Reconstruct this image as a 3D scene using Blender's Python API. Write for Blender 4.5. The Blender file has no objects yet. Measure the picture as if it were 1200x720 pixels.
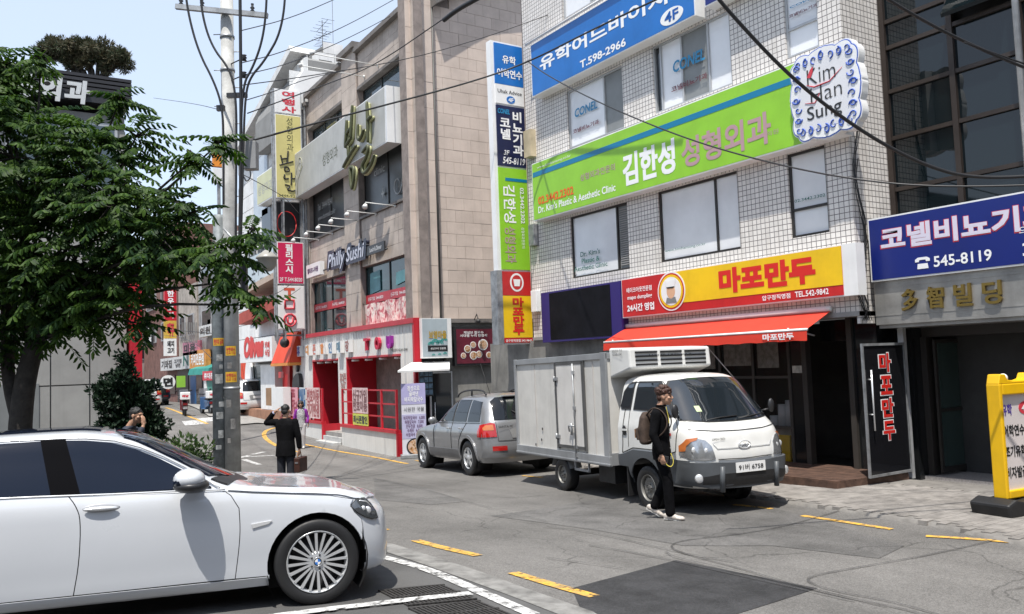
import bpy, bmesh, math, random
from mathutils import Vector, Matrix, noise
from mathutils.geometry import delaunay_2d_cdt
R = math.radians
random.seed(7)
S = bpy.context.scene
C = S.collection
# ------------------------------------------------------------ camera
YAW, PITCH, ROLL, FOC = R(32.97), R(3.85), R(2.07), 990.0      # FOC in pixels of a 1200 px wide frame
CAM = Vector((0, 0, 2.0))
cR = Vector((math.cos(YAW), -math.sin(YAW), 0))
cH = Vector((math.sin(YAW), math.cos(YAW), 0))
cF = cH*math.cos(PITCH)+Vector((0, 0, math.sin(PITCH)))
cU = Vector((0, 0, math.cos(PITCH)))-cH*math.sin(PITCH)
iR = cR*math.cos(ROLL)-cU*math.sin(ROLL)
iU = cR*math.sin(ROLL)+cU*math.cos(ROLL)
cam = bpy.data.cameras.new('camera'); co = bpy.data.objects.new('camera', cam); C.objects.link(co)
co.matrix_world = Matrix(((iR.x, iU.x, -cF.x, 0), (iR.y, iU.y, -cF.y, 0), (iR.z, iU.z, -cF.z, 2.0), (0, 0, 0, 1)))
cam.sensor_width = 36; cam.sensor_fit = 'HORIZONTAL'; cam.lens = 36*FOC/1200; cam.clip_end = 4000; cam.clip_start = .05
S.camera = co
# ------------------------------------------------------------ light
SUN_AZ, SUN_EL = R(226), R(68)      # azimuth clockwise from +Y to the sun, elevation
W = bpy.data.worlds.new('World'); S.world = W; W.use_nodes = True
nt = W.node_tree; bg = nt.nodes['Background']
sky = nt.nodes.new('ShaderNodeTexSky'); sky.sky_type = 'NISHITA'; sky.sun_disc = False
sky.sun_elevation = SUN_EL; sky.sun_rotation = SUN_AZ; sky.air_density = 1.0; sky.dust_density = 1.2; sky.ozone_density = 1.6
hz = nt.nodes.new('ShaderNodeMix'); hz.data_type = 'RGBA'; hz.inputs[0].default_value = .55; hz.inputs[7].default_value = (5.0, 5.6, 6.5, 1)      # thin even high haze
nt.links.new(sky.outputs[0], hz.inputs[6]); nt.links.new(hz.outputs[2], bg.inputs[0]); bg.inputs[1].default_value = 0.125
sl = bpy.data.lights.new('sun', 'SUN'); sl.energy = 4.0; sl.angle = R(.5); sl.color = (1, .955, .88)
so = bpy.data.objects.new('sun', sl); C.objects.link(so)
sd = Vector((math.sin(SUN_AZ)*math.cos(SUN_EL), math.cos(SUN_AZ)*math.cos(SUN_EL), math.sin(SUN_EL)))
so.rotation_euler = sd.to_track_quat('Z', 'Y').to_euler(); so.location = (0, 0, 30)
S.view_settings.view_transform = 'Standard'; S.view_settings.look = 'None'; S.view_settings.exposure = 0.72
S.render.engine = 'CYCLES'; S.cycles.use_denoising = True; S.cycles.max_bounces = 6; S.cycles.transparent_max_bounces = 12
# ------------------------------------------------------------ helpers
ZV = Vector((0, 0, 1))
def sm(a, b, x):
    t = min(1, max(0, (x-a)/(b-a))); return t*t*(3-2*t)
def G(x, y):                                   # height of the ground
    zx = .17-.30*sm(1.0, 8.5, x)
    return zx*(1-sm(20, 40, y))-.42*sm(6, 24, y)+.62*sm(24, 52, y)-.06*sm(6.9, 9.5, y)*(1-sm(3.5, 6.5, x))
def ray(u, v):
    return iR*((u-600)/FOC)-iU*((v-360)/FOC)+cF
def gp(u, v, dz=0):                            # the ground point seen at a pixel of the photograph
    d = ray(u, v); t = 5.0
    for i in range(80):
        p = CAM+d*t; t = .5*t+.5*(G(p.x, p.y)+dz-2)/d.z
    return CAM+d*t
def pc(P, n, u, v):
    d = ray(u, v); return CAM+d*((P-CAM).dot(n)/d.dot(n))
class Frame:                                   # a vertical plane: a to the viewer's right, z up, out towards the viewer
    def __init__(s, o, r):
        s.o = Vector((o[0], o[1], 0)); s.r = Vector((r[0], r[1], 0)).normalized(); s.n = Vector((s.r.y, -s.r.x, 0))
    def P(s, a, z, out=0): return s.o+s.r*a+s.n*out+ZV*z
    def px(s, u, v, out=0):
        q = pc(s.o+s.n*out, s.n, u, v)-s.o; return q.dot(s.r), q.z
    def rect(s, tl, br, out=0):
        a0, z1 = s.px(*tl, out); a1, z0 = s.px(*br, out); return a0, a1, z0, z1
FA = Frame((12.3, 0), (0, -1))                                       # white tiled building, street front
B1 = R(1.45)
FB = Frame((11.2, 22.3), (-math.sin(B1), -math.cos(B1)))             # stone building, street front
FC = Frame((0, 22.3), (1, 0))                                        # stone building, side wall
def wm(o):
    m = o.matrix_basis.copy()
    return wm(o.parent) @ m if o.parent else m
class MB:
    def __init__(s): s.v = []; s.f = []; s.m = []; s.sm = []; s.mi = 0; s.smooth = False
    def add(s, vs, fs):
        n = len(s.v); s.v += [tuple(p) for p in vs]
        for f in fs: s.f.append(tuple(n+i for i in f)); s.m.append(s.mi); s.sm.append(s.smooth)
        return s
    def poly(s, pts): return s.add(pts, [tuple(range(len(pts)))])
    def hexa(s, b, t):                         # bottom 4, top 4
        return s.add(list(b)+list(t), [(0, 3, 2, 1), (4, 5, 6, 7), (0, 1, 5, 4), (1, 2, 6, 5), (2, 3, 7, 6), (3, 0, 4, 7)])
    def box(s, c, d, rz=0, M=None):
        hx, hy, hz = d[0]/2, d[1]/2, d[2]/2; c = Vector(c)
        M = M or Matrix.Rotation(rz, 3, 'Z')
        q = [c+M @ Vector((x*hx, y*hy, z*hz)) for z in (-1, 1) for x, y in ((-1, -1), (1, -1), (1, 1), (-1, 1))]
        return s.hexa(q[:4], q[4:])
    def fb(s, F, a0, a1, z0, z1, o0, o1):      # box in a frame
        q = [F.P(a, z, o) for z in (z0, z1) for a, o in ((a0, o0), (a1, o0), (a1, o1), (a0, o1))]
        return s.hexa(q[:4], q[4:])
    def prism(s, F, pts, o0, o1):
        n = len(pts); q = [F.P(a, z, o) for o in (o0, o1) for a, z in pts]
        return s.add(q, [tuple(range(n))[::-1], tuple(range(n, 2*n))]+[(i, (i+1) % n, n+(i+1) % n, n+i) for i in range(n)])
    def ext(s, pts, d):                        # any planar polygon pushed along d
        n = len(pts); d = Vector(d); q = [Vector(p) for p in pts]; q += [p+d for p in q[:n]]
        return s.add(q, [tuple(range(n))[::-1], tuple(range(n, 2*n))]+[(i, (i+1) % n, n+(i+1) % n, n+i) for i in range(n)])
    def tube(s, P, r, seg=8, caps=True, sc=(1, 1)):
        P = [Vector(p) for p in P]; n = len(P); rr = r if isinstance(r, (list, tuple)) else [r]*n
        sv = s.smooth; s.smooth = True; vs = []; up = None
        for i in range(n):
            d = (P[min(i+1, n-1)]-P[max(i-1, 0)]).normalized()
            if up is None: up = d.orthogonal().normalized() if abs(d.z) > .9 else ZV.copy()
            x = up.cross(d)
            if x.length < 1e-4: x = d.orthogonal()
            x.normalize(); up = d.cross(x).normalized()
            for k in range(seg):
                a = 2*math.pi*k/seg; vs.append(P[i]+x*(math.cos(a)*rr[i]*sc[0])+up*(math.sin(a)*rr[i]*sc[1]))
        fs = [(i*seg+k, i*seg+(k+1) % seg, (i+1)*seg+(k+1) % seg, (i+1)*seg+k) for i in range(n-1) for k in range(seg)]
        if caps: fs += [tuple(range(seg))[::-1], tuple((n-1)*seg+k for k in range(seg))]
        s.add(vs, fs); s.smooth = sv; return s
    def cyl(s, p, q, r0, r1=None, seg=16): return s.tube([p, q], [r0, r0 if r1 is None else r1], seg)
    def lathe(s, prof, c, ax=(0, 0, 1), seg=24):          # prof: (radius, height along ax)
        ax = Vector(ax).normalized(); x = ax.orthogonal().normalized(); y = ax.cross(x); c = Vector(c)
        vs = [c+ax*h+(x*math.cos(2*math.pi*k/seg)+y*math.sin(2*math.pi*k/seg))*max(r, 1e-4) for r, h in prof for k in range(seg)]
        sv = s.smooth; s.smooth = True
        s.add(vs, [(i*seg+k, i*seg+(k+1) % seg, (i+1)*seg+(k+1) % seg, (i+1)*seg+k) for i in range(len(prof)-1) for k in range(seg)])
        s.smooth = sv; return s
    def ball(s, c, r, M=None, seg=16, rings=10):
        r = r if isinstance(r, (list, tuple)) else (r, r, r); c = Vector(c); M = M or Matrix.Identity(3)
        vs = []; 
        for i in range(rings+1):
            t = math.pi*i/rings
            for k in range(seg):
                a = 2*math.pi*k/seg; vs.append(c+M @ Vector((r[0]*math.sin(t)*math.cos(a)+1e-5*k, r[1]*math.sin(t)*math.sin(a), r[2]*math.cos(t))))
        sv = s.smooth; s.smooth = True
        s.add(vs, [(i*seg+k, (i+1)*seg+k, (i+1)*seg+(k+1) % seg, i*seg+(k+1) % seg) for i in range(rings) for k in range(seg)])
        s.smooth = sv; return s
    def grid(s, rows, flip=False):
        n = len(rows[0]); vs = [p for r in rows for p in r]; sv = s.smooth; s.smooth = True
        s.add(vs, [(i*n+k, i*n+k+1, (i+1)*n+k+1, (i+1)*n+k) for i in range(len(rows)-1) for k in range(n-1)]); s.smooth = sv; return s
    def mesh(s, name, mats, inv=None, recalc=True, M=None):
        me = bpy.data.meshes.new(name)
        T = inv if inv is not None else Matrix.Identity(4)
        if M is not None: T = T @ M
        me.from_pydata([T @ Vector(p) for p in s.v], [], s.f)
        for m in mats: me.materials.append(m)
        me.polygons.foreach_set('material_index', s.m); me.polygons.foreach_set('use_smooth', s.sm)
        if recalc:
            b = bmesh.new(); b.from_mesh(me); bmesh.ops.remove_doubles(b, verts=b.verts, dist=1e-5)
            bmesh.ops.recalc_face_normals(b, faces=b.faces); b.to_mesh(me); b.free()
        me.update(); return me
    def build(s, name, mats, parent=None, bevel=0, kind=None, label=None, local=False, recalc=True, M=None):
        if not isinstance(mats, (list, tuple)): mats = [mats]
        inv = None if (parent is None or local) else wm(parent).inverted()
        me = s.mesh(name, mats, inv, recalc, M)
        o = bpy.data.objects.new(name, me); C.objects.link(o)
        if parent: o.parent = parent
        if kind: o['kind'] = kind
        if label: o['label'] = label
        if bevel:
            b = o.modifiers.new('bevel', 'BEVEL'); b.width = bevel; b.segments = 2; b.limit_method = 'ANGLE'; b.angle_limit = R(40)
        return o
def tag(o, label, cat, group=None):
    o['label'] = label; o['category'] = cat
    if group: o['group'] = group
    return o
def thing(name, label, cat, loc=(0, 0, 0), rz=0, group=None, M=None):
    o = bpy.data.objects.new(name, None); C.objects.link(o); o.empty_display_size = .2
    if M is not None: o.matrix_basis = M
    else: o.location = loc; o.rotation_euler = (0, 0, rz)
    return tag(o, label, cat, group)
def link(name, me, parent, loc=None, M=None, mods=False):      # another copy of a shared mesh
    o = bpy.data.objects.new(name, me); C.objects.link(o)
    if parent: o.parent = parent
    if M is not None: o.matrix_basis = M
    elif loc is not None: o.location = loc
    return o
def copy_tree(o, parent=None):
    c = o.copy(); C.objects.link(c); c.parent = parent
    for ch in list(o.children): copy_tree(ch, c)
    return c
def chaikin(P, n=2, closed=False):
    for _ in range(n):
        Q = []
        m = len(P) if closed else len(P)-1
        if not closed: Q.append(P[0])
        for i in range(m):
            a, b = P[i], P[(i+1) % len(P)]
            Q.append(tuple(a[k]*.75+b[k]*.25 for k in range(len(a)))); Q.append(tuple(a[k]*.25+b[k]*.75 for k in range(len(a))))
        if not closed: Q.append(P[-1])
        P = Q
    return P
def inside(p, poly):
    x, y = p; c = False; j = len(poly)-1
    for i in range(len(poly)):
        xi, yi = poly[i]; xj, yj = poly[j]
        if (yi > y) != (yj > y) and x < (xj-xi)*(y-yi)/(yj-yi)+xi: c = not c
        j = i
    return c
# ------------------------------------------------------------ materials
MATS = {}
def mat(name, col=(.5, .5, .5), rough=.6, metal=0, var=.12, scale=1.5, bump=0, bscale=60, spec=.5, coat=0, streak=0, rnd=0, emit=0, trans=0, alpha=1, dark=None, obj=False, fac=None):
    if name in MATS: return MATS[name]
    m = bpy.data.materials.new(name); m.use_nodes = True; MATS[name] = m; n = m.node_tree; L = n.links
    b = n.nodes['Principled BSDF']; N = lambda t, **k: _n(n, t, k)
    col = tuple(col)+(1,)
    b.inputs['Roughness'].default_value = rough; b.inputs['Metallic'].default_value = metal; b.inputs['Specular IOR Level'].default_value = spec
    b.inputs['Coat Weight'].default_value = coat; b.inputs['Coat Roughness'].default_value = .04
    b.inputs['Transmission Weight'].default_value = trans; b.inputs['Alpha'].default_value = alpha
    if emit: b.inputs['Emission Color'].default_value = col; b.inputs['Emission Strength'].default_value = emit
    if var or streak or rnd or bump:
        g = N('ShaderNodeTexCoord').outputs['Object'] if obj else N('ShaderNodeNewGeometry').outputs['Position']
        out = None
        c0 = dark if dark else tuple(c*(1-var*1.6) for c in col[:3])
        no = N('ShaderNodeTexNoise'); no.inputs['Scale'].default_value = scale; no.inputs['Detail'].default_value = 6; no.inputs['Roughness'].default_value = .62
        L.new(g, no.inputs['Vector'])
        rp = N('ShaderNodeMapRange'); rp.inputs[1].default_value = .38; rp.inputs[2].default_value = .68; L.new(no.outputs[0], rp.inputs[0])
        mx = N('ShaderNodeMix'); mx.data_type = 'RGBA'; L.new(rp.outputs[0], mx.inputs[0])
        mx.inputs[6].default_value = tuple(min(1, c*(1+var*.6)) for c in col[:3])+(1,); mx.inputs[7].default_value = tuple(c0)+(1,)
        out = mx.outputs[2]
        if streak:
            mp = N('ShaderNodeMapping'); mp.inputs['Scale'].default_value = (7, 7, .35); L.new(g, mp.inputs[0])
            n2 = N('ShaderNodeTexNoise'); n2.inputs['Scale'].default_value = 1.2; n2.inputs['Detail'].default_value = 5; L.new(mp.outputs[0], n2.inputs['Vector'])
            r2 = N('ShaderNodeMapRange'); r2.inputs[1].default_value = .52; r2.inputs[2].default_value = .75; r2.inputs[4].default_value = streak; L.new(n2.outputs[0], r2.inputs[0])
            m2 = N('ShaderNodeMix'); m2.data_type = 'RGBA'; L.new(r2.outputs[0], m2.inputs[0]); L.new(out, m2.inputs[6])
            m2.inputs[7].default_value = tuple(c*.35 for c in col[:3])+(1,); out = m2.outputs[2]
        if rnd:
            oi = N('ShaderNodeObjectInfo'); r3 = N('ShaderNodeMapRange'); r3.inputs[3].default_value = 1-rnd; r3.inputs[4].default_value = 1+rnd
            L.new(oi.outputs['Random'], r3.inputs[0]); hv = N('ShaderNodeHueSaturation'); L.new(r3.outputs[0], hv.inputs['Value']); L.new(out, hv.inputs['Color']); out = hv.outputs[0]
        L.new(out, b.inputs['Base Color'])
        rr = N('ShaderNodeMapRange'); rr.inputs[3].default_value = max(0, rough*.8); rr.inputs[4].default_value = min(1, rough*1.25); L.new(no.outputs[0], rr.inputs[0]); L.new(rr.outputs[0], b.inputs['Roughness'])
        if bump:
            nb = N('ShaderNodeTexNoise'); nb.inputs['Scale'].default_value = bscale; nb.inputs['Detail'].default_value = 4; L.new(g, nb.inputs['Vector'])
            bp = N('ShaderNodeBump'); bp.inputs['Strength'].default_value = bump; bp.inputs['Distance'].default_value = .01; L.new(nb.outputs[0], bp.inputs['Height']); L.new(bp.outputs[0], b.inputs['Normal'])
    else: b.inputs['Base Color'].default_value = col
    return m
def _n(n, t, k):
    x = n.nodes.new(t)
    return x
def tilemat(name, col, mortar, w, h, off=0, mort=.012, rough=.35, var=.1, vec='xy+z', bump=.5, dirt=.25):
    if name in MATS: return MATS[name]
    m = bpy.data.materials.new(name); m.use_nodes = True; MATS[name] = m; n = m.node_tree; L = n.links; b = n.nodes['Principled BSDF']
    g = n.nodes.new('ShaderNodeNewGeometry'); sp = n.nodes.new('ShaderNodeSeparateXYZ'); L.new(g.outputs['Position'], sp.inputs[0])
    ad = n.nodes.new('ShaderNodeMath'); ad.operation = 'ADD'; L.new(sp.outputs[0], ad.inputs[0]); L.new(sp.outputs[1], ad.inputs[1])
    cb = n.nodes.new('ShaderNodeCombineXYZ')
    if vec == 'xy+z': L.new(ad.outputs[0], cb.inputs[0]); L.new(sp.outputs[2], cb.inputs[1])
    else: L.new(sp.outputs[0], cb.inputs[0]); L.new(sp.outputs[1], cb.inputs[1])
    br = n.nodes.new('ShaderNodeTexBrick'); br.offset = off; br.squash = 1; br.inputs['Scale'].default_value = 1
    br.inputs['Brick Width'].default_value = w; br.inputs['Row Height'].default_value = h; br.inputs['Mortar Size'].default_value = mort; br.inputs['Mortar Smooth'].default_value = .15
    L.new(cb.outputs[0], br.inputs[0])
    br.inputs['Color1'].default_value = tuple(c*(1+var*.4) for c in col)+(1,); br.inputs['Color2'].default_value = tuple(c*(1-var) for c in col)+(1,); br.inputs['Mortar'].default_value = tuple(mortar)+(1,)
    no = n.nodes.new('ShaderNodeTexNoise'); no.inputs['Scale'].default_value = .9; no.inputs['Detail'].default_value = 7; L.new(g.outputs['Position'], no.inputs['Vector'])
    mr = n.nodes.new('ShaderNodeMapRange'); mr.inputs[1].default_value = .45; mr.inputs[2].default_value = .8; mr.inputs[4].default_value = dirt; L.new(no.outputs[0], mr.inputs[0])
    mx = n.nodes.new('ShaderNodeMix'); mx.data_type = 'RGBA'; L.new(mr.outputs[0], mx.inputs[0]); L.new(br.outputs[0], mx.inputs[6]); mx.inputs[7].default_value = tuple(c*.4 for c in col)+(1,)
    mp = n.nodes.new('ShaderNodeMapping'); mp.inputs['Scale'].default_value = (5, 5, .25); L.new(g.outputs['Position'], mp.inputs[0])
    n2 = n.nodes.new('ShaderNodeTexNoise'); n2.inputs['Scale'].default_value = 1.1; n2.inputs['Detail'].default_value = 6; L.new(mp.outputs[0], n2.inputs['Vector'])
    r2 = n.nodes.new('ShaderNodeMapRange'); r2.inputs[1].default_value = .5; r2.inputs[2].default_value = .75; r2.inputs[4].default_value = .32; L.new(n2.outputs[0], r2.inputs[0])
    m2 = n.nodes.new('ShaderNodeMix'); m2.data_type = 'RGBA'; L.new(r2.outputs[0], m2.inputs[0]); L.new(mx.outputs[2], m2.inputs[6]); m2.inputs[7].default_value = (col[0]*.5, col[1]*.47, col[2]*.42, 1)
    L.new(m2.outputs[2], b.inputs['Base Color']); b.inputs['Roughness'].default_value = rough
    if bump:
        bp = n.nodes.new('ShaderNodeBump'); bp.inputs['Strength'].default_value = bump; bp.inputs['Distance'].default_value = .006; bp.invert = True
        L.new(br.outputs['Fac'], bp.inputs['Height']); L.new(bp.outputs[0], b.inputs['Normal'])
    return m
black = mat('black_rubber', (.012, .012, .013), .55, var=.15, scale=8)
dark = mat('dark_paint', (.02, .02, .022), .4, var=.1)
steel = mat('steel', (.5, .5, .52), .35, .9, var=.15, scale=6)
alu = mat('aluminium', (.55, .56, .57), .45, .5, var=.15, scale=3)
galv = mat('galvanised', (.33, .34, .35), .5, .5, var=.25, scale=5, streak=.3)
white = mat('white_paint', (.74, .74, .73), .4, var=.05, scale=2)
whites = mat('white_sign', (.76, .76, .75), .3, var=.05, streak=.07)
red = mat('red_paint', (.50, .02, .02), .35, var=.12, streak=.1)
yellow = mat('yellow_sign', (.78, .50, .012), .35, var=.07, streak=.06)
chrome = mat('chrome', (.72, .73, .74), .2, .45, var=.03)
letterw = mat('white_lettering', (.8, .8, .8), .4, var=0)
letterk = mat('black_lettering', (.02, .02, .02), .4, var=0)
letterr = mat('red_lettering', (.6, .02, .015), .4, var=0)
glassd = mat('dark_window_glass', (.012, .016, .02), .04, spec=.9, var=0)
# ------------------------------------------------------------ lettering
FONTO = bpy.data.curves.new('lettering', 'FONT'); FOB = bpy.data.objects.new('lettering', FONTO)
TC = {}
def glyphs(body, bold=0, line=1.0, shear=0):
    k = (body, bold, line, shear)
    if k not in TC:
        FONTO.body = body; FONTO.offset = bold; FONTO.space_line = line; FONTO.shear = shear; FONTO.align_x = 'CENTER'; FONTO.resolution_u = 3; FONTO.size = 1
        me = FOB.to_mesh(); vs = [v.co.copy() for v in me.vertices]; fs = [tuple(p.vertices) for p in me.polygons]; FOB.to_mesh_clear()
        x = [v.x for v in vs]; y = [v.y for v in vs]
        TC[k] = ([((v.x-min(x))/(max(x)-min(x)), (v.y-min(y))/(max(y)-min(y))) for v in vs], fs, (max(x)-min(x))/(max(y)-min(y)))
    return TC[k]
def text(body, F, a0, a1, z0, z1, out, m, parent, bold=.02, line=1.0, shear=0, rot=0, name='lettering', thick=0, curve=None):
    ex = max(0, bold-.018); vs, fs, asp = glyphs(body, min(bold, .018), line, shear); mb = MB(); q = []
    if a1 is None: a1 = a0+(z1-z0)*asp
    nl = body.count('\n')+1; em = (z1-z0)/(nl*1.05) if rot == 0 else (a1-a0)
    for k, (sx, sy) in enumerate(((0, 0), (1, 1), (-1, -1), (1, -1), (-1, 1)) if ex > .004 else ((0, 0),)):
        w = []
        for x, y in vs:
            if rot == 0: a, z = a0+(a1-a0)*x, z0+(z1-z0)*y
            else: a, z = a0+(a1-a0)*y, z1-(z1-z0)*x        # read from top to bottom, letters turned clockwise
            a += sx*ex*em*.8; z += sy*ex*em*.8
            w.append(F.P(a, z, out+.0004*k) if curve is None else curve(a, z))
        if k == 0: q = w
        mb.add(w, fs)
    if thick:
        q2 = [p-F.n*thick for p in q]; mb.add(q2, fs); u2 = None
        ec = {}
        for f in fs:
            for i in range(len(f)):
                e = (f[i], f[(i+1) % len(f)]); k = (min(e), max(e)); ec.setdefault(k, []).append(e)
        mb.add(q+q2, [(l[0][0], l[0][1], l[0][1]+len(q), l[0][0]+len(q)) for l in ec.values() if len(l) == 1])
    return mb.build(name, m, parent, recalc=False)
# ------------------------------------------------------------ ground
asphalt = mat('asphalt', (.140, .134, .127), .85, var=.16, scale=.5, bump=.5, bscale=90, spec=.3)
asph_dark = mat('asphalt_dark', (.040, .040, .042), .85, var=.2, scale=3, bump=.6, bscale=120, spec=.3)
asph_mid = mat('asphalt_mid', (.118, .114, .11), .85, var=.2, scale=1.2, bump=.5, bscale=110, spec=.3)
conc = mat('concrete', (.26, .25, .235), .8, var=.2, scale=2.5, bump=.4, bscale=50)
def add_speckle(m, amt=.35, sc=140):
    n = m.node_tree; L = n.links; b = n.nodes['Principled BSDF']; src = b.inputs['Base Color'].links[0].from_socket
    g = n.nodes.new('ShaderNodeNewGeometry'); v = n.nodes.new('ShaderNodeTexNoise'); v.inputs['Scale'].default_value = sc; v.inputs['Detail'].default_value = 2; L.new(g.outputs['Position'], v.inputs['Vector'])
    mr = n.nodes.new('ShaderNodeMapRange'); mr.inputs[1].default_value = .3; mr.inputs[2].default_value = .7; mr.inputs[3].default_value = 1-amt; mr.inputs[4].default_value = 1+amt; L.new(v.outputs[0], mr.inputs[0])
    # long wear bands along the street
    mp = n.nodes.new('ShaderNodeMapping'); mp.inputs['Scale'].default_value = (1.3, .06, 1); mp.inputs['Rotation'].default_value = (0, 0, R(9)); L.new(g.outputs['Position'], mp.inputs[0])
    w = n.nodes.new('ShaderNodeTexNoise'); w.inputs['Scale'].default_value = 1; w.inputs['Detail'].default_value = 5; L.new(mp.outputs[0], w.inputs['Vector'])
    m2 = n.nodes.new('ShaderNodeMapRange'); m2.inputs[1].default_value = .35; m2.inputs[2].default_value = .65; m2.inputs[3].default_value = .84; m2.inputs[4].default_value = 1.12; L.new(w.outputs[0], m2.inputs[0])
    mu = n.nodes.new('ShaderNodeMath'); mu.operation = 'MULTIPLY'; L.new(mr.outputs[0], mu.inputs[0]); L.new(m2.outputs[0], mu.inputs[1])
    # hairline cracks here and there, and oil spots
    ns = n.nodes.new('ShaderNodeTexNoise'); ns.inputs['Scale'].default_value = 1.3; ns.inputs['Detail'].default_value = 4; L.new(g.outputs['Position'], ns.inputs['Vector'])
    vm = n.nodes.new('ShaderNodeVectorMath'); vm.operation = 'MULTIPLY_ADD'; L.new(ns.outputs['Color'], vm.inputs[0]); vm.inputs[1].default_value = (.9, .9, 0); L.new(g.outputs['Position'], vm.inputs[2])
    vo = n.nodes.new('ShaderNodeTexVoronoi'); vo.feature = 'DISTANCE_TO_EDGE'; vo.inputs['Scale'].default_value = .55; L.new(vm.outputs[0], vo.inputs['Vector'])
    c1 = n.nodes.new('ShaderNodeMapRange'); c1.inputs[1].default_value = .002; c1.inputs[2].default_value = .009; c1.inputs[3].default_value = .62; c1.inputs[4].default_value = 1; L.new(vo.outputs[0], c1.inputs[0])
    nm = n.nodes.new('ShaderNodeTexNoise'); nm.inputs['Scale'].default_value = .35; L.new(g.outputs['Position'], nm.inputs['Vector'])
    c2 = n.nodes.new('ShaderNodeMapRange'); c2.inputs[1].default_value = .42; c2.inputs[2].default_value = .55; L.new(nm.outputs[0], c2.inputs[0])
    mxa = n.nodes.new('ShaderNodeMath'); mxa.operation = 'MAXIMUM'; L.new(c1.outputs[0], mxa.inputs[0]); L.new(c2.outputs[0], mxa.inputs[1])
    no = n.nodes.new('ShaderNodeTexNoise'); no.inputs['Scale'].default_value = 2.4; no.inputs['Detail'].default_value = 3; L.new(g.outputs['Position'], no.inputs['Vector'])
    c3 = n.nodes.new('ShaderNodeMapRange'); c3.inputs[1].default_value = .66; c3.inputs[2].default_value = .76; c3.inputs[3].default_value = 1; c3.inputs[4].default_value = .72; L.new(no.outputs[0], c3.inputs[0])
    nf = n.nodes.new('ShaderNodeTexVoronoi'); nf.inputs['Scale'].default_value = 75; L.new(g.outputs['Position'], nf.inputs['Vector'])
    c4 = n.nodes.new('ShaderNodeMapRange'); c4.inputs[1].default_value = 0; c4.inputs[2].default_value = 1; c4.inputs[3].default_value = .8; c4.inputs[4].default_value = 1.25; sc_ = n.nodes.new('ShaderNodeSeparateColor'); L.new(nf.outputs['Color'], sc_.inputs[0]); L.new(sc_.outputs[0], c4.inputs[0])
    for o_ in (mxa, c3, c4):
        m_ = n.nodes.new('ShaderNodeMath'); m_.operation = 'MULTIPLY'; L.new(mu.outputs[0], m_.inputs[0]); L.new(o_.outputs[0], m_.inputs[1]); mu = m_
    h = n.nodes.new('ShaderNodeHueSaturation'); L.new(mu.outputs[0], h.inputs['Value']); L.new(src, h.inputs['Color']); L.new(h.outputs[0], b.inputs['Base Color'])
for _m in (asphalt, asph_mid): add_speckle(_m)
add_speckle(asph_dark, .3)
def axis(lo, hi, d, far):
    a = [lo+i*d for i in range(int((hi-lo)/d)+1)]; s = d
    while a[-1] < far: s *= 1.35; a.append(a[-1]+s)
    s = d
    while a[0] > -far: s *= 1.35; a.insert(0, a[0]-s)
    return a
xs = axis(-4, 16, .25, 1500); ys = axis(1, 36, .25, 1500)
g = MB(); g.grid([[(x, y, G(x, y)) for x in xs] for y in ys])
g.build('ground', asphalt, kind='structure')
def sheet(name, pts, m, lift, step=.3, kind='structure', parent=None, px=True, top=None):   # a thin sheet draped on the ground
    P = [tuple(gp(*p)[:2]) for p in pts] if px else pts
    Q = []
    for i in range(len(P)):
        a, b = Vector(P[i]), Vector(P[(i+1) % len(P)]); n = max(1, int((b-a).length/step))
        Q += [a+(b-a)*(k/n) for k in range(n)]
    x0, x1 = min(p[0] for p in P), max(p[0] for p in P); y0, y1 = min(p[1] for p in P), max(p[1] for p in P)
    I = []
    x = x0+step*.5
    while x < x1:
        y = y0+step*.5
        while y < y1:
            if inside((x, y), P): I.append(Vector((x, y)))
            y += step
        x += step
    r = delaunay_2d_cdt(Q+I, [], [list(range(len(Q)))], 1, 1e-5)
    mb = MB(); mb.add([(v.x, v.y, G(v.x, v.y)+lift) for v in r[0]], r[2])
    o = mb.build(name, m, parent, kind=kind); return o
def strip(name, pts, w, m, lift, kind='structure', parent=None, px=True, n=4, taper=False, seed=0):   # a ribbon of real width along a line
    P = [tuple(gp(*p)[:2]) for p in pts] if px else pts
    P = chaikin(P, 2) if len(P) > 2 else P
    Q = []
    for i in range(len(P)-1):
        a, b = Vector(P[i]), Vector(P[i+1]); k = max(1, int((b-a).length/.2)); Q += [a+(b-a)*(j/k) for j in range(k)]
    Q.append(Vector(P[-1])); rows = [[], []]; rnd = random.Random(seed)
    for i, p in enumerate(Q):
        d = (Q[min(i+1, len(Q)-1)]-Q[max(i-1, 0)]).normalized(); nn = Vector((-d.y, d.x)); ww = w if not taper else w*rnd.uniform(.55, 1.2)
        for s_, rr in ((.5, rows[0]), (-.5, rows[1])):
            q = p+nn*ww*s_; rr.append((q.x, q.y, G(q.x, q.y)+lift))
    mb = MB(); mb.grid(rows); return mb.build(name, m, parent, kind=kind)
ymark = mat('yellow_road_paint', (.62, .34, .04), .7, var=.25, scale=14, dark=(.26, .19, .10))
wmark = mat('white_road_paint', (.55, .55, .54), .7, var=.25, scale=12, dark=(.24, .235, .23))
def chip(m, sc, lo, hi):                         # worn paint: bare asphalt shows through the chips
    n = m.node_tree; L = n.links; b = n.nodes['Principled BSDF']; g = n.nodes.new('ShaderNodeNewGeometry'); v = n.nodes.new('ShaderNodeTexNoise'); v.inputs['Scale'].default_value = sc; v.inputs['Detail'].default_value = 7; v.inputs['Roughness'].default_value = .7; L.new(g.outputs['Position'], v.inputs['Vector'])
    r = n.nodes.new('ShaderNodeMapRange'); r.inputs[1].default_value = lo; r.inputs[2].default_value = hi; L.new(v.outputs[0], r.inputs[0]); L.new(r.outputs[0], b.inputs['Alpha'])
chip(ymark, 9, .36, .47); chip(wmark, 8, .38, .50)
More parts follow.
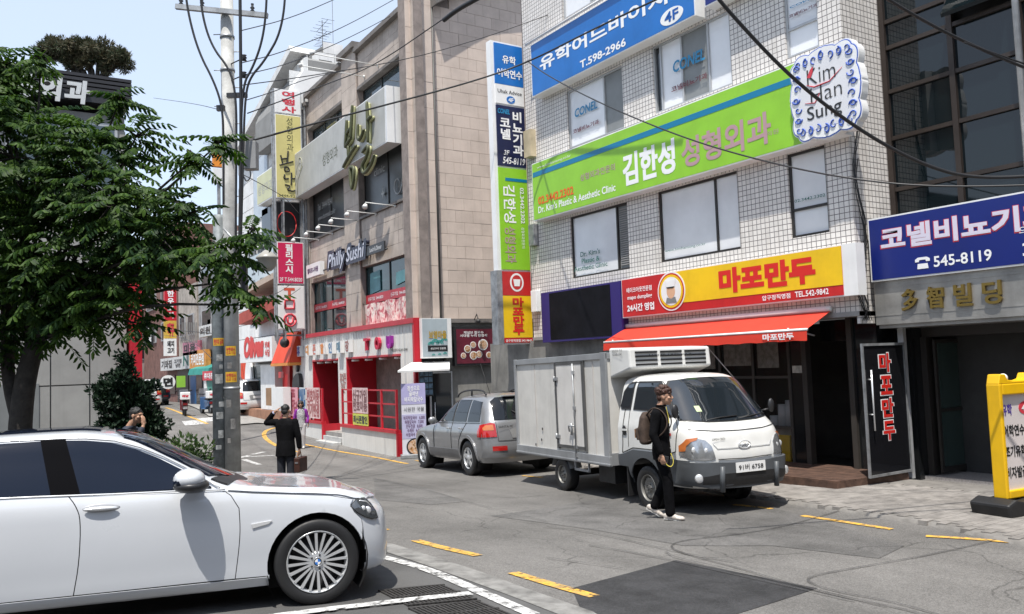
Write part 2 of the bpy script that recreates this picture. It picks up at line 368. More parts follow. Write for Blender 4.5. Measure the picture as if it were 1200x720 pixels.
tar = mat('tar', (.06, .058, .057), .85, var=.35, scale=7, alpha=.5)
# parking lot under the white car, beyond the concrete gutter strip
sheet('parking_lot', [(446, 646), (520, 671), (600, 700), (690, 735), (700, 1500), (-900, 1500), (-900, 700), (-300, 620), (60, 560), (240, 585)], mat('parking_asphalt', (.092, .091, .09), .85, var=.2, scale=1.2, bump=.5, bscale=110, spec=.3), .004, .4)
sheet('gutter', [(440, 636), (447, 646), (520, 671), (600, 700), (680, 731), (760, 760), (695, 718), (615, 690), (526, 659), (460, 638)], mat('gutter_concrete', (.20, .195, .185), .85, var=.3, scale=5, bump=.4, bscale=50), .008)
strip('parking_line', [(441, 652), (500, 668), (540, 685), (625, 722)], .13, wmark, .012)
strip('parking_line', [(552, 698), (470, 707), (360, 720), (250, 735)], .12, wmark, .022)
for p in ([(100, 0), ()],): pass
sheet('asphalt_patch', [(670, 690), (792, 657), (958, 690), (800, 740), (700, 760)], asph_dark, .004)
sheet('repaired_asphalt', [(575, 605), (700, 585), (900, 594), (1060, 640), (1030, 655), (905, 640), (800, 640), (700, 622)], asph_mid, .004)
sheet('repaired_asphalt', [(438, 560), (500, 572), (545, 588), (505, 592), (440, 586)], asph_mid, .004)
for q in ([(487, 634), (520, 643), (560, 652)], [(601, 672), (650, 687), (697, 700)], [(430, 617), (452, 622)]):
    strip('yellow_dash', q, .13, ymark, .009)
for q in ([(940, 605), (1000, 614), (1045, 621)], [(1085, 629), (1150, 633), (1215, 639)], [(612, 558), (636, 560)], [(860, 592), (905, 597)], [(487, 540), (498, 542)]):
    strip('yellow_line', q, .10, ymark, .009)
strip('yellow_line', [(356, 521), (400, 530), (440, 536), (478, 544)], .12, ymark, .009)
strip('yellow_line', [(330, 500), (312, 504), (308, 511), (318, 520), (335, 527), (348, 530)], .16, ymark, .009)
strip('yellow_line', [(194, 478), (215, 486), (243, 497)], .15, ymark, .009)
# tar seams and tyre marks
for i, (q, w) in enumerate([([(1065, 576), (1020, 588), (930, 616), (860, 628), (800, 634), (783, 641), (800, 650), (870, 668), (960, 695), (1060, 715), (1110, 730)], .034),
             ([(1190, 628), (1120, 645), (1010, 665), (950, 676), (945, 683), (975, 694), (1045, 706), (1100, 722)], .034),
             ([(690, 640), (760, 652), (830, 668), (1000, 706)], .03), ([(640, 618), (700, 626), (800, 650), (860, 660)], .03), ([(450, 573), (500, 569)], .04),
             ([(640, 655), (690, 662), (730, 668)], .02), ([(780, 648), (790, 655), (850, 668), (950, 692), (1040, 713)], .03), ([(400, 553), (500, 575), (570, 596), (640, 612)], .02)]):
    strip('tar_seam', q, w, tar, .013+.001*i, taper=True, seed=i)
# drain grates in the parking lot
gm = mat('iron_grate', (.055, .052, .05), .6, .4, var=.3, scale=20)
for k, (q0, q1, q2, q3) in enumerate([((443, 694), (520, 687), (560, 704), (478, 712)), ((478, 715), (562, 706), (600, 722), (520, 735))]):
    A_, B_, D_ = gp(*q0), gp(*q1), gp(*q3)
    t = thing('drain_grate', ('iron drain grate beside the front wheel of the white sedan', 'iron drain grate nearest the bottom edge by the white line')[k], 'grate', A_, group='drain grates')
    e1, e2 = B_-A_, D_-A_; n = 16; b = MB()
    def GG(p): return Vector((p.x, p.y, G(p.x, p.y)+.017))
    for i in range(n):
        s0, s1 = (i+.1)/n, (i+.6)/n
        q = [GG(A_+e1*s+e2*r) for s, r in ((s0, 0), (s1, 0), (s1, 1), (s0, 1))]; b.hexa([p-ZV*.012 for p in q], q)
    for r in (0, .48, .96):
        q = [GG(A_+e1*s+e2*rr)+ZV*.003 for s, rr in ((0, r), (1, r), (1, r+.04), (0, r+.04))]; b.hexa([p-ZV*.013 for p in q], q)
    b.build('grille', gm, t)
# crosswalk and arrow by the junction
for q in ([(213, 494), (240, 492), (243, 497), (217, 499)], [(228, 491), (262, 488), (268, 492), (236, 495)], [(290, 484), (335, 487), (335, 489), (288, 487)]): sheet('crossing_mark', q, wmark, .008, .4)
for q in ([(284, 536), (322, 534)], [(296, 533), (310, 530)], [(286, 539), (304, 545)], [(276, 538), (292, 534)]): strip('road_arrow', q, .17, wmark, .008+.002*abs(q[0][0]-284)/10)
# pavement on the right: pavers
pave = mat('paver', (.215, .20, .185), .85, var=.25, scale=4, bump=.3, bscale=70, rnd=.09)
PE = [(9.0, 3.0), (9.75, 6.0), (9.9, 8.2), (10.15, 10.5), (11.3, 12.6), (11.6, 22.2)]     # kerb edge x by y
def pex(y):
    for (xa, ya), (xb, yb) in zip(PE, PE[1:]):
        if y <= yb: return xa+(xb-xa)*max(0, (y-ya))/(yb-ya) if y >= ya else xa
    return PE[-1][0]
bed = MB(); ysb = [-6+.4*i for i in range(72)]
rows = [[], [], [], []]
for y in ysb:
    x0 = pex(y)+.1*noise.noise((0, y*1.7, 0))
    for k, (x, z) in enumerate(((x0, -.05), (x0+.03, .035), (x0+.12, .045), (12.9, .045))): rows[k].append((x, y, G(x, y)+z))
bed.grid(rows); pvt = bed.build('pavement', mat('sand_bed', (.17, .16, .148), .9, var=.2, scale=6), kind='structure')
cells = []
y = -1.0; row = 0
while y < 16:
    x = 12.28-.115*(row % 2)
    while x > pex(y)+.22:
        cells.append((x-.11, y)); x -= .23
    y += .118; row += 1
def key(c): return (Vector((c[0], c[1], 0))-Vector((10.8, 5.8, 0))).length
cells.sort(key=key)
pm = MB(); pm.box((0, 0, -.02), (.225, .113, .055)); pme = pm.mesh('paver', [pave])
rest = MB()
for i, (x, y) in enumerate(cells):
    z = G(x, y)+.048+random.uniform(-.001, .001)
    if i < 300:
        sl_ = (G(x+.1, y)-G(x-.1, y))/.2; o = link('paver', pme, pvt); o.location = (x, y, z); o.rotation_euler = (random.uniform(-.003, .003), -math.atan(sl_), random.uniform(-.005, .005))
    else: rest.box((x, y, z-.02), (.225, .113, .055), random.uniform(-.012, .012))
ro = rest.build('paver', pave, pvt, kind='stuff')
# far pavement by the white and brick buildings
sheet('far_pavement', [(270, 500), (268, 488), (342, 486), (356, 492), (345, 499), (300, 497)], conc, .05, .5)
sheet('far_pavement', [(235, 482), (245, 489), (262, 489), (262, 478), (215, 474)], conc, .05, .5)
# ------------------------------------------------------------ building helpers
def wall(F, a0, a1, z0, z1, holes, depth=.14, out=0, mb=None):
    mb = mb or MB(); hs = [h[:4] for h in holes]
    A = sorted({a0, a1} | {x for h in hs for x in h[:2] if a0 < x < a1}); Zs = sorted({z0, z1} | {x for h in hs for x in h[2:4] if z0 < x < z1})
    for i in range(len(A)-1):
        for j in range(len(Zs)-1):
            ca, cz = (A[i]+A[i+1])/2, (Zs[j]+Zs[j+1])/2
            if any(h[0] < ca < h[1] and h[2] < cz < h[3] for h in hs): continue
            mb.poly([F.P(A[i], Zs[j], out), F.P(A[i+1], Zs[j], out), F.P(A[i+1], Zs[j+1], out), F.P(A[i], Zs[j+1], out)])
    for h in hs:
        b, c, d, e = max(a0, h[0]), min(a1, h[1]), max(z0, h[2]), min(z1, h[3]); q = [(b, d), (c, d), (c, e), (b, e)]
        for k in range(4):
            p, r = q[k], q[(k+1) % 4]
            mb.poly([F.P(*p, out), F.P(*r, out), F.P(*r, out-depth), F.P(*p, out-depth)])
    return mb
def window(T, F, h, fm, panes, out=-.04, fw=.045, name='window', depth=.06):    # panes: (a0, a1, z0, z1, material, setback) in fractions
    a0, a1, z0, z1 = h; b = MB()
    b.fb(F, a0, a1, z0, z0+fw, out-depth, out); b.fb(F, a0, a1, z1-fw, z1, out-depth, out)
    b.fb(F, a0, a0+fw, z0+fw, z1-fw, out-depth, out-.002); b.fb(F, a1-fw, a1, z0+fw, z1-fw, out-depth, out-.002)
    for p in panes:
        x0, x1, y0, y1 = a0+(a1-a0)*p[0], a0+(a1-a0)*p[1], z0+(z1-z0)*p[2], z0+(z1-z0)*p[3]
        if x0 > a0+.01: b.fb(F, x0-fw/2, x0+fw/2, max(y0, z0+fw), min(y1, z1-fw), out-depth+.003, out-.005)
        if y0 > z0+.01: b.fb(F, max(x0, a0+fw), min(x1, a1-fw), y0-fw/2, y0+fw/2, out-depth+.006, out-.008)
    w = b.build(name, fm, T)
    for p in panes:
        x0, x1, y0, y1 = a0+(a1-a0)*p[0], a0+(a1-a0)*p[1], z0+(z1-z0)*p[2], z0+(z1-z0)*p[3]
        sb = p[5] if len(p) > 5 else 0; e = .012
        MB().fb(F, x0+e, x1-e, y0+e, y1-e, out-depth+.012+sb, out-depth+.022+sb).build('pane', p[4], w)
    return w
def board(T, F, a0, a1, z0, z1, o0, o1, face, side=None, name='panel'):      # a box sign: case plus face
    side = side or whites
    MB().fb(F, a0, a1, z0, z1, o0, o1).build('case', side, T)
    return MB().fb(F, a0+.025, a1-.025, z0+.025, z1-.025, o1-.02, o1+.006).build(name, face, T)
def patch(T, F, a0, a1, z0, z1, out, m, name='panel', th=.006): return MB().fb(F, a0, a1, z0, z1, out-th, out).build(name, m, T)
tile = tilemat('white_tile', (.70, .665, .63), (.13, .118, .115), .098, .098, mort=.007, dirt=.22)
film = mat('frosted_film', (.74, .75, .77), .08, var=.07, scale=.8, spec=.8)
greyp = mat('grey_screen', (.20, .21, .21), .35, var=.1)
framed = mat('dark_window_frame', (.025, .022, .02), .45, var=.1)
framel = mat('light_window_frame', (.42, .43, .44), .4, .3, var=.08)
green = mat('green_sign', (.25, .53, .025), .35, var=.06, streak=.05)
blue = mat('blue_sign', (.008, .14, .46), .35, var=.07, streak=.06)
teal = mat('teal_stripe', (0, .17, .32), .35, var=0)
navy = mat('navy_sign', (.006, .016, .155), .3, var=.06)
mauve = mat('mauve_lettering', (.42, .26, .28), .5, var=0)
orange = mat('orange_lettering', (.75, .13, .01), .5, var=0)
cyanl = mat('blue_lettering', (.02, .22, .42), .5, var=0)
redl = mat('crimson_lettering', (.55, .04, .06), .5, var=0)
maroon = mat('maroon_lettering', (.12, .02, .03), .5, var=0)
greenl = mat('dark_green_lettering', (.01, .12, .09), .5, var=0)
def ptext(body, F, bl, tr, out, m, parent, bold=.02, **k):      # lettering read off the photograph, laid on the real plane
    a0, z0 = F.px(*bl, out); a1, z1 = F.px(*tr, out); return text(body, F, a0, a1, z0, z1, out, m, parent, bold, **k)
# ------------------------------------------------------------ white tiled building
T = thing('clinic_building', 'white square tiled building with the green and blue clinic signs and a dumpling shop below', 'building', (14, 13, -.3))
H = [(-16.25, -14.13, 4.0, 5.5), (-13.14, -10.94, 4.02, 5.52), (-9.78, -8.98, 4.04, 5.55), (-16.18, -14.1, 7.16, 8.6), (-13.12, -10.93, 7.19, 8.66), (-9.66, -8.96, 7.26, 8.7),
     (-16.2, -14.1, 10.4, 11.9), (-13.1, -10.9, 10.4, 11.9), (-9.66, -8.96, 10.4, 11.9)]
mb = wall(FA, -18.0, -8.51, 2.66, 13.5, H)
SF = Frame((0, 8.51), (1, 0))
mb.fb(SF, 12.301, 13.9, 2.45, 13.5, -.05, 0)                       # side face towards the camera
mb.box((16.1, 13.2, 8.05), (7.3, 9.1, 10.6)); mb.fb(FA, -18, -17.98, 2.66, 13.5, -.5, 0)
mb.build('wall', tile, T, recalc=False)
ct_ = mat('grey_stone_trim', (.3, .29, .28), .7, var=.2); MB().fb(FA, -18.05, -8.45, 13.5, 13.75, -4, .12).build('cornice', ct_, T); MB().fb(FA, -18.0, -8.51, 2.58, 2.66, -.6, .02).build('lintel', ct_, T)
def lw(h, *p): return window(T, FA, h, framel, p)
def dw(h, *p): return window(T, FA, h, framed, p)
dw(H[0], (0, .8, 0, 1, film), (.8, 1, 0, 1, greyp, -.01)); dw(H[1], (0, .72, 0, 1, film), (.72, 1, 0, 1, film)); dw(H[2], (0, 1, 0, .33, film), (0, 1, .33, 1, film))
lw(H[3], (0, .66, 0, 1, film), (.66, 1, 0, 1, greyp)); lw(H[4], (0, .1, 0, 1, glassd, -.02), (.1, .38, 0, 1, film), (.38, .72, 0, 1, greyp), (.72, 1, 0, 1, film)); lw(H[5], (0, 1, 0, .36, film), (0, 1, .36, 1, film))
for h in H[6:]: lw(h, (0, .5, 0, 1, film), (.5, 1, 0, 1, greyp))
# louvred blind at the end of the first window
b = MB()
for i in range(26): b.fb(FA, -14.48, -14.2, 4.12+i*.05, 4.135+i*.05, -.085, -.06)
b.build('blind', mat('blind_slats', (.35, .34, .33), .5), T, kind='stuff')
wo = -.075
w2 = -.032
cp = [(w_, c) for w_, c in zip(('CO', 'NEL'), (cyanl, cyanl))]
for bl, tr in (((673.75, 138.3), (699.6, 116.7)), ((789, 86), (825.4, 56)), ((925.4, 8.3), (958, -4))): ptext('CONEL', FA, bl, tr, w2, cyanl, T, .03, shear=.15)
for bl, tr in (((671.7, 157.5), (701.7, 139.6)), ((787, 109), (828.75, 84.6)), ((924.6, 22), (958, 3))): ptext('코넬비뇨기과', FA, bl, tr, w2, maroon, T, .024)
ptext("Dr. Kim's\nPlastic &\nAesthetic Clinic", FA, (673, 319), (711, 289), w2, greenl, T, .01); ptext('www.kimhansung.co.kr', FA, (779.6, 297), (826.7, 284), w2, greenl, T, 0)
ptext('02.3442.2302', FA, (931.2, 238), (967, 226.5), w2, greenl, T, .01)
# light grey concrete ground floor at the left, behind the truck
MB().fb(FA, -20.2, -14.25, -.8, 2.58, -.5, -.03).build('ground_floor_wall', mat('grey_render', (.22, .215, .2), .85, var=.25, scale=1.2, streak=.3), T)
# dumpling shop front
shopf = mat('shop_frame', (.05, .045, .04), .4, var=.15)
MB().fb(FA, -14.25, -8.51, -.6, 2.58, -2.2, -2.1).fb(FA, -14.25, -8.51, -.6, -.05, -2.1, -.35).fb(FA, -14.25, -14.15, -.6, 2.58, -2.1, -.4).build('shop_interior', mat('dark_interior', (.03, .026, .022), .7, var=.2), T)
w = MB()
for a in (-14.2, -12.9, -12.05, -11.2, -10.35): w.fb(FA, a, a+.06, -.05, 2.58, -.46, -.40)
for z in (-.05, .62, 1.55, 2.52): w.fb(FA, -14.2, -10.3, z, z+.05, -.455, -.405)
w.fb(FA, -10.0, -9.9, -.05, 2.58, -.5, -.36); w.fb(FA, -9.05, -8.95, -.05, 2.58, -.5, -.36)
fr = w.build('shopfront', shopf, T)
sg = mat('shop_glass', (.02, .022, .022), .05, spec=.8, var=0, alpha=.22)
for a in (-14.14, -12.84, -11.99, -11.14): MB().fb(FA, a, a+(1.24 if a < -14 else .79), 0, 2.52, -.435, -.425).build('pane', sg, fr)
pp = mat('paper_poster', (.55, .55, .5), .6, var=.25, scale=9)
for a, z, w_, h_ in ((-12.7, 1.75, .5, .6), (-11.95, 1.8, .7, .6), (-11.1, 1.75, .5, .65)): patch(T, FA, a, a+w_, z, z+h_, -.47, pp, 'poster')
MB().fb(FA, -12.0, -10.4, .5, .62, -1.0, -.5).build('counter', alu, T)
b = MB()
for a, h in ((-11.7, .3), (-11.45, .22), (-11.0, .2), (-10.8, .42), (-10.62, .5)):
    p = FA.P(a, .63, -.75); MB().cyl(p, p+ZV*h, .09, seg=14).build('steamer', whites, T)

patch(T, FA, -11.1, -10.45, .0, .5, -.47, yellow, 'panel', .3)
MB().fb(FA, -10.3, -10.0, -.05, 2.58, -.5, -.42).fb(FA, -9.9, -9.05, 2.2, 2.58, -.9, -.8).fb(FA, -8.95, -8.51, -.5, 2.58, -.9, -.42).build('granite_panel', mat('black_granite', (.012, .013, .014), .12, var=.2, scale=60), T)
patch(T, FA, -10.25, -10.03, 1.65, 1.78, -.41, pp, 'notice')
# open glass door standing square to the wall
DF = Frame((0, 8.2), (1, 0)); D = thing('glass_door', 'open glass door with red Korean lettering at the dumpling shop entrance', 'door', (12.96, 8.2, 0))
b = MB().fb(DF, 11.84, 12.96, 2.08, 2.12, -.02, .02).fb(DF, 11.84, 12.96, .02, .06, -.02, .02).fb(DF, 11.84, 11.87, .06, 2.08, -.019, .019).fb(DF, 12.935, 12.96, .06, 2.08, -.019, .019)
b.build('door_frame', galv, D); MB().fb(DF, 11.87, 12.935, .06, 2.08, -.006, .006).build('pane', mat('tinted_door_glass', (.01, .01, .012), .05, var=0, alpha=.9), D)
b = MB()
for z in (1.0, 1.55): b.cyl(DF.P(11.97, z, .0), DF.P(11.97, z, .06), .012, seg=8)
b.cyl(DF.P(11.97, .75, .06), DF.P(11.97, 1.7, .06), .014, seg=10); b.build('handle', chrome, D)
for i, ch in enumerate('마포만두'):
    z = 1.66-i*.36
    text(ch, DF, 12.25, 12.58, z-.01, z+.30, .009, letterw, D, .075); text(ch, DF, 12.265, 12.565, z, z+.29, .012, letterr, D, .05)
MB().fb(DF, 12.98, 13.06, -.1, 2.4, -.1, .0).build('door_post', alu, D)
# timber step
c0, c1, c2 = gp(983, 577), gp(903, 566), gp(1068, 560)
st = thing('wooden_step', 'brown wooden deck step in front of the dumpling shop door', 'step', (c0.x+.6, c0.y+.5, G(c0.x, c0.y)))
wood = mat('brown_deck_wood', (.085, .048, .034), .6, var=.3, scale=6, rnd=.2, bump=.3)
tz = .02; P0 = Vector((11.25, 8.36)); P1 = Vector((11.22, 11.2)); P2 = Vector((12.88, 8.2)); P3 = Vector((12.88, 11.2))
n = 12
for i in range(n):
    q = [P0.lerp(P2, i/n), P0.lerp(P2, (i+.94)/n), P1.lerp(P3, (i+.94)/n), P1.lerp(P3, i/n)]
    MB().hexa([(p.x, p.y, tz-.03) for p in q], [(p.x, p.y, tz) for p in q]).build('board', wood, st)
def riser(A_, B_):
    d = (B_-A_).normalized(); nn = Vector((d.y, -d.x))*.02
    for z0, z1 in ((-.32, -.17), (-.165, tz-.032)):
        q = [A_, B_, B_-nn, A_-nn]; MB().hexa([(p.x, p.y, z0) for p in q], [(p.x, p.y, z1) for p in q]).build('riser', wood, st)
riser(P1, P0); riser(P0, P2)
# awning
aw = thing('awning', 'orange red fabric awning with white Korean lettering over the dumpling shop', 'awning', (12, 11.6, 2.5))
awm = mat('awning_fabric', (.58, .034, .014), .75, var=.06, bump=.15, bscale=25)
zt_ = FA.px(860, 373, .03)[1]; zm_ = FA.px(860, 391, .72)[1]; zl_ = FA.px(860, 403.5, .735)[1]
b = MB(); N = 40; top = []; fr_ = []; lo = []
for i in range(N+1):
    a = -14.27+(14.27-9.0)*i/N; sag = .012*math.sin(i*.9)
    top.append(FA.P(a, zt_, .03)); fr_.append(FA.P(a, zm_+sag*.3, .72)); lo.append(FA.P(a, zl_+.008*math.sin(i*1.7), .735))
b.grid([top, fr_]); b.build('canopy', awm, aw, recalc=False); b = MB(); b.grid([fr_, lo]); b.build('valance', awm, aw, recalc=False)
b = MB(); b.cyl(FA.P(-14.27, zm_-.01, .71), FA.P(-9.0, zm_-.01, .71), .022); b.cyl(FA.P(-14.27, zt_+.02, .06), FA.P(-9.0, zt_+.02, .06), .05)
b.tube([FA.P(-14.0, 2.3, .02), FA.P(-14.0, 2.42, .7)], .015); b.tube([FA.P(-9.4, 2.3, .02), FA.P(-9.4, 2.42, .7)], .015); b.build('awning_frame', whites, aw)
text('마포만두', FA, -9.9, -9.25, zl_+.03, zm_-.05, .748, letterw, aw, .05)
b = MB(); b.cyl(FA.P(-11.0, 1.0, -.35), FA.P(-11.5, 2.4, .68), .01, seg=6); b.build('stay', whites, aw)
# signs on the white building
s = thing('blue_sign', 'large blue sign with white Korean lettering and a telephone number, top of the tiled building', 'sign', FA.P(-14.5, 8.7, .15))
board(s, FA, -17.2, -11.5, 8.7, 10.05, 0, .3, blue)
a0_, z0_ = FA.px(633, 84.5, .31); a3_, z1_ = FA.px(671.7, 46, .31); a4_ = FA.px(693, 40, .31)[0]; text('유학어드바이저', FA, a0_, a0_+(a4_-a0_)*2.2, z0_, z1_, .31, letterw, s, .035); ptext('T.598-2966', FA, (680, 81), (733, 44), .31, letterw, s, .03)
ea, ez = FA.px(787, 18.7, .31); MB().prism(FA, [(ea+.33*math.cos(t*.2618), ez+.17*math.sin(t*.2618)) for t in range(24)], .306, .312).build('emblem', whites, s)
text('4F', FA, ea-.2, ea+.2, ez-.1, ez+.11, .316, mat('blue_text', (.0, .08, .35), var=0), s, .03)
MB().cyl(FA.P(-17.35, 10.1, .35), FA.P(-11.4, 10.1, .35), .03).cyl(FA.P(-17.3, 9.98, .35), FA.P(-17.3, 10.1, 0), .02).build('rail', whites, s)
s = thing('navy_sign', 'navy sign cut off by the top edge right of the blue sign', 'sign', FA.P(-10, 8.8, .15)); board(s, FA, -11.25, -8.7, 8.76, 10.1, 0, .3, navy)
s = thing('green_sign', 'long lime green clinic sign with blue stripe and white Korean name', 'sign', FA.P(-13, 5.6, .15))
board(s, FA, -17.35, -8.42, 5.56, 7.02, 0, .3, green)
patch(s, FA, -17.3, -8.5, 6.66, 6.78, .311, teal, 'stripe')
text('www.kimhansung.co.kr', FA, -17.1, -15.7, 6.82, 6.9, .31, whites, s, 0); ptext('성형외과전문의', FA, (680, 213), (720.4, 191), .31, mauve, s, .01)
ptext('02.3442.2302', FA, (631, 240.5), (671.7, 218), .31, orange, s, .03); ptext("Dr. Kim's Plastic & Aesthetic Clinic", FA, (631, 250.5), (721, 214.5), .31, letterw, s, .02)
ptext('김한성', FA, (731, 219), (789.6, 162), .31, letterw, s, .04); ptext('성형외과', FA, (799.6, 198), (902, 129), .31, mauve, s, .03); ptext('의원', FA, (898, 160.5), (912, 150.5), .31, mauve, s, 0)
# round white scalloped sign
s = thing('scalloped_sign', 'square white sign with blue scrolled scalloped edge beside the building corner', 'sign', FA.P(-8.6, 5.6, .4))
cx, cz, hw = -8.62, 6.3, .60
def outline(sc, amp=.06, n=160):
    P = []
    for i in range(n):
        t = 2*math.pi*i/n; c, s_ = math.cos(t), math.sin(t); k = 1/(abs(c)**6+abs(s_)**6)**(1/6)
        r = k*(1+amp*abs(math.sin(t*8))+.08*max(0, math.cos(4*t))**8); P.append((cx+hw*sc*r*c, cz+hw*1.12*sc*r*s_))
    return P
MB().prism(FA, outline(1.07), .24, .40).build('case', whites, s); MB().prism(FA, outline(1.045), .395, .412).build('border', mat('border_blue', (.03, .09, .42), .4, var=0), s); MB().prism(FA, outline(1.025), .40, .415).build('border_inner', whites, s)
MB().prism(FA, [(cx+x*hw*.86, cz+z*hw*.98) for x, z in ((-1, -1), (1, -1), (1, 1), (-1, 1))], .41, .418).build('panel', mat('pearl_face', (.66, .66, .68), .3, var=.04), s)
b = MB()                                          # blue scrolls along the four sides
def scroll(c, r, a0, flip):
    P = []
    for i in range(22):
        t = i/21; rr = r*(1-.8*t); an = a0+flip*t*5.5; P.append(FA.P(c[0]+rr*math.cos(an), c[1]+rr*math.sin(an), .424))
    b.tube(P, [.013*(1-.5*i/21) for i in range(22)], 5)
for side in range(4):
    for k in range(-3, 4):
        if k == 0: rr, off = .08, .5555
        else: rr, off = .075, .525
        u_, v_ = k*.155, off
        c = [(cx+u_, cz+v_*1.12), (cx+u_, cz-v_*1.12), (cx+v_, cz+u_*1.12), (cx-v_, cz+u_*1.12)][side]
        scroll(c, rr, [4.7, 1.57, 3.14, 0][side], 1 if k > 0 else -1)
        if k in (-2, 0, 2): scroll(c, rr*.9, [1.57, 4.7, 0, 3.14][side], -1 if k > 0 else 1)
b.build('scrollwork', mat('border_blue', ()), s, kind='stuff')
text('Kim', FA, -8.93, -8.38, 6.48, 6.75, .424, letterk, s, -.01); text('Han', FA, -8.88, -8.28, 6.16, 6.42, .424, letterk, s, -.01); text('Sung', FA, -8.97, -8.3, 5.82, 6.12, .424, letterk, s, .005)
b = MB(); b.tube([FA.P(-8.95, 6.5, .424), FA.P(-8.8, 6.43, .424), FA.P(-8.5, 6.44, .424), FA.P(-8.25, 6.6, .424)], [.004, .012, .01, .003], 5)
b.tube([FA.P(-9.0, 6.2, .424), FA.P(-8.8, 6.16, .424), FA.P(-8.7, 6.3, .424)], [.004, .01, .004], 5)
b.prism(FA, [(-8.93, 6.62), (-8.86, 6.74), (-8.8, 6.78), (-8.81, 6.68), (-8.86, 6.6)], .42, .427); b.build('flourish', redl, s)
# red and yellow sign
s = thing('yellow_sign', 'wide red and yellow sign with red Korean lettering above the awning', 'sign', FA.P(-11.4, 2.9, .1))
MB().fb(FA, -14.18, -8.35, 2.91, 3.76, .0, .22).build('case', whites, s)
patch(s, FA, -14.16, -8.62, 2.93, 3.74, .228, red, 'panel', .02); q = [(-12.55, 3.74), (-8.62, 3.74), (-8.62, 3.1), (-12.1, 3.1), (-12.9, 3.12)]; MB().prism(FA, q, .226, .234).build('yellow_panel', yellow, s)
text('테이크아웃전문점', FA, -14.0, -13.2, 3.44, 3.55, .236, letterw, s, .02); text('mapo dumpling', FA, -13.98, -13.2, 3.27, 3.38, .236, letterw, s, .02); text('24시간 영업', FA, -14.0, -13.15, 3.03, 3.19, .236, letterw, s, .04)
def disc(mb, F, a, z, ra, rz_, o0, o1, n=32): return mb.prism(F, [(a+ra*math.cos(2*math.pi*i/n), z+rz_*math.sin(2*math.pi*i/n)) for i in range(n)], o0, o1)
skin_ = mat('printed_skin', (.6, .36, .22), var=0)
for r, m, k in ((.40, whites, 0), (.37, red, 1), (.34, yellow, 2), (.29, whites, 3)): disc(MB(), FA, -12.62, 3.36, r, r, .23, .238+.003*k).build('emblem', m, s)
disc(MB(), FA, -12.62, 3.36, .12, .15, .24, .252).build('emblem', skin_, s); MB().prism(FA, [(-12.74, 3.44), (-12.5, 3.44), (-12.47, 3.58), (-12.77, 3.58)], .25, .256).build('emblem', whites, s)
MB().prism(FA, [(-12.78, 3.12), (-12.46, 3.12), (-12.5, 3.24), (-12.62, 3.2), (-12.74, 3.24)], .25, .254).build('emblem', greyp, s); MB().prism(FA, [(-12.7, 3.42), (-12.55, 3.42), (-12.5, 3.45), (-12.74, 3.45)], .252, .258).build('emblem', letterk, s)
text('마포만두', FA, -11.3, -9.15, 3.2, 3.64, .238, letterr, s, .075); text('압구정직영점', FA, -10.3, -9.68, 2.97, 3.06, .236, letterw, s, .02); text('TEL.542-9842', FA, -9.58, -8.9, 2.97, 3.07, .236, letterw, s, .02)
# dark empty sign box
s = thing('dark_sign_box', 'unlit dark sign box with navy border left of the red and yellow sign', 'sign', FA.P(-15.8, 2.5, .1))
MB().fb(FA, -17.3, -14.25, 2.5, 3.74, 0, .2).build('case', mat('indigo_border', (.025, .012, .13), .4, var=.05), s); patch(s, FA, -16.95, -14.6, 2.55, 3.7, .206, mat('dark_sign_face', (.006, .006, .009), .6, var=.3, scale=2, spec=.15), 'panel')
# meter boxes, pipe and loose cables on the wall
s = thing('meter_box', 'small cream meter box on the tiled wall beside the column of hanging signs', 'box', FA.P(-17.7, 7.4, 0)); MB().fb(FA, -17.85, -17.55, 7.3, 8.0, 0, .18).build('case', mat('cream_box', (.5, .42, .28), .6, var=.2), s)
for z, c in ((5.0, 'grey conduit box below the cream meter box'), (3.3, 'lower white junction box beside the hanging yellow sign')):
    s = MB().fb(FA, -17.85, -17.6, z, z+.55, 0, .14).build('junction_box', galv if z > 4 else whites, bevel=.01); tag(s, c, 'box')
b = MB()
for i in range(6):
    P = [SF.P(12.33+.05*i, 2.5, .03)]
    for k in range(1, 9): P.append(SF.P(12.36+.12*math.sin(k*1.3+i)+.02*k, 2.5+k*(.22+.06*i), .03+.02*math.sin(k+i)))
    b.tube(P, .008, 5)
tag(b.build('loose_cable', dark), 'thin loose black cables hanging down the corner of the tiled building', 'cable')
# ------------------------------------------------------------ column of hanging signs
PF = Frame((0, 18.2), (1, 0))
s = thing('hanging_sign_column', 'tall column of hanging signs, blue over navy over green over yellow, left edge of the tiled building', 'sign', (12, 18.3, 2.5))
MB().fb(PF, 11.44, 12.44, 2.5, 10.45, -.24, -.03).build('case', whites, s)
x0, x1 = 11.54, 12.42
for z0, z1, m, nm in ((9.3, 10.4, blue, 'blue_panel'), (8.78, 9.3, whites, 'white_panel'), (7.13, 8.74, mat('navy_flat', (.01, .015, .06), .35, var=.03), 'navy_panel'), (4.42, 7.09, green, 'green_panel'), (3.75, 4.38, red, 'red_panel'), (2.66, 3.75, yellow, 'yellow_panel'), (2.53, 2.66, red, 'red_strip')):
    patch(s, PF, x0, x1, z0+.01, z1, 0, m, nm, .03)
MB().fb(PF, 11.37, 11.53, 2.5, 4.4, -.3, .01).build('side_strip', galv, s)
o = .006
text('유학', PF, 11.78, 12.2, 9.88, 10.1, o, letterw, s, .03); text('어학연수', PF, 11.6, 12.38, 9.5, 9.73, o, letterw, s, .03)
text('Uhak Advice', PF, 11.6, 12.35, 9.07, 9.17, o, letterk, s, .01); disc(MB(), PF, 12.0, 8.92, .13, .1, 0, .006).build('emblem', blue, s); text('4F', PF, 11.92, 12.08, 8.86, 8.97, .01, letterw, s, .03)
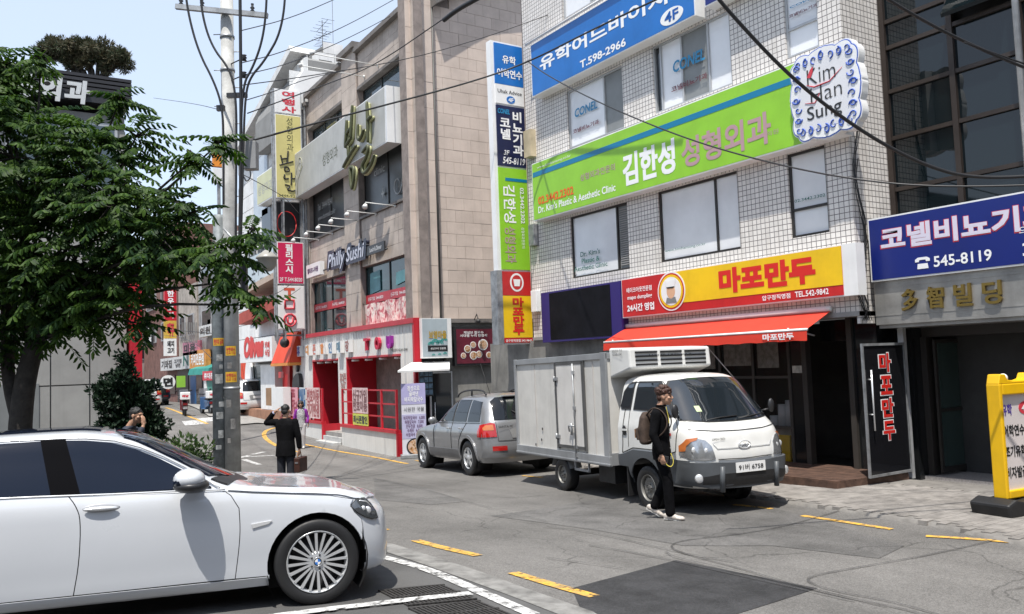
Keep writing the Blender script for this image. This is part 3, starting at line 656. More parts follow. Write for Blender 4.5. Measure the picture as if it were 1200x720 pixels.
text('CONEL', PF, 11.58, 11.95, 8.52, 8.65, o, cyanl, s, .04, shear=.2); text('비\n뇨\n기\n과', PF, 12.02, 12.34, 7.45, 8.62, o, letterw, s, .04, line=1.0); text('코\n넬', PF, 11.64, 11.95, 7.85, 8.4, o, letterw, s, .04)
text('3F', PF, 11.72, 11.9, 7.43, 7.56, o, letterw, s, .02, shear=.2); text('545-8119', PF, 11.68, 12.38, 7.2, 7.38, o, letterw, s, .02, shear=.2)
patch(s, PF, x0+.2, x1, 6.75, 6.83, o, teal, 'stripe'); text('김한성', PF, 11.66, 12.03, 5.65, 6.65, o, letterw, s, .02, rot=1); text('성형외과', PF, 11.66, 12.0, 4.6, 5.55, o, mauve, s, .01, rot=1)
text('02.3442.2302', PF, 12.18, 12.3, 5.65, 6.6, o, letterw, s, .02, rot=1); text('성형외과전문의', PF, 12.18, 12.28, 5.0, 5.55, o, letterw, s, 0, rot=1)
disc(MB(), PF, 11.98, 4.1, .21, .24, 0, .004).build('emblem', whites, s); disc(MB(), PF, 11.98, 4.1, .16, .19, .002, .007).build('emblem', red, s); MB().prism(PF, [(11.9, 4.0), (12.06, 4.0), (12.09, 4.18), (11.87, 4.18)], .004, .01).build('emblem', whites, s)
text('마\n포\n만\n두', PF, 11.82, 12.16, 2.75, 3.7, o, letterr, s, .07); text('압구정직영점 542-9842', PF, 11.58, 12.38, 2.56, 2.63, o, letterw, s, .02)
# ------------------------------------------------------------ dark building at the right
T = thing('dark_glass_building', 'dark building with bronze framed windows at the right edge of the picture', 'building', (16, 5, -.2))
GF = Frame((13.45, 0), (0, -1)); bronze = mat('bronze_frame', (.04, .03, .025), .45, .3, var=.2)
gl = mat('reflective_dark_glass', (.005, .009, .011), .03, spec=.6, var=0)
MB().box((15.7, 3.2, 8), (4.3, 10.5, 11)).box((15.9, 3.2, 1), (3.4, 10.5, 3)).build('body', mat('dark_body', (.03, .03, .03), .6, var=.2), T)
w = MB(); zs = [3.95, 4.74, 5.63, 6.45, 7.22, 7.68, 8.9, 10.2, 11.6, 13.4]; as_ = [-8.505, -7.33, -6.27, -5.1, -4.0, -2.9]
for a in as_: w.fb(GF, a, a+.09, 3.9, 13.4, .0, .10)
for z in zs: w.fb(GF, -8.5, -2.9, z-.035, z+.035, .0, .085)
fr = w.build('window_frame', bronze, T)
for i in range(len(as_)-1):
    for z0, z1 in zip(zs, zs[1:]):
        if i == 1 and abs(z0-7.22) < .1: continue
        MB().fb(GF, as_[i]+.09, as_[i+1], z0+.035, z1-.035, .02, .032).build('pane', gl, fr)
q = MB(); q.hexa([GF.P(-7.25, 7.70, .04), GF.P(-6.3, 7.70, .04), GF.P(-6.3, 7.28, .36), GF.P(-7.25, 7.28, .36)], [GF.P(-7.25, 7.76, .06), GF.P(-6.3, 7.76, .06), GF.P(-6.3, 7.34, .38), GF.P(-7.25, 7.34, .38)]); q.build('open_window', gl, T)
MB().cyl(GF.P(-6.2, 4.2, .2), GF.P(-6.2, 13, .2), .05).build('downpipe', alu, T)
KF = Frame((12.6, 0), (0, -1))
stm = mat('brushed_fascia', (.36, .35, .33), .38, .55, var=.2, scale=2, streak=.2)
MB().fb(KF, -8.42, -3, 2.42, 3.2, -.85, 0).fb(KF, -8.40, -3, 2.36, 2.419, -.85, -.05).fb(KF, -8.42, -3, 3.02, 3.05, 0, .006).fb(KF, -8.42, -3, 2.56, 2.575, 0, .006).build('fascia', stm, T)
gold = mat('gold_lettering', (.30, .21, .06), .35, .8, var=.1)
for i, ch in enumerate('多智빌딩'): text(ch, KF, -7.93+i*.43, -7.66+i*.43, 2.62, 2.96, .045, gold, T, .025, thick=.04)
bg_ = mat('black_granite')
MB().fb(GF, -8.48, -8.2, -.6, 2.42, -.6, .25).build('pillar', bg_, T)
MB().fb(GF, -8.44, -8.3, 1.0, 1.35, .25, .256).build('notice', pp, T)
MB().fb(GF, -8.2, -3.5, -.6, -.09, -2.6, .12).build('threshold', mat('pale_granite', (.3, .28, .27), .5, var=.2, scale=30), T)
MB().fb(GF, -8.2, -3.5, 2.2, 2.42, -.4, -.05).fb(GF, -8.2, -8.1, -.09, 2.2, -.2, .0).fb(GF, -5.0, -4.9, -.09, 2.2, -.2, .0).build('entrance_frame', framed, T)
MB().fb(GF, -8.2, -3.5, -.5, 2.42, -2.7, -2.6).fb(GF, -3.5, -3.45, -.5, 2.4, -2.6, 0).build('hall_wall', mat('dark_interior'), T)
EF = Frame((0, 8.0), (1, 0)); D = thing('entrance_door', 'glass entrance door of the dark building folded open inward', 'door', (13.6, 8.0, -.09))
b = MB().fb(EF, 13.5, 13.56, -.05, 2.15, -.02, .02).fb(EF, 14.44, 14.5, -.05, 2.15, -.02, .02).fb(EF, 13.56, 14.44, 2.09, 2.15, -.02, .02).fb(EF, 13.56, 14.44, -.05, .05, -.02, .02).fb(EF, 13.56, 14.44, .95, 1.0, -.02, .02); b.build('door_frame', framed, D)
MB().fb(EF, 13.56, 14.44, .05, 2.09, -.006, .006).build('pane', mat('greenish_glass', (.05, .08, .075), .05, var=0, alpha=.6), D)
MB().tube([EF.P(14.36, 1.05, .0), EF.P(14.36, 1.05, .07), EF.P(14.36, 1.3, .07), EF.P(14.36, 1.3, 0)], .013).build('handle', chrome, D)
s = thing('blue_board_sign', 'navy blue sign with white Korean lettering and telephone number above the right doorway', 'sign', KF.P(-6, 3.1, 0))
board(s, KF, -8.42, -4.5, 3.13, 4.17, -.25, .06, navy)
for m, bo, o_ in ((redl, .075, .068), (mat('pale_lettering', (.62, .58, .68), var=0), .045, .072)): text('코넬비뇨기과', KF, -8.2+(.0 if bo > .05 else .01), -5.55, 3.62-(.01 if bo > .05 else 0), 3.98, o_, m, s, bo)
text('545-8119', KF, -7.33, -6.45, 3.25, 3.42, .07, letterw, s, .02); text('3F', KF, -6.02, -5.75, 3.25, 3.44, .07, letterw, s, .02); text('의원', KF, -6.05, -5.75, 3.56, 3.68, .07, letterw, s, 0)
b = MB(); b.prism(KF, [(-7.6, 3.25), (-7.42, 3.25), (-7.43, 3.33), (-7.59, 3.33)], .066, .072); b.prism(KF, [(-7.63, 3.36), (-7.63, 3.4), (-7.58, 3.43), (-7.44, 3.43), (-7.39, 3.4), (-7.39, 3.36), (-7.45, 3.36), (-7.46, 3.39), (-7.56, 3.39), (-7.57, 3.36)], .066, .072); b.build('emblem', letterw, s)
# ------------------------------------------------------------ stone building
T = thing('stone_building', 'beige stone slab building with the long grey sign and the phone shop below', 'building', (15, 28, -.5))
SS = T
stone = mat('stone_slab', (.44, .375, .325), .75, var=.13, scale=1.6, bump=.3, bscale=30, rnd=.05, streak=.28)
stone_sunlit = mat('stone_slab_sunlit', (.57, .475, .41), .75, var=.10, scale=1.2, bump=.25, bscale=30, rnd=.05, streak=.12)  # side slabs lighter than the front: sunlit brightness put into the colour
stoned = mat('stone_joint', (.24, .20, .18), .9, var=.2, scale=3)
gable = [(11.9, 3.4), (11.9, 12.98), (13.6, 14.15), (15.3, 14.6), (15.62, 13.75), (15.8, 13.35), (16.2, 13.1), (21, 13.0), (21, 3.4)]
slabs = []                                       # (frame, a0, a1, z0, z1, out, order)
def course(F, a0, a1, z0, z1, w, h, out, holes=(), order=0, brick=True, z_start=None, clip=None):
    n = round((z1-z0)/h) or 1; hh = (z1-z0)/n
    for j in range(n):
        za, zb = z0+j*hh, z0+(j+1)*hh; x = a0-(w*.5 if (brick and j % 2) else 0)
        while x < a1-.02:
            xa, xb = max(a0, x), min(a1, x+w)
            if xb-xa > .04 and (clip is None or inside(((xa+xb)/2, (za+zb)/2+.05), clip)): slabs.append((F, xa, xb, za, zb, out, order))
            x += w
FB0 = lambda s: -s
course(FC, 11.97, 16.9, 3.41, 14.6, .62, .372, -.10, clip=gable)
course(FC, 11.0, 11.88, 3.41, 14.6, .9, .80, .02, brick=False)           # corner pier, side
course(FB, -.40, .18, 3.41, 14.6, .9, .80, .03, brick=False)             # corner pier, front
for a0, a1 in ((-4.43, -.41), (-9.9, -5.86)):
    course(FB, a0, a1, 5.46, 7.08, .68, .405, -.02, order=1); course(FB, a0, a1, 11.72, 12.9, .68, .39, -.02, order=2)
course(FB, -5.85, -4.44, 3.41, 13.1, 1.41, .62, .06, order=1, brick=False); course(FB, -11.3, -9.91, 3.41, 12.6, 1.4, .62, .02, order=1, brick=False)
slabs.sort(key=lambda s: s[6])
mb = MB(); unit = {}
for i, (F, a0, a1, z0, z1, out, o_) in enumerate(slabs):
    g_ = .004; d = random.uniform(-.003, .003)
    if i < 300: MB().fb(F, a0+g_, a1-g_, z0+g_, z1-g_, out-.03, out+d).build('stone_slab', stone_sunlit if F is FC and o_ == 0 else stone, T, recalc=False)
    else: mb.fb(F, a0+g_, a1-g_, z0+g_, z1-g_, out-.03, out+d)
mb.build('stone_slab', stone, T, kind='stuff')
b = MB(); b.prism(FC, gable, -.4, -.13)
b.fb(FC, 11.02, 11.87, 3.3, 14.6, -.5, -.01); b.fb(FB, -.39, .16, 3.3, 14.6, -.3, 0)
for h in ((-4.43, -.41), (-9.9, -5.86)):
    b.fb(FB, h[0], h[1], 5.45, 7.09, -.35, -.05); b.fb(FB, h[0], h[1], 11.71, 12.9, -.35, -.05)
b.fb(FB, -5.84, -4.45, 3.3, 13.1, -.35, .03); b.fb(FB, -11.29, -9.92, 3.3, 12.6, -.35, -.01)
b.hexa([FB.P(a, -.9, o) for a, o in ((-11.3, -.9), (-.6, -.9), (-.6, -9), (-11.3, -9))], [FB.P(a, 12.6, o) for a, o in ((-11.3, -.9), (-.6, -.9), (-.6, -9), (-11.3, -9))])
b.fb(FC, 13.5, 21, -.9, 13, -2, -.3)
b.build('wall', stoned, T, recalc=False)
b = MB().cyl(FC.P(11.925, 3.4, 0), FC.P(11.925, 13.2, 0), .035, seg=8); b.build('downpipe', mat('dark_pipe', (.09, .085, .08), .6), T)
cop = mat('coping_stone', (.17, .155, .145), .8, var=.2, streak=.3)
b = MB(); P_ = gable[1:4]
for (x0, z0), (x1, z1) in zip(P_, P_[1:]): b.hexa([FC.P(x0, z0-.02, -.4), FC.P(x1, z1-.02, -.4), FC.P(x1, z1-.02, .35), FC.P(x0, z0-.02, .35)], [FC.P(x0, z0+.25, -.4), FC.P(x1, z1+.25, -.4), FC.P(x1, z1+.25, .35), FC.P(x0, z0+.25, .35)])
for a0, a1 in ((-4.43, -.3), (-9.9, -5.86)): b.fb(FB, a0, a1, 12.9, 13.05, -.5, .16)
b.fb(FB, -5.95, -4.35, 13.1, 13.3, -.5, .2); b.fb(FB, -11.4, -9.8, 12.6, 12.75, -.5, .15); b.build('coping', cop, T, kind='stuff')
for a0, a1 in ((-4.43, -.41), (-9.9, -5.86)):
    MB().fb(FB, a0, a1, 7.09, 7.17, -.3, .06).build('sill', cop, T); MB().fb(FB, a0, a1, 11.6, 11.7, -.3, .04).build('lintel', cop, T)
gblue = mat('window_glass_blue', (.035, .055, .065), .05, spec=1, var=.2, scale=2); gteal = mat('window_glass_teal', (.015, .05, .055), .06, spec=.9, var=.5, scale=1.2)
grf = mat('graphite_film', (.045, .047, .048), .3, var=.15)
window(T, FB, (-4.43, -.41, 9.3, 11.6), framed, ((0, .4, 0, 1, gblue), (.4, .86, 0, 1, gblue), (.86, 1, 0, 1, gblue)), out=-.2)
window(T, FB, (-9.9, -5.86, 9.3, 11.6), framed, ((0, .35, 0, 1, gblue), (.35, .7, 0, 1, gblue), (.7, 1, 0, 1, gblue)), out=-.2)
for h in ((-4.43, -.41), (-9.9, -5.86)): window(T, FB, (h[0], h[1], 7.17, 9.3), framed, ((0, .5, 0, 1, grf), (.5, 1, 0, 1, grf)), out=-.16)
w1 = window(T, FB, (-4.45, -.41, 3.41, 5.46), framed, ((0, .5, .36, 1, gteal), (.5, 1, .36, 1, gteal)), out=-.14)
w2 = window(T, FB, (-9.92, -5.86, 3.41, 5.46), framed, ((0, .5, 0, 1, gteal), (.5, 1, 0, 1, gteal)), out=-.14)
# faint white ornament and numbers on the dark second floor film
lg = mat('pale_grey_lettering', (.35, .35, .34), .5, var=0)
text('Tel. 3444-9240', FB, -9.3, -7.6, 8.25, 8.5, -.14, lg, T, 0); text('www.bomnal.co.kr', FB, -9.3, -7.3, 7.85, 8.05, -.14, lg, T, 0); text('clinic', FB, -3.5, -2.6, 8.4, 8.65, -.14, lg, T, 0)
b = MB()
def swirl(b, F, a, z, r, out, w, turns=1.2, a0=0, fl=1):
    P = [F.P(a+r*(1-.75*t/24)*math.cos(a0+fl*turns*6.28*t/24), z+r*(1-.75*t/24)*math.sin(a0+fl*turns*6.28*t/24), out) for t in range(25)]
    b.tube(P, [w*(1-.6*t/24) for t in range(25)], 4)
swirl(b, FB, -1.6, 7.75, .35, -.14, .03, fl=-1, a0=0); b.tube([FB.P(-1.25, 7.75, -.14), FB.P(-1.0, 8.2, -.14), FB.P(-.6, 8.9, -.14)], [.04, .05, .01], 4); b.tube([FB.P(-1.0, 8.2, -.14), FB.P(-.8, 7.8, -.14), FB.P(-.5, 7.6, -.14)], [.03, .04, .01], 4)
b.prism(FB, [(-2.8, 7.5), (-2.76, 7.65), (-2.65, 7.7), (-2.76, 7.75), (-2.8, 7.95), (-2.84, 7.75), (-2.95, 7.7), (-2.84, 7.65)], -.15, -.14); b.build('ornament', lg, T, kind='stuff')
# red text band, papers and pink banner in the first floor windows
for h, w_ in (((-4.4, -.45), w1), ((-9.88, -5.9), w2)):
    z = 4.19 if h[0] > -5 else 4.3
    patch(T, FB, h[0], h[1], z, z+.3, -.11, mat('red_band', (.42, .015, .03), .4, var=.05), 'band')
    for k in (0, 1): text('신규가입  544-8020', FB, h[0]+.2+k*1.9, h[0]+1.5+k*1.9, z+.09, z+.21, -.105, letterw, T, .01)
tp = mat('teal_paper', (.10, .27, .30), .5, var=.2)
for a0, a1, z0, z1 in ((-4.1, -3.2, 4.5, 5.2), (-1.95, -1.2, 4.6, 5.0), (-1.0, -.5, 4.6, 5.3)):
    MB().hexa([FB.P(a0, z0, -.15), FB.P(a1, z0+.08, -.15), FB.P(a1, z0+.08, -.14), FB.P(a0, z0, -.14)], [FB.P(a0+.05, z1, -.15), FB.P(a1, z1+.05, -.15), FB.P(a1, z1+.05, -.14), FB.P(a0+.05, z1, -.14)]).build('poster', tp, T)
ban = bpy.data.materials.new('photo_banner'); ban.use_nodes = True
def voromat(m, cols, sc, rough=.5):
    n = m.node_tree; L = n.links; g = n.nodes.new('ShaderNodeNewGeometry'); no = n.nodes.new('ShaderNodeTexNoise'); no.inputs['Scale'].default_value = sc; no.inputs['Detail'].default_value = 3; no.inputs['Distortion'].default_value = 1.5
    L.new(g.outputs['Position'], no.inputs['Vector']); r = n.nodes.new('ShaderNodeValToRGB'); L.new(no.outputs[0], r.inputs[0]); e = r.color_ramp.elements
    while len(e) < len(cols): e.new(.5)
    for i, c in enumerate(cols): e[i].position = .3+.4*i/(len(cols)-1); e[i].color = tuple(c)+(1,)
    L.new(r.outputs[0], n.nodes['Principled BSDF'].inputs['Base Color']); n.nodes['Principled BSDF'].inputs['Roughness'].default_value = rough; return m
voromat(ban, [(.2, .03, .04), (.5, .1, .12), (.7, .45, .42), (.75, .7, .62), (.25, .07, .1)], 4)
b = MB(); b.grid([[FB.P(-4.4+3.95*i/24, z+.02*math.sin(i*.8+z), -.05+.03*math.sin(i*1.1+z*3)) for i in range(25)] for z in (3.44, 3.7, 3.95, 4.17)])
s = thing('photo_banner', 'pink photo banner tied below the first floor window above the phone shop', 'banner', FB.P(-2.4, 3.5, 0)); b.build('fabric', ban, s, recalc=False)
b = MB()
for a, z in ((-4.4, 4.17), (-.45, 4.17), (-4.4, 3.46), (-.45, 3.46)): b.cyl(FB.P(a, z, -.04), FB.P(a+(.12 if a > -1 else -.1), z+.1, .02), .01, seg=5)
b.build('tie', black, s, kind='stuff')
# the long grey sign with brushed letters
s = thing('long_grey_sign', 'long pale grey sign box with large olive brush letters on the stone building', 'sign', FB.P(-6, 8.8, .3))
lgs = mat('pale_grey_sign', (.37, .365, .34), .4, var=.08, streak=.12)
MB().fb(FB, -11.25, -.72, 8.83, 10.58, .08, .55).build('case', whites, s); patch(s, FB, -11.23, -.85, 8.86, 10.55, .558, lgs, 'panel', .02)
ol = mat('olive_lettering', (.07, .075, .03), .5, var=0); ole = mat('olive_outline', (.42, .42, .22), .5, var=0)  # greenish yellow outline colour behind the olive brush letters
def brush(F, strokes, out, m, me_, parent, w):
    for st in strokes:
        P = [Vector(q) for q in chaikin([tuple(F.P(a, z, out)) for a, z in st], 2)]; n = len(P)
        MB().tube(P, [w*(.35+1.0*math.sin(math.pi*(.15+.7*i/(n-1)))) for i in range(n)], 6).build('lettering', m, parent)
        MB().tube([p-F.n*.07-Vector((0, 0, .03)) for p in P], [w*1.0*(.4+1.0*math.sin(math.pi*(.15+.7*i/(n-1)))) for i in range(n)], 6).build('letter_back', me_, parent)
# "봄날" written with a brush: ㅂ ㅗ ㅁ / ㄴ ㅏ ㄹ
brush(FB, [[(-3.75, 10.30), (-3.80, 9.80), (-3.95, 9.40)], [(-3.20, 10.65), (-3.30, 10.10), (-3.40, 9.60)], [(-3.75, 9.85), (-3.35, 9.95)], [(-3.90, 9.45), (-3.40, 9.60)], [(-3.65, 9.40), (-3.65, 9.00)], [(-4.20, 8.80), (-3.45, 9.10), (-2.95, 9.25)],
           [(-3.55, 8.70), (-3.50, 8.10), (-3.40, 7.90)], [(-3.55, 8.65), (-3.15, 8.60), (-3.20, 8.20), (-3.40, 7.90)], [(-2.75, 9.90), (-2.80, 9.40), (-2.55, 9.35), (-2.25, 9.60)], [(-1.95, 10.40), (-1.90, 9.70), (-1.95, 9.10)], [(-1.95, 9.80), (-1.60, 9.85)],
           [(-2.45, 8.90), (-1.85, 9.05), (-2.05, 8.65), (-2.50, 8.50), (-2.40, 8.15), (-1.75, 8.30), (-1.45, 8.60)]], .68, ol, ole, s, .05)
text('성형외과', FB, -6.6, -5.0, 9.35, 9.8, .562, ol, s, 0); text('봄날클리닉', FB, -2.3, -1.5, 10.0, 10.15, .562, lg, s, 0)
b = MB()
for a, z, r, f in ((-9.9, 9.6, .35, 1), (-9.2, 10.0, .3, -1), (-10.4, 10.1, .22, 1)): swirl(b, FB, a, z, r, .562, .018, a0=2, fl=f)
b.tube([FB.P(-10.2, 8.9, .562), FB.P(-9.9, 9.6, .562), FB.P(-9.3, 10.3, .562)], .015, 4); b.tube([FB.P(-9.6, 8.9, .562), FB.P(-9.5, 9.5, .562), FB.P(-8.9, 9.9, .562)], .015, 4)
b.build('ornament', mat('beige_ornament', (.33, .32, .22), var=0), s, kind='stuff')
# six spot lamps on arms + two above
wl = mat('lamp_white', (.7, .7, .68), .4, var=.1)
def spot(a, z, o, where, grp, F=FB, tip=.75):
    t = thing('spot_lamp', where, 'lamp', F.P(a, z, .03), group=grp)
    MB().cyl(F.P(a, z, .02), F.P(a, z+.04, o), .016, seg=6).cyl(F.P(a, z, 0), F.P(a, z, .03), .05, seg=10).build('arm', wl, t)
    MB().lathe([(.001, 0), (.05, .0), (.075, .06), (.085, .13), (.0, .13)], F.P(a, z-.02, o-.02), (-.3, -.1, -.6 if z < 9 else .6), 14).build('lamp_head', wl, t)
for i, (u, v) in enumerate([(374, 281), (390, 274), (405, 266.5), (421, 259), (441, 251), (463.5, 241.5)]):
    a, z = FB.px(u, v); spot(a, z, 1.0, ['far left', 'second from the left', 'third from the left', 'third from the right', 'second from the right', 'far right'][i]+' lamp in the row of white spot lamps under the dark windows', 'spot lamps under the second floor windows')
for i, (u, v) in enumerate([(427, 90), (443, 77)]):
    a, z = FB.px(u, v); spot(a, z, 2.2, ['lower', 'upper'][i]+' of the two long armed lamps above the grey sign', 'long armed lamps')
# blade sign "Philly Sushi"
s = thing('restaurant_name_sign', 'dark script restaurant sign with white square box fixed to the stone wall', 'sign', FB.P(-6, 6, .1))
MB().fb(FB, -9.5, -7.9, 5.6, 6.1, .12, .3).build('panel', whites, s); text('캘리포니아롤', FB, -9.35, -8.1, 5.75, 5.95, .305, mat('purple_lettering', (.08, .02, .1), var=0), s, .03)
nb = mat('ink_blue', (.02, .025, .05), .4, var=0)
text('Philly Sushi', FB, -7.3, -3.5, 5.5, 6.3, .22, nb, s, .13, shear=.25, thick=.15, name='letter_back'); text('Philly Sushi', FB, -7.2, -3.6, 5.58, 6.23, .235, mat('pale_blue_lettering', (.5, .52, .6), var=0), s, .02, shear=.25)
MB().fb(FB, -3.5, -2.0, 5.72, 6.02, .15, .2).build('panel', dark, s); text('Lunch & Dinner', FB, -3.2, -2.2, 5.8, 5.94, .205, letterw, s, 0); MB().cyl(FB.P(-7.9, 5.75, .15), FB.P(-1.9, 5.75, .15), .03).build('rail', dark, s)
# ------------------------------------------------------------ phone shop
sh = thing('phone_shop', 'white phone shop front with red frame and red window recesses under the stone building', 'shop', FB.P(-6, -.5, .1))
wc = mat('white_cladding', (.66, .65, .62), .45, var=.06, streak=.15); rd = mat('red_trim', (.46, .012, .025), .4, var=.08)
b1, b2 = (-9.29, -6.55, -.6, 2.36), (-5.61, -1.06, -.6, 2.37)
a = -11.95; i = 0
b = wall(FB, -11.95, .0, -.9, 3.36, [b1, b2], depth=.02, out=.16); b.build('facade', wc, sh, recalc=False)
b = MB()
a = -11.9
while a < -.35:
    for z0, z1 in (((2.42, 3.25),) if (b1[0] < a < b1[1] or b2[0] < a < b2[1]) else ((-.8, 3.25),)): b.fb(FB, a, a+.02, z0, z1, .161, .172)
    a += .24
b.build('rib', wc, sh, kind='stuff')
MB().fb(FB, -12.0, .08, 3.30, 3.45, -.1, .24).build('top_trim', rd, sh); MB().fb(FB, -.04, .08, -.6, 3.30, .0, .22).build('side_trim', rd, sh)
for k, (a0, a1, z0, z1) in enumerate((b1, b2)):
    MB().fb(FB, a0-.06, a0+.02, z0, z1, -1.2, .18).build('recess_side', rd, sh)
    MB().fb(FB, a0+.02, a0+.45, z0, z1, -1.2, -1.1).build('recess_back', rd, sh); MB().fb(FB, a0-.06, a1+.03, z1, z1+.06, -1.2, .19).build('lintel', rd, sh)
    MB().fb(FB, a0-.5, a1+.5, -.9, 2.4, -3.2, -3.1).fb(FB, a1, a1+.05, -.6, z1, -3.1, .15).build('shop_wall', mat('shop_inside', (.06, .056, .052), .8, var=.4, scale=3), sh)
    f = MB(); n = 2+k
    for j in range(n+1): x = a0+.5+(a1-a0-.55)*j/n; f.fb(FB, x, x+.05, -.5, z1, -1.15, -1.1)
    f = f.build('shopfront', alu, sh); MB().fb(FB, a0+.5, a1, -.45, z1-.02, -1.13, -1.12).build('pane', mat('shop_glass'), f)
    patch(sh, FB, a1-1.6, a1-.9, 1.0, 1.6, -1.05, mat('soft_poster', (.5, .45, .1) if k else (.5, .4, .4), var=.3), 'poster')
    for j in range(4 if k else 3): p = FB.P(a0+.5+(a1-a0-.9)*j/(3 if k else 2), z1-.03, .05); MB().lathe([(.13, .0), (.13, -.06), (.0, -.06)], p, (0, 0, 1), 14).build('downlight', whites, sh)
# 3D letters on boxes
cols = [(.05, .1, .3), (.6, .25, .05), (.55, .15, .1), (.65, .2, .02), (.1, .2, .35), (.12, .22, .3), (.3, .12, .1), (.25, .2, .1)]
xs_ = [-10.6, -9.5, -8.65, -7.75, -6.85, -6.0, -5.15, -4.4]
for i, ch in enumerate('휴대폰할인매장'):
    a = xs_[i]; z = 2.60; m = mat('letter_colour_%s' % 'abcdefgh'[i], cols[i], .4, var=0)
    MB().fb(FB, a-.2, a+.17, z, z+.42, .17, .33).build('letter_box', whites, sh); text(ch, FB, a-.17, a+.17, z+.03, z+.40, .336, m, sh, .05)
a = -3.6
for ch, m in (('T', mat('pink_red', (.5, .02, .06), var=0)), ('O', mat('pink_red')), ('U', mat('violet_letter', (.3, .02, .3), var=0))):
    text(ch, FB, a-.18, a+.18, 2.62, 3.0, .27, m, sh, .07, thick=.10); a += .95
text('매장문의 02-541-0040', FB, -1.7, -.5, 2.5, 2.6, .175, letterk, sh, .02)
text('휴대폰\n할인', FB, -6.35, -5.75, 1.2, 1.9, .175, mat('brick_lettering', (.3, .1, .08), var=0), sh, .02, line=.9)
b = MB(); ap = [(-11.1+.0, 1.9), (-10.75, 1.95), (-10.6, 1.7), (-10.62, 1.2), (-10.7, .6), (-10.85, .42), (-11.1, .45), (-11.3, .42), (-11.5, .65), (-11.6, 1.2), (-11.5, 1.75)]
b.prism(FB, chaikin(ap, 2, True), .17, .32); b.prism(FB, chaikin([(-11.1, 1.98), (-10.95, 2.0), (-10.9, 2.3), (-11.0, 2.35), (-11.12, 2.2)], 1, True), .2, .3); b.build('fruit_emblem', dark, sh)
# low walls, rails, posters and steps before the shop
posterm = {}
def lowwall(a0, a1, name, lab):
    t = thing(name, lab, 'fence', FB.P((a0+a1)/2, -.6, .8))
    MB().fb(FB, a0, a1, -.62, .12, .7, .78).build('wall', wc, t)
    MB().fb(FB, a0-.03, a1+.03, .12, .22, .66, .83).build('top_trim', rd, t); MB().fb(FB, a1-.01, a1+.08, -.6, .12, .0, .81).build('end_trim', rd, t); MB().fb(FB, a0-.03, a1+.05, -.66, -.58, .66, .82).build('bottom_trim', rd, t)
    n = 4; sp = (a1-a0-.1)/n
    for i in range(n+1): MB().fb(FB, a0+.02+i*sp, a0+.09+i*sp, .22, 1.38, .72, .78).build('post', rd, t)
    for z in (.55, .93, 1.33): MB().fb(FB, a0+.09, a1-.06, z, z+.045, .735, .765).build('rail', rd, t)
    return t
lowwall(-4.6, -.05, 'shop_railing', 'white low wall with red rails and posters nearest the grey car')
lowwall(-11.6, -6.55, 'shop_railing', 'white low wall with red rails and posters behind the woman in purple')
tt = thing('shop_platform', 'grey raised platform with three steps between the two red railings', 'step', FB.P(-5.6, -.6, .3))
MB().fb(FB, -11.6, -.05, -.75, -.12, -.2, .7).build('platform', conc, tt)
for i in range(3): MB().fb(FB, -6.5+.0, -4.65, -.75, -.56+.15*i, .7, 1.35-.28*i).build('step', mat('step_white', (.45, .45, .44), .7, var=.15), tt)
pcs = [((.55, .6, .1), (.05, .05, .05)), ((.65, .12, .25), (.3, .02, .08)), ((.7, .5, .48), (.35, .1, .1)), ((.65, .3, .35), (.3, .05, .08)), ((.55, .6, .62), (.02, .1, .25)), ((.68, .5, .5), (.2, .1, .1))]
def poster(a0, a1, z0, z1, c, lab, txt):
    t = thing('poster', lab, 'poster', FB.P((a0+a1)/2, z0, .8)); patch(t, FB, a0, a1, z0, z1, .80, mat('poster_%d' % pcs.index(c), c[0], .5, var=.1, scale=3), 'paper', .012)
    text(txt, FB, a0+.05, a1-.05, z0+.06, z1-.06, .804, mat('poster_ink_%d' % pcs.index(c), c[1], var=0), t, .05, line=.95)
poster(-3.5, -2.2, .62, 1.42, pcs[5], 'cream and pink lettered poster on the railing nearest the grey car, upper one', '신규가입\n번호이동'); poster(-3.5, -2.2, .24, .60, pcs[0], 'yellow green lettered poster below the cream poster on the railing', '최신폰할인')
poster(-8.2, -6.75, .3, 1.4, pcs[2], 'pale pink number poster at the right end of the far railing', '번호이동\n기기변경'); poster(-9.1, -8.35, .25, 1.4, pcs[4], 'pale blue poster beside the pink number poster', 'SALE'); poster(-11.5, -9.3, .3, 1.4, pcs[3], 'large rose poster behind the woman in purple', '휴대폰\n무료상담')
# ------------------------------------------------------------ side of the stone building at street level
rend = mat('grey_render')
MB().fb(FC, 12.1, 21, -.9, 3.3, -.4, -.08).build('render_wall', rend, T); MB().fb(FC, 12.1, 21, 3.3, 3.42, -.4, .05).build('ledge', cop, T)
s = thing('menu_light_box', 'dark red menu light box with food pictures on the side wall above the grey car', 'sign', FC.P(13, 2, 0))
MB().fb(FC, 12.3, 13.75, 2.0, 3.17, -.07, .08).build('case', dark, s); patch(s, FC, 12.38, 13.67, 2.06, 3.1, .09, mat('wine_red', (.12, .015, .03), .3, var=.2, scale=3), 'panel')
text('채널브 칼국수\n시대별 누리 한정식', FC, 12.5, 13.45, 2.86, 3.04, .096, letterw, s, .02)
fm = bpy.data.materials.new('food_print'); fm.use_nodes = True; voromat(fm, [(.05, .06, .03), (.45, .2, .06), (.6, .5, .4), (.4, .08, .05)], 14)
for x, z, r in ((12.75, 2.5, .12), (13.3, 2.62, .17), (12.95, 2.3, .13), (12.6, 2.3, .09), (13.15, 2.33, .11), (13.5, 2.3, .1), (12.95, 2.62, .1)): disc(MB(), FC, x, z, r, r, .09, .096, 20).build('emblem', whites, s); disc(MB(), FC, x, z, r*.8, r*.8, .095, .1, 20).build('food_picture', fm, s)
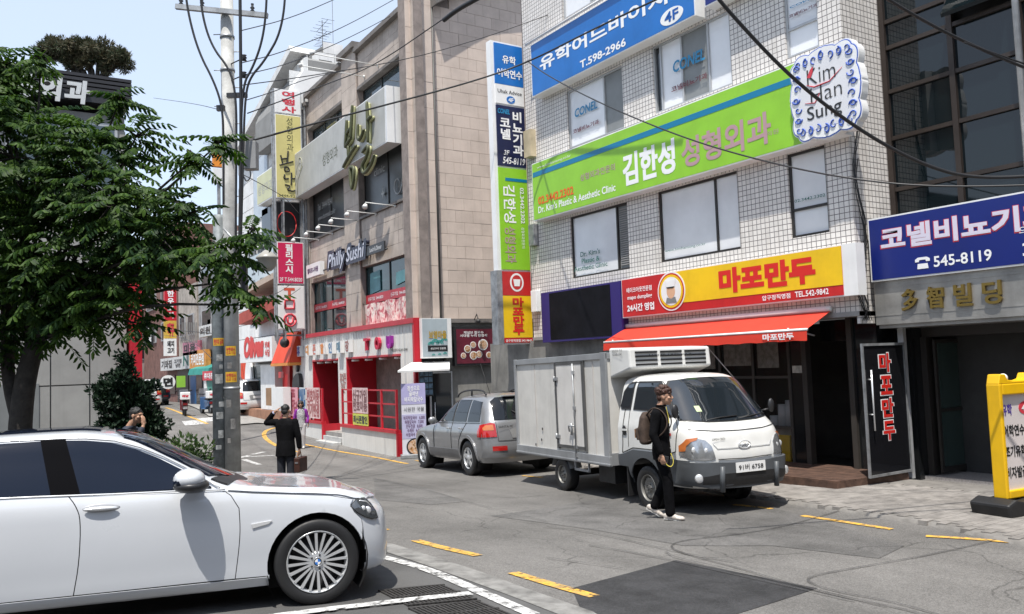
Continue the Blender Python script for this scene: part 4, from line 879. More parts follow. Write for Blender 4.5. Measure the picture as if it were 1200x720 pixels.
b = MB(); b.tube([FC.P(13.05, 3.35, .0), FC.P(13.05, 3.55, .2), FC.P(13.0, 3.4, .35)], .015, 6); b.tube([FC.P(13.1, 3.35, 0), FC.P(13.4, 3.3, .3)], .012, 6); b.build('bracket', dark, s); MB().ball(FC.P(13.0, 3.32, .36), .07).build('lamp_head', dark, s)
s = thing('teal_wave_sign', 'pale sign with teal wave pattern and gold lettering above the white canopy', 'sign', FC.P(11.7, 2.4, .2))
MB().fb(FC, 11.14, 12.12, 2.25, 3.42, .12, .26).build('case', whites, s); patch(s, FC, 11.16, 11.98, 2.3, 3.4, .265, mat('silver_blue_panel', (.38, .44, .47), .35, var=.08), 'panel'); patch(s, FC, 11.32, 11.97, 2.45, 2.62, .272, dark, 'panel')
tl = mat('teal_wave', (.02, .30, .26), var=0); b = MB()
for x, z, r in ((11.42, 2.64, .1), (11.56, 2.68, .13), (11.72, 2.66, .12), (11.87, 2.75, .1), (11.5, 2.33, .05), (11.7, 2.34, .05), (11.88, 2.36, .06)):
    for rr in (1, .6): b.prism(FC, [(x+r*rr*math.cos(t*.314), z+r*rr*math.sin(t*.314)) for t in range(11)]+[(x+r*(rr-.2)*math.cos(t*.314), z+r*(rr-.2)*math.sin(t*.314)) for t in range(10, -1, -1)], .268, .274)
b.build('wave', tl, s, kind='stuff'); text('보영마을', FC, 11.36, 11.94, 2.82, 3.05, .276, mat('old_gold', (.4, .26, .03), var=0), s, .04); text('생선구이 전문점', FC, 11.4, 11.9, 2.5, 2.56, .28, letterw, s, .01)
s = thing('white_canopy', 'small white slanted canopy over the side door next to the phone shop', 'canopy', FC.P(11.6, 2.0, .4))
(cx0, cz0), (cx1, cz1), (cx2, cz2) = FC.px(466, 436, .8), FC.px(527, 434, .8), FC.px(482, 425, .1); MB().hexa([FC.P(cx0, cz0-.02, .8), FC.P(cx1, cz0-.02, .8), FC.P(12.12, cz2-.08, .1), FC.P(cx2, cz2-.08, .1)], [FC.P(cx0, cz0+.03, .8), FC.P(cx1, cz0+.03, .8), FC.P(12.12, cz2, .1), FC.P(cx2, cz2, .1)]).build('panel', whites, s)
s = thing('side_door', 'dark glass side door with pale frame under the white canopy', 'door', FC.P(11.9, -.4, 0))
MB().fb(FC, 11.1, 12.35, -.6, 2.3, -.3, -.2).build('reveal', dark, s)
b = MB().fb(FC, 11.48, 11.53, -.4, 1.85, -.05, 0).fb(FC, 12.2, 12.25, -.4, 1.85, -.05, 0).fb(FC, 11.53, 12.2, 1.8, 1.85, -.05, 0).fb(FC, 11.53, 12.2, -.4, -.3, -.05, 0); b.build('door_frame', alu, s); MB().fb(FC, 11.53, 12.2, -.3, 1.8, -.03, -.02).build('pane', glassd, s)
MB().cyl(FC.P(11.62, .3, .03), FC.P(11.62, .95, .03), .014).build('handle', chrome, s)
s = thing('menu_grid', 'dark grid of small blue menu pictures beside the side door', 'sign', FC.P(11.2, 1, .1)); MB().fb(FC, 10.98, 11.42, 1.15, 1.95, .30, .34).build('panel', dark, s)
for i in range(3):
    for j in range(4): patch(s, FC, 11.0+i*.14, 11.12+i*.14, 1.2+j*.18, 1.34+j*.18, .347, mat('blue_picture', (.12, .2, .28), var=.4, scale=12), 'picture')
# lilac banner stand
p = gp(487, 537); s = thing('banner_stand', 'tall lilac menu banner stand with a bowl of noodles, left of the grey car', 'sign', p)
bm_ = p+Vector((-.05, 0, 0)); K = Frame((bm_.x, bm_.y), (math.cos(R(-18)), math.sin(R(-18)))); gz = p.z
MB().fb(K, -.36, .42, gz, gz+.12, -.12, .14).build('base', galv, s, bevel=.02)
MB().fb(K, -.31, .37, gz+.08, gz+2.08, -.015, 0).build('banner', mat('banner_white', (.62, .62, .68), .5, var=.05), s)
lil = mat('lilac', (.38, .36, .58), .5, var=.08); patch(s, K, -.31, .37, gz+1.5, gz+2.08, .006, lil, 'panel'); patch(s, K, -.31, .37, gz+.55, gz+1.22, .006, mat('pale_lilac', (.46, .45, .64), .5, var=.08), 'panel')
text('정성으로\n끓여낸\n바지락칼국수', K, -.22, .3, gz+1.56, gz+2.02, .012, letterw, s, .02); text('시원한 국물', K, -.25, .32, gz+1.3, gz+1.42, .012, letterk, s, 0)
text('바지락칼국수   6,000\n해물칼국수   7,000\n만두전골   8,000\n수제비   6,500\n비빔국수   6,000', K, -.26, .33, gz+.6, gz+1.18, .012, mat('plum_lettering', (.1, .03, .1), var=0), s, .01)
disc(MB(), K, .06, gz+.32, .26, .24, .004, .012).build('bowl', dark, s); disc(MB(), K, .06, gz+.32, .22, .2, .01, .016).build('food_picture', fm, s)
MB().cyl(K.P(.0, gz, -.03), K.P(.0, gz+2.08, -.03), .012).build('pole', alu, s)
# antenna and small things on roofs
s = thing('roof_antenna', 'television antenna on the roof left of the stone building', 'antenna', FB.P(-12, 13, -4)); A0, Z0 = FB.px(378, 50, -4)
b = MB().cyl(FB.P(A0, 12.5, -4), FB.P(A0, Z0+1.2, -4), .02, seg=6)
for z, n in ((.9, .9), (.35, .7), (-.1, .4)):
    b.cyl(FB.P(A0-n, Z0+z, -4), FB.P(A0+n, Z0+z, -4), .012, seg=5)
    for k in range(5): a = A0-n+k*n/2; b.cyl(FB.P(a, Z0+z, -4.35), FB.P(a, Z0+z+.0, -3.65), .01, seg=5)
b.cyl(FB.P(A0+1.6, 12.5, -4), FB.P(A0+1.6, Z0+2.2, -4), .012, seg=5); b.build('antenna', dark, s)
T = thing('brick_tower_building', 'dark red brick building with dark windows behind the gable of the stone building', 'building', (18, 27, 0))
MB().box((19.2, 27, 8), (6, 5, 17)).build('body', mat('maroon_brick', (.13, .035, .03), .8, var=.3, scale=12), T)
BF = Frame((0, 24.5), (1, 0)); MB().fb(BF, 16.2, 17.5, 12, 16.4, -.1, .02).build('window_frame', framed, T)
for x in (16.3, 16.95): MB().fb(BF, x, x+.5, 12.1, 16.3, .0, .03).build('pane', gblue, T)
for x in (17.6, 18.6): MB().fb(BF, x, x+.5, 11, 16.5, .0, .15).build('column', mat('maroon_brick'), T)
# ------------------------------------------------------------ white panelled building beyond the stone one
F3 = Frame((11.8, 0), (0, -1))
T = thing('white_panel_building', 'white panelled building with sloping roof edge beyond the stone building', 'building', (15, 40, 0))
wpan = mat('white_wall_panel', (.70, .70, .69), .6, var=.1, rnd=.06, streak=.2); wj = mat('panel_joint', (.22, .22, .215), .9, var=.1)
poly3 = [F3.px(*p) for p in ((279, 484), (360, 484), (360, 70), (352, 66), (318, 128), (279, 196))]
MB().prism(F3, poly3, -9, -.04).build('wall', wj, T)
slabs = []; a_ = [p[0] for p in poly3]
course(F3, min(a_), max(a_), 3.0, 16.5, 1.25, .72, 0, clip=poly3)
for F, a0, a1, z0, z1, out, o_ in slabs[:290]: MB().fb(F, a0+.015, a1-.015, z0+.015, z1-.015, out-.03, out).build('wall_panel', wpan, T, recalc=False)
q = [F3.px(*p) for p in ((279, 194), (318, 126), (354, 62), (352, 56), (316, 121), (279, 187))]; MB().prism(F3, q, -2, .5).build('roof_edge', wpan, T)
def r3(tl, br, o=0): return F3.rect(tl, br, o)
G1 = Frame((0, 33.6), (1, 0)); up = thing('white_roof_block', 'white stepped roof block with one small window beside the stone building', 'building', (14, 35, 10))
q = [G1.px(*p) for p in ((340, 110), (345, 97), (365, 62), (385, 50), (402, 56), (402, 150), (340, 150))]; MB().prism(G1, q, -5, -.03).build('wall', wj, up)
slabs = []; course(G1, min(p[0] for p in q), max(p[0] for p in q), min(p[1] for p in q), max(p[1] for p in q), 1.0, .5, 0, clip=q)
for F, a0, a1, z0, z1, out, o_ in slabs[:80]: MB().fb(F, a0+.01, a1-.01, z0+.01, z1-.01, out-.03, out).build('wall_panel', wpan, up, recalc=False)
h = G1.rect((374, 70), (389, 84)); w = MB().fb(G1, *h, .0, .02).build('window', framed, up); MB().fb(G1, h[0]+.05, h[1]-.3, h[2]+.05, h[3]-.05, .02, .025).build('pane', glassd, w); MB().fb(G1, h[1]-.25, h[1]-.03, h[2]+.05, h[3]-.05, .02, .03).build('frame', whites, w)
G2 = Frame((0, 32.4), (1, 0)); q = [G2.px(*p) for p in ((340, 128), (340, 108), (356, 82), (402, 88), (402, 128))]
MB().prism(G2, q, -.8, 0).build('terrace', mat('bright_panel', (.74, .74, .73), .5, var=.05), up)
def w3(tl, br, m=gblue, fm=framel, o=.03): 
    h = r3(tl, br); w = MB().fb(F3, *h, 0, o).build('window', fm, T); MB().fb(F3, h[0]+.12, h[1]-.12, h[2]+.1, h[3]-.1, o, o+.02).build('pane', m, w)
q = [F3.px(*p) for p in ((296, 174), (318, 138), (318, 158), (298, 182))]; MB().prism(F3, q, 0, .03).build('window', glassd, T)
for u in (300, 304, 308, 312): x, z = F3.px(u, 168-(u-300)*1.4); MB().fb(F3, x-.06, x+.06, z-.5, z+.45, .03, .05).build('mullion', whites, T)
w3((297, 190), (316, 252), mat('bright_pane', (.42, .47, .52), .2, var=.1)); w3((307, 245), (320, 290), glassd); w3((286, 318), (318, 340), glassd)
s = thing('pale_yellow_sign', 'pale yellow sign board between windows of the white panelled building', 'sign', F3.P(-38, 8.8, .4))
h = r3((301, 208), (323, 229), .5); MB().fb(F3, *h, .05, .5).build('case', whites, s); patch(s, F3, h[0]+.05, h[1]-.05, h[2]+.05, h[3]-.05, .51, mat('pale_yellow', (.52, .52, .32), .5, var=.05), 'panel'); text('성형외과', F3, h[0]+.2, h[1]-.4, h[2]+.4, h[3]-.5, .515, lg, s, 0)
s = thing('clinic_name_board', 'white board with dark Korean lettering and a row of black letters on top', 'sign', F3.P(-37, 5.9, .4))
h = r3((284, 306), (322, 336), .45); MB().fb(F3, *h, .05, .45).build('case', mat('pale_blue_board', (.45, .52, .56), .5, var=.05), s)
text('소아과의원', F3, h[0]+1.6, h[1]-.5, h[2]+.75, h[3]-.2, .455, letterk, s, .02); text('The Clinic', F3, h[0]+1.6, h[1]-.8, h[2]+.3, h[2]+.6, .455, letterk, s, 0)
text('LIFE DENTAL', F3, h[0]+.2, h[1]-.3, h[3]+.05, h[3]+.75, .2, letterk, s, .06, thick=.05)
q = [F3.px(*p, 1.2) for p in ((283, 340), (323, 318), (323, 325), (283, 347))]; MB().prism(F3, q, 0, 1.2).build('canopy', mat('tan_fascia', (.42, .33, .26), .7), T)
q = [F3.px(*p, 1.0) for p in ((280, 368), (320, 349), (326, 352), (324, 360), (280, 381))]; MB().prism(F3, q, 0, 1.0).build('canopy', mat('brick_red_canopy', (.36, .06, .04), .7, var=.15), T)
# orange red corner shop
s = thing('corner_shop', 'corner shop with orange red canopy and white sign in red script', 'shop', F3.P(-37, 0, .4))
h = r3((281, 400), (319, 423), .8); MB().fb(F3, h[0], h[1], h[2], h[3], -.1, .8).build('sign_board', whites, s)
text('Olives', F3, h[0]+.8, h[1]-1.2, h[2]+.25, h[3]+.1, .82, letterr, s, .09, shear=.2); text('카페\n식당', F3, h[1]-1.0, h[1]-.3, h[2]+.2, h[3]-.2, .81, letterr, s, .04)
oc = mat('orange_red_canopy', (.60, .055, .015), .6, var=.05); h2 = r3((317, 392), (338, 425), 1.0)
b = MB(); b.hexa([F3.P(h2[0], h2[2], 1.0), F3.P(h2[1], h2[2], 1.0), F3.P(h2[1], h2[2], 0), F3.P(h2[0], h2[2], 0)], [F3.P(h2[0]+.2, h2[3], .6), F3.P(h2[1], h2[3], .6), F3.P(h2[1], h2[3], 0), F3.P(h2[0]+.2, h2[3], 0)]); b.build('canopy', oc, s)
MB().fb(F3, h2[0], h2[1], h2[2]-.12, h2[2]-.005, 0, 1.02).build('canopy_trim', mat('orange_trim', (.65, .25, .05), .6), s)
x, z = F3.px(335, 402, 1.0); MB().ball(F3.P(x, z, 1.05), .2, seg=10, rings=6).build('lamp', dark, s)
hw_ = r3((296, 428), (318, 472)); w = MB().fb(F3, *hw_, 0, .05).build('window', framel, s); MB().fb(F3, hw_[0]+.1, hw_[1]-.1, hw_[2]+.1, hw_[3]-.05, .05, .07).build('pane', mat('shop_pane', (.05, .07, .07), .08, var=.8, scale=2), w)
hh = r3((283, 425), (296, 478)); MB().fb(F3, hh[0], hh[1], hh[2], hh[3], 0, .04).build('red_wall', mat('orange_red_canopy'), s)
x0, z0 = F3.px(291, 450, .2); b = MB(); disc(b, F3, x0, z0, .62, 1.25, .1, .2, 30); b.build('oval_board', whites, s)
hh = r3((318, 428), (336, 480)); MB().fb(F3, *hh, 0, .5).build('pillar', wpan, s); hh = r3((336, 428), (345, 455)); MB().fb(F3, *hh, 0, .2).build('door', red, s)
MB().fb(F3, -42.5, -33.8, -.6, .35, 0, .6).build('base', mat('brick_base', (.30, .15, .09), .8, var=.2), s)
hh = r3((318, 454), (332, 482), 1.5); MB().fb(F3, hh[0], hh[1], hh[2], hh[3], 1.2, 1.5).build('white_cabinet', whites, s); hh = r3((310, 455), (318, 476), 1.5); MB().fb(F3, *hh, 1.2, 1.45).build('crate', mat('cardboard', (.3, .18, .1), .8), s)
s = thing('cabinet_notice', 'small red notice on the white pillar of the corner shop', 'sign', F3.P(-34.5, 1.5, .5)); hh = r3((327, 436), (333, 443), .5); patch(s, F3, *hh, .53, red, 'panel', .02)
# tower of signs in a steel frame
F5 = Frame((0, 32.2), (1, 0)); s = thing('framed_sign_tower', 'tall steel framed tower of white, yellow and pink signs beside the stone building', 'sign', (10.6, 32.2, 3.3))
X0, _ = F5.px(324, 250); X1, ZT = F5.px(352, 108); ZB = F5.px(330, 393)[1]
b = MB()
for x in (X0-.05, X0+.27, X1-.02, X1+.14): b.fb(F5, x, x+.06, ZB-.2, ZT, -.35, -.28).fb(F5, x, x+.05, ZB-.2, ZT, -.08, -.02)
for v in (108, 235, 283, 393): z = F5.px(330, v)[1]; b.fb(F5, X0-.05, X1+.2, z-.03, z+.03, -.36, -.3)
b.build('steel_frame', galv, s, kind='stuff')
def pn(t, b_, m, nm, l=325, r=350): 
    z1, z0 = F5.px(338, t)[1], F5.px(338, b_)[1]; MB().fb(F5, X0, X1, z0, z1, -.25, 0).build('case', whites, s); patch(s, F5, X0+.03, X1-.03, z0+.03, z1-.03, .008, m, nm, .02); return z0, z1
z0, z1 = pn(106, 134, whites, 'white_panel'); text('여\n행\n사', F5, X0+.28, X1-.2, z0+.06, z1-.06, .012, redl, s, .05, line=1.15)
z0, z1 = pn(135, 233, mat('straw_yellow', (.56, .50, .2), .5, var=.05), 'yellow_panel'); text('성\n형\n외\n과', F5, X0+.45, X0+.72, z0+1.9, z1-.1, .012, ol, s, 0, line=1.0)
b = MB()
for st in ([(.2, 1.7), (.28, 1.35)], [(.5, 1.9), (.45, 1.4)], [(.2, 1.55), (.45, 1.6)], [(.15, 1.3), (.7, 1.5)], [(.35, 1.25), (.35, 1.05), (.55, 1.1), (.5, 1.25), (.35, 1.25)], [(.35, .95), (.3, .75), (.5, .8)], [(.62, 1.05), (.6, .55)], [(.6, .8), (.75, .82)], [(.35, .55), (.6, .5), (.4, .35), (.65, .3), (.75, .35)]):
    b.tube([F5.P(X0+x, z0+z, .02) for x, z in chaikin(st, 2)], .03, 5)
b.build('brush_lettering', letterk, s, kind='stuff'); text('3444-9240', F5, X0+.1, X1-.1, z0+.06, z0+.16, .012, ol, s, 0)
z0, z1 = pn(284, 333, mat('crimson_panel', (.52, .015, .08), .4, var=.05), 'pink_panel'); text('필\n리\n스\n시', F5, X0+.32, X0+.62, z0+.42, z1-.08, .012, letterw, s, .04, line=.95); text('2F T.544.8020', F5, X0+.08, X1-.08, z0+.1, z0+.25, .012, letterw, s, .01)
z0, z1 = pn(335, 386, whites, 'white_panel'); text('T', F5, X0+.25, X0+.65, z1-.55, z1-.1, .012, mat('orange_red', (.6, .1, .05), var=0), s, .06)
zc = z0+.95; b = MB(); b.tube([F5.P(X0+x, zc+z, .02) for x, z in ((.27, -.15), (.27, .18), (.62, .18), (.62, -.15), (.27, -.15))], .045, 5)
zc = z0+.35; b.tube([F5.P(X0+.45+.24*math.cos(i*.628), zc+.24*math.sin(i*.628), .02) for i in range(11)], .04, 5); b.tube([F5.P(X0+x, zc+z, .02) for x, z in ((.35, .12), (.36, -.08), (.45, -.14), (.56, -.08), (.56, .12))], .04, 5); b.build('ring_lettering', redl, s, kind='stuff')
zz = F5.px(338, 262)[1]; MB().tube([F5.P(X0+.45+.38*math.cos(i*.35), zz+.5*math.sin(i*.35), -.15) for i in range(19)], .02, 5).build('ring', red, s)
MB().fb(F5, X0, X1, F5.px(338, 282)[1], F5.px(338, 236)[1], -.34, -.3).build('back_panel', dark, s)
# ------------------------------------------------------------ far row of shops
F4 = Frame((12.3, 0), (0, -1))
def r4(tl, br, o=0): return F4.rect(tl, br, o)
row = [('grey_shop_building', 'pale grey building with barred windows in the far row beside the concrete pole', (232, 300), (279, 484), (.3, .3, .3)),
       ('tan_shop_building', 'tan coloured building with balcony and pink sign in the far row', (209, 340), (232, 482), (.35, .31, .27)),
       ('brown_brick_building', 'tall brown brick building in the far row behind the striped sign column', (168, 290), (209, 480), (.17, .085, .07))]
BT = []
for nm, lab, tl, br, c in row:
    t = thing(nm, lab, 'building', F4.P(F4.px(*tl)[0], 0, 0)); h = r4(tl, br); MB().fb(F4, h[0], h[1], -1, h[3], -8, 0).build('wall', mat(nm+'_wall', c, .8, var=.25, scale=2, streak=.2), t); BT.append(t)
    w_ = h[1]-h[0]
    for zi in range(3):
        for k in range(2):
            z = 4.6+zi*2.6
            if z+1.4 < h[3]: w = MB().fb(F4, h[0]+w_*(.12+.46*k), h[0]+w_*(.42+.46*k), z, z+1.4, 0, .08).build('window', framel, t); MB().fb(F4, h[0]+w_*(.15+.46*k), h[0]+w_*(.39+.46*k), z+.1, z+1.3, .08, .1).build('pane', glassd, w)
for (tl, br, m, o) in (((262, 385), (279, 415), mat('slate_board', (.09, .1, .1), .5, var=.3), .5), ((243, 375), (262, 413), greyp, .1)): MB().fb(F4, *r4(tl, br, o), 0, o).build('board', m, BT[0])
gr = mat('balcony_steel', (.25, .25, .24), .5, .4)
for i in range(9): h = r4((213+i*2.1, 378), (214+i*2.1, 402), .6); MB().fb(F4, h[0], h[0]+.06, h[2], h[3], .55, .6).build('railing_bar', gr, BT[1])
def fsign(tl, br, m, name, lab, txt=None, tm=letterk, o=.5, F=F4, bold=.04, rot=0):
    s = thing(name, lab, 'sign', F.P(F.px(*tl)[0], F.px(*br)[1], 0)); h = F.rect(tl, br, o); MB().fb(F, *h, o-.3, o).build('panel', m, s)
    if txt: dz = (h[3]-h[2])*.18; da = (h[1]-h[0])*.1; text(txt, F, h[0]+da, h[1]-da, h[2]+dz, h[3]-dz, o+.01, tm, s, bold, rot=rot)
    return s
wb = mat('weathered_white', (.55, .55, .54), .5, var=.12)
fsign((188, 421), (203, 434), wb, 'shop_sign', 'left one of two white slanted shop signs under the striped sign column', '기와집'); fsign((203, 419), (214, 433), wb, 'shop_sign', 'right one of two white slanted shop signs under the striped sign column', '고기집\n냉면')
fsign((214, 414), (222, 432), wb, 'shop_sign', 'narrow cream sign left of the orange striped sign', 'N', greenl); fsign((222, 412), (241, 431), mat('orange_board', (.6, .26, .06), .5, var=.25, scale=4), 'shop_sign', 'orange striped shop sign above the teal awning', '커피전문점', letterw)
fsign((214, 402), (231, 415), mat('pink_board', (.5, .2, .28), .5, var=.3, scale=3), 'shop_sign', 'pink shop sign on the balcony in the far row', '미용'); fsign((233, 383), (248, 393), wb, 'shop_sign', 'white board with black lettering just left of the utility pole', '의원')
F6 = Frame((0, 55), (1, 0))
def col(tl, br, m, txt, tm, t):
    h = F6.rect(tl, br); MB().fb(F6, *h, -.4, 0).build('panel', m, t); text(txt, F6, h[0]+.15, h[1]-.15, h[2]+.15, h[3]-.15, .01, tm, t, .04, line=1.12)
t = thing('striped_sign_column', 'column sign of red, yellow and white panels on the brown brick building', 'sign', F6.P(11, 3, 0))
col((193, 338), (207, 376), mat('red_trim'), '한\n우\n고\n기', letterw, t); col((193, 376), (207, 397), mat('amber', (.6, .38, .05), var=.2), '맥주', redl, t); col((193, 397), (207, 417), whites, '돼지\n고기', letterk, t)
t = thing('hanging_sign', 'dark hanging sign with white script on the far brick building', 'sign', F6.P(10, 4, 0)); col((170, 382), (180, 405), dark, 'Cafe', letterw, t)
s = thing('teal_awning', 'teal shop awning under the orange striped sign in the far row', 'awning', F4.P(-47, 2.3, 0)); h = r4((220, 433), (243, 439), 1); MB().hexa([F4.P(h[0], h[2], 1), F4.P(h[1], h[2], 1), F4.P(h[1], h[2], 0), F4.P(h[0], h[2], 0)], [F4.P(h[0], h[3], .9), F4.P(h[1], h[3], .9), F4.P(h[1], h[3]+.3, 0), F4.P(h[0], h[3]+.3, 0)]).build('canopy', mat('teal_fabric', (.02, .2, .17), .7), s)
for tl, br, m in (((224, 441), (231, 474), mat('blue_lit_doorway', (.02, .12, .3), .4)), ((231, 440), (238, 476), glassd), ((197, 440), (206, 462), glassd), ((209, 435), (222, 476), dark)): MB().fb(F4, *r4(tl, br), 0, .06).build('door', m, BT[1])  # the blue one is a blue-lit doorway, its light put into the colour
s = thing('green_booth', 'small green and white booth with red header behind the parked scooter', 'kiosk', F4.P(-47, 0, 1)); h = r4((240, 446), (255, 478), 1.2)
MB().fb(F4, *h, .3, 1.2).build('body', mat('booth_green', (.05, .22, .17), .5, var=.2), s); MB().fb(F4, h[0]-.1, h[1]+.1, h[3], h[3]+.5, .25, 1.3).build('header', redl, s); MB().fb(F4, h[0], h[0]+.5, h[2], h[3], 1.2, 1.25).build('panel', whites, s); text('휴대폰', F4, h[0]+.3, h[1]-.3, h[3]+.1, h[3]+.4, 1.31, letterw, s, .04)
s = thing('round_menu_sign', 'round white and green menu sign by the far shop doorway', 'sign', F6.P(11, 1, 0)); x, z = F6.px(197, 448, .5); disc(MB(), F6, x, z, .42, .42, .4, .5, 20).build('panel', whites, s); MB().fb(F6, x+.5, x+1.0, z-.35, z+.35, .4, .5).build('square_panel', mat('lime', (.25, .5, .05), var=0), s); text('면', F6, x-.25, x+.25, z-.25, z+.25, .51, letterk, s, .08)
F7 = Frame((0, 78), (1, 0)); t = thing('end_building', 'pinkish building closing the far end of the street', 'building', (10, 80, 0)); MB().fb(F7, 3, 14, -1, 11, -6, 0).build('wall', mat('pinkish_render', (.3, .24, .22), .8, var=.2), t)
for x in (8.5, 10.5, 12.5):
    for z in (3.5, 6.5, 9): w = MB().fb(F7, x, x+1.2, z, z+1.3, 0, .08).build('window', framel, t); MB().fb(F7, x+.1, x+1.1, z+.1, z+1.2, .08, .1).build('pane', glassd, w)
# ------------------------------------------------------------ left building
F8 = Frame((0, 18), (1, 0)); T = thing('left_clinic_building', 'pale panelled building behind the tree with silver letters on its black roof band', 'building', (0, 20, 0))
lp = mat('pale_stone_panel', (.30, .295, .28), .6, var=.1, rnd=.05, streak=.2)
MB().fb(F8, -14, 2.64, -.7, 7.2, -9, -.05).build('wall', mat('panel_joint'), T)
k = 0
for j in range(6):
    z0 = -.6+1.25*j; x = 2.66
    while x > -4.5:
        w_ = .66; 
        if not (j < 2 and x < 1.2 and j == 1 and False): MB().fb(F8, x-w_+.012, x-.012, z0+.012, min(7.2, z0+1.25)-.012, -.05, 0).build('wall_panel', lp, T, recalc=False)
        x -= w_
MB().fb(F8, -4, 1.15, -.6, 1.95, 0, .02).build('dark_panel', greyp, T)
MB().fb(F8, -14, 2.7, 7.36, 7.5, -9, .15).build('roof_band', dark, T)
for i in range(5): MB().fb(F8, -8, 2.75, 7.5+i*.09, 7.56+i*.09, -.5, .16-.01*i).build('roof_louvre', mat('black_louvre', (.03, .03, .035), .5, .3), T)
MB().fb(F8, -8, 2.6, 7.5, 7.95, -6, -.1).build('parapet', dark, T)
sil = mat('silver_lettering', (.6, .6, .58), .35, .3, var=.05)
for i, ch in enumerate('성형외과'): text(ch, F8, .15+i*.47-.0, .15+i*.47+.42, 7.28, 7.72, .25, sil, T, .05, thick=.04, shear=.1)
for x in (.6, 1.6): w = MB().fb(F8, x, x+.9, 5.7, 7.0, 0, .04).build('window', framel, T); MB().fb(F8, x+.06, x+.84, 5.76, 6.94, .04, .05).build('pane', gblue, w)
s = thing('red_pillar_sign', 'red vertical pillar sign on the corner of the left building', 'sign', (2.8, 18, 1.9)); MB().fb(F8, 2.70, 2.90, 1.9, 4.3, -.8, .2).build('panel', mat('red_trim'), s)
s = thing('small_orange_sign', 'small orange sign with a white foot by the concrete pole, half behind leaves', 'sign', (0, 0, 0)); F9 = Frame((0, 30), (1, 0)); h = F9.rect((250, 178), (264, 196)); MB().fb(F9, *h, -.2, 0).build('panel', mat('orange_sign', (.65, .22, .02), var=.3, scale=4), s); h = F9.rect((250, 197), (264, 215)); MB().fb(F9, *h, -.2, 0).build('lower_panel', whites, s); s.location = F9.P(h[0], h[2]); 
for c_ in s.children: c_.location -= s.location
MB().fb(F9, h[0]+.15, h[0]+.25, -.3, h[2], -.15, -.05).build('post', galv, s)
# ------------------------------------------------------------ houses behind the photographer, seen only in reflections
F0 = Frame((0, -12), (-1, 0)); F0B = Frame((-14, 0), (0, 1))
for k, (F, a0, a1, h, c, lab) in enumerate(((F0, -30, -14, 10, (.16, .08, .06), 'brick house behind the photographer on the right'), (F0, -13, 1, 8, (.25, .23, .2), 'grey house behind the photographer'), (F0, 2, 15, 11, (.3, .26, .2), 'tan house behind the photographer on the left'), (F0B, -11, 6, 8, (.2, .19, .18), 'grey house at the far side of the parking lot'))):
    t = thing('house', lab, 'building', F.P((a0+a1)/2, 0, 0)); hw_m = mat('house_wall_'+'abcd'[k], c, .8, var=.2, streak=.2)
    MB().fb(F, a0, a1, -1, h, -7, 0).build('wall', hw_m, t)
    x = a0+1
    while x < a1-2:
        for z in range(1, int(h)-2, 3): w = MB().fb(F, x, x+1.6, z, z+1.4, 0, .06).build('window', framel, t); MB().fb(F, x+.1, x+1.5, z+.1, z+1.3, .06, .08).build('pane', glassd, w)
        x += 3.2
# ------------------------------------------------------------ utility pole
def at(u, v, d): return CAM+ray(u, v)*d
PX, PY = 4.12, 15.9; PZ = G(PX, PY); dep = (Vector((PX, PY, 0))).dot(cH)
T = thing('utility_pole', 'concrete utility pole with a dark steel riser pipe and yellow notices', 'pole', (PX, PY, PZ))
pcn = mat('pole_concrete', (.42, .42, .405), .85, var=.22, scale=3, bump=.3, streak=.35)
def onpole(v, du=0, dd=0):                        # a point beside the pole at a height read from the photograph
    q = CAM+ray(272+du, v)*(dep+dd); return q
topz = onpole(-60).z
MB().tube([(PX, PY, PZ-.1), (PX, PY, topz)], [.145, .115], 20).build('concrete_shaft', pcn, T)
pipe = mat('dark_steel_pipe', (.20, .225, .235), .6, .2, var=.3, scale=5, streak=.2)
off = cR*(-.235)
MB().tube([Vector((PX, PY, PZ-.1))+off, Vector((PX, PY, onpole(330).z))+off, Vector((PX, PY, onpole(250).z))+off*.8], [.125, .12, .11], 16).build('riser_pipe', pipe, T)
def band(z, r=.15, h=.05, m=galv, nm='clamp'): MB().tube([(PX, PY, z-h/2), (PX, PY, z+h/2)], r, 16).build(nm, m, T)
for v in (34, 75, 455): band(onpole(v).z, .135 if v < 100 else .15)
for i in range(16):
    z = onpole(30+i*22).z; sgn = 1 if i % 2 else -1; p = Vector((PX, PY, z))+cR*(sgn*.12); MB().cyl(p, p+cR*(sgn*.14), .01, seg=5).build('step_bolt', galv, T)
# crossarm with insulators
z = onpole(6).z; A_, B_ = Vector((PX, PY, z))+cR*-.9+ZV*.12, Vector((PX, PY, z))+cR*.82-ZV*.12
d = (B_-A_).normalized(); MB().box((A_+B_)/2-cH*.17, ((B_-A_).length, .08, .09), M=Matrix((d, cH, d.cross(cH))).transposed()).build('crossarm', galv, T)
for s_ in (.1, .5, 1.45): p = A_+d*s_-cH*.17; MB().lathe([(.02, .04), (.045, .06), (.02, .09), (.045, .12), (.02, .15), (.03, .2)], p, (0, 0, 1), 10).build('insulator', dark, T)
for v in (68, 88):
    p = onpole(v, 14); MB().cyl(Vector((PX, PY, p.z)), p, .012, seg=5).build('bracket', dark, T); MB().lathe([(.0, -.06), (.05, -.05), (.03, -.02), (.055, 0), (.03, .03), (.05, .05), (0, .06)], p, (0, 0, 1), 10).build('insulator', dark, T)
cab = mat('cable_black', (.018, .018, .02), .5, var=.1)
p0, p1 = onpole(116, -1), onpole(116, 21); MB().box((p0+p1)/2-cH*.2, (.36, .09, .08), -YAW).build('cable_clamp', dark, T); p0 = onpole(129, -11); MB().box(p0-cH*.1, (.14, .08, .1), -YAW).build('cable_clamp', dark, T)
def run(pts, r, n=3): return MB().tube([Vector(q) for q in chaikin([tuple(p) for p in pts], n)], r, 8)
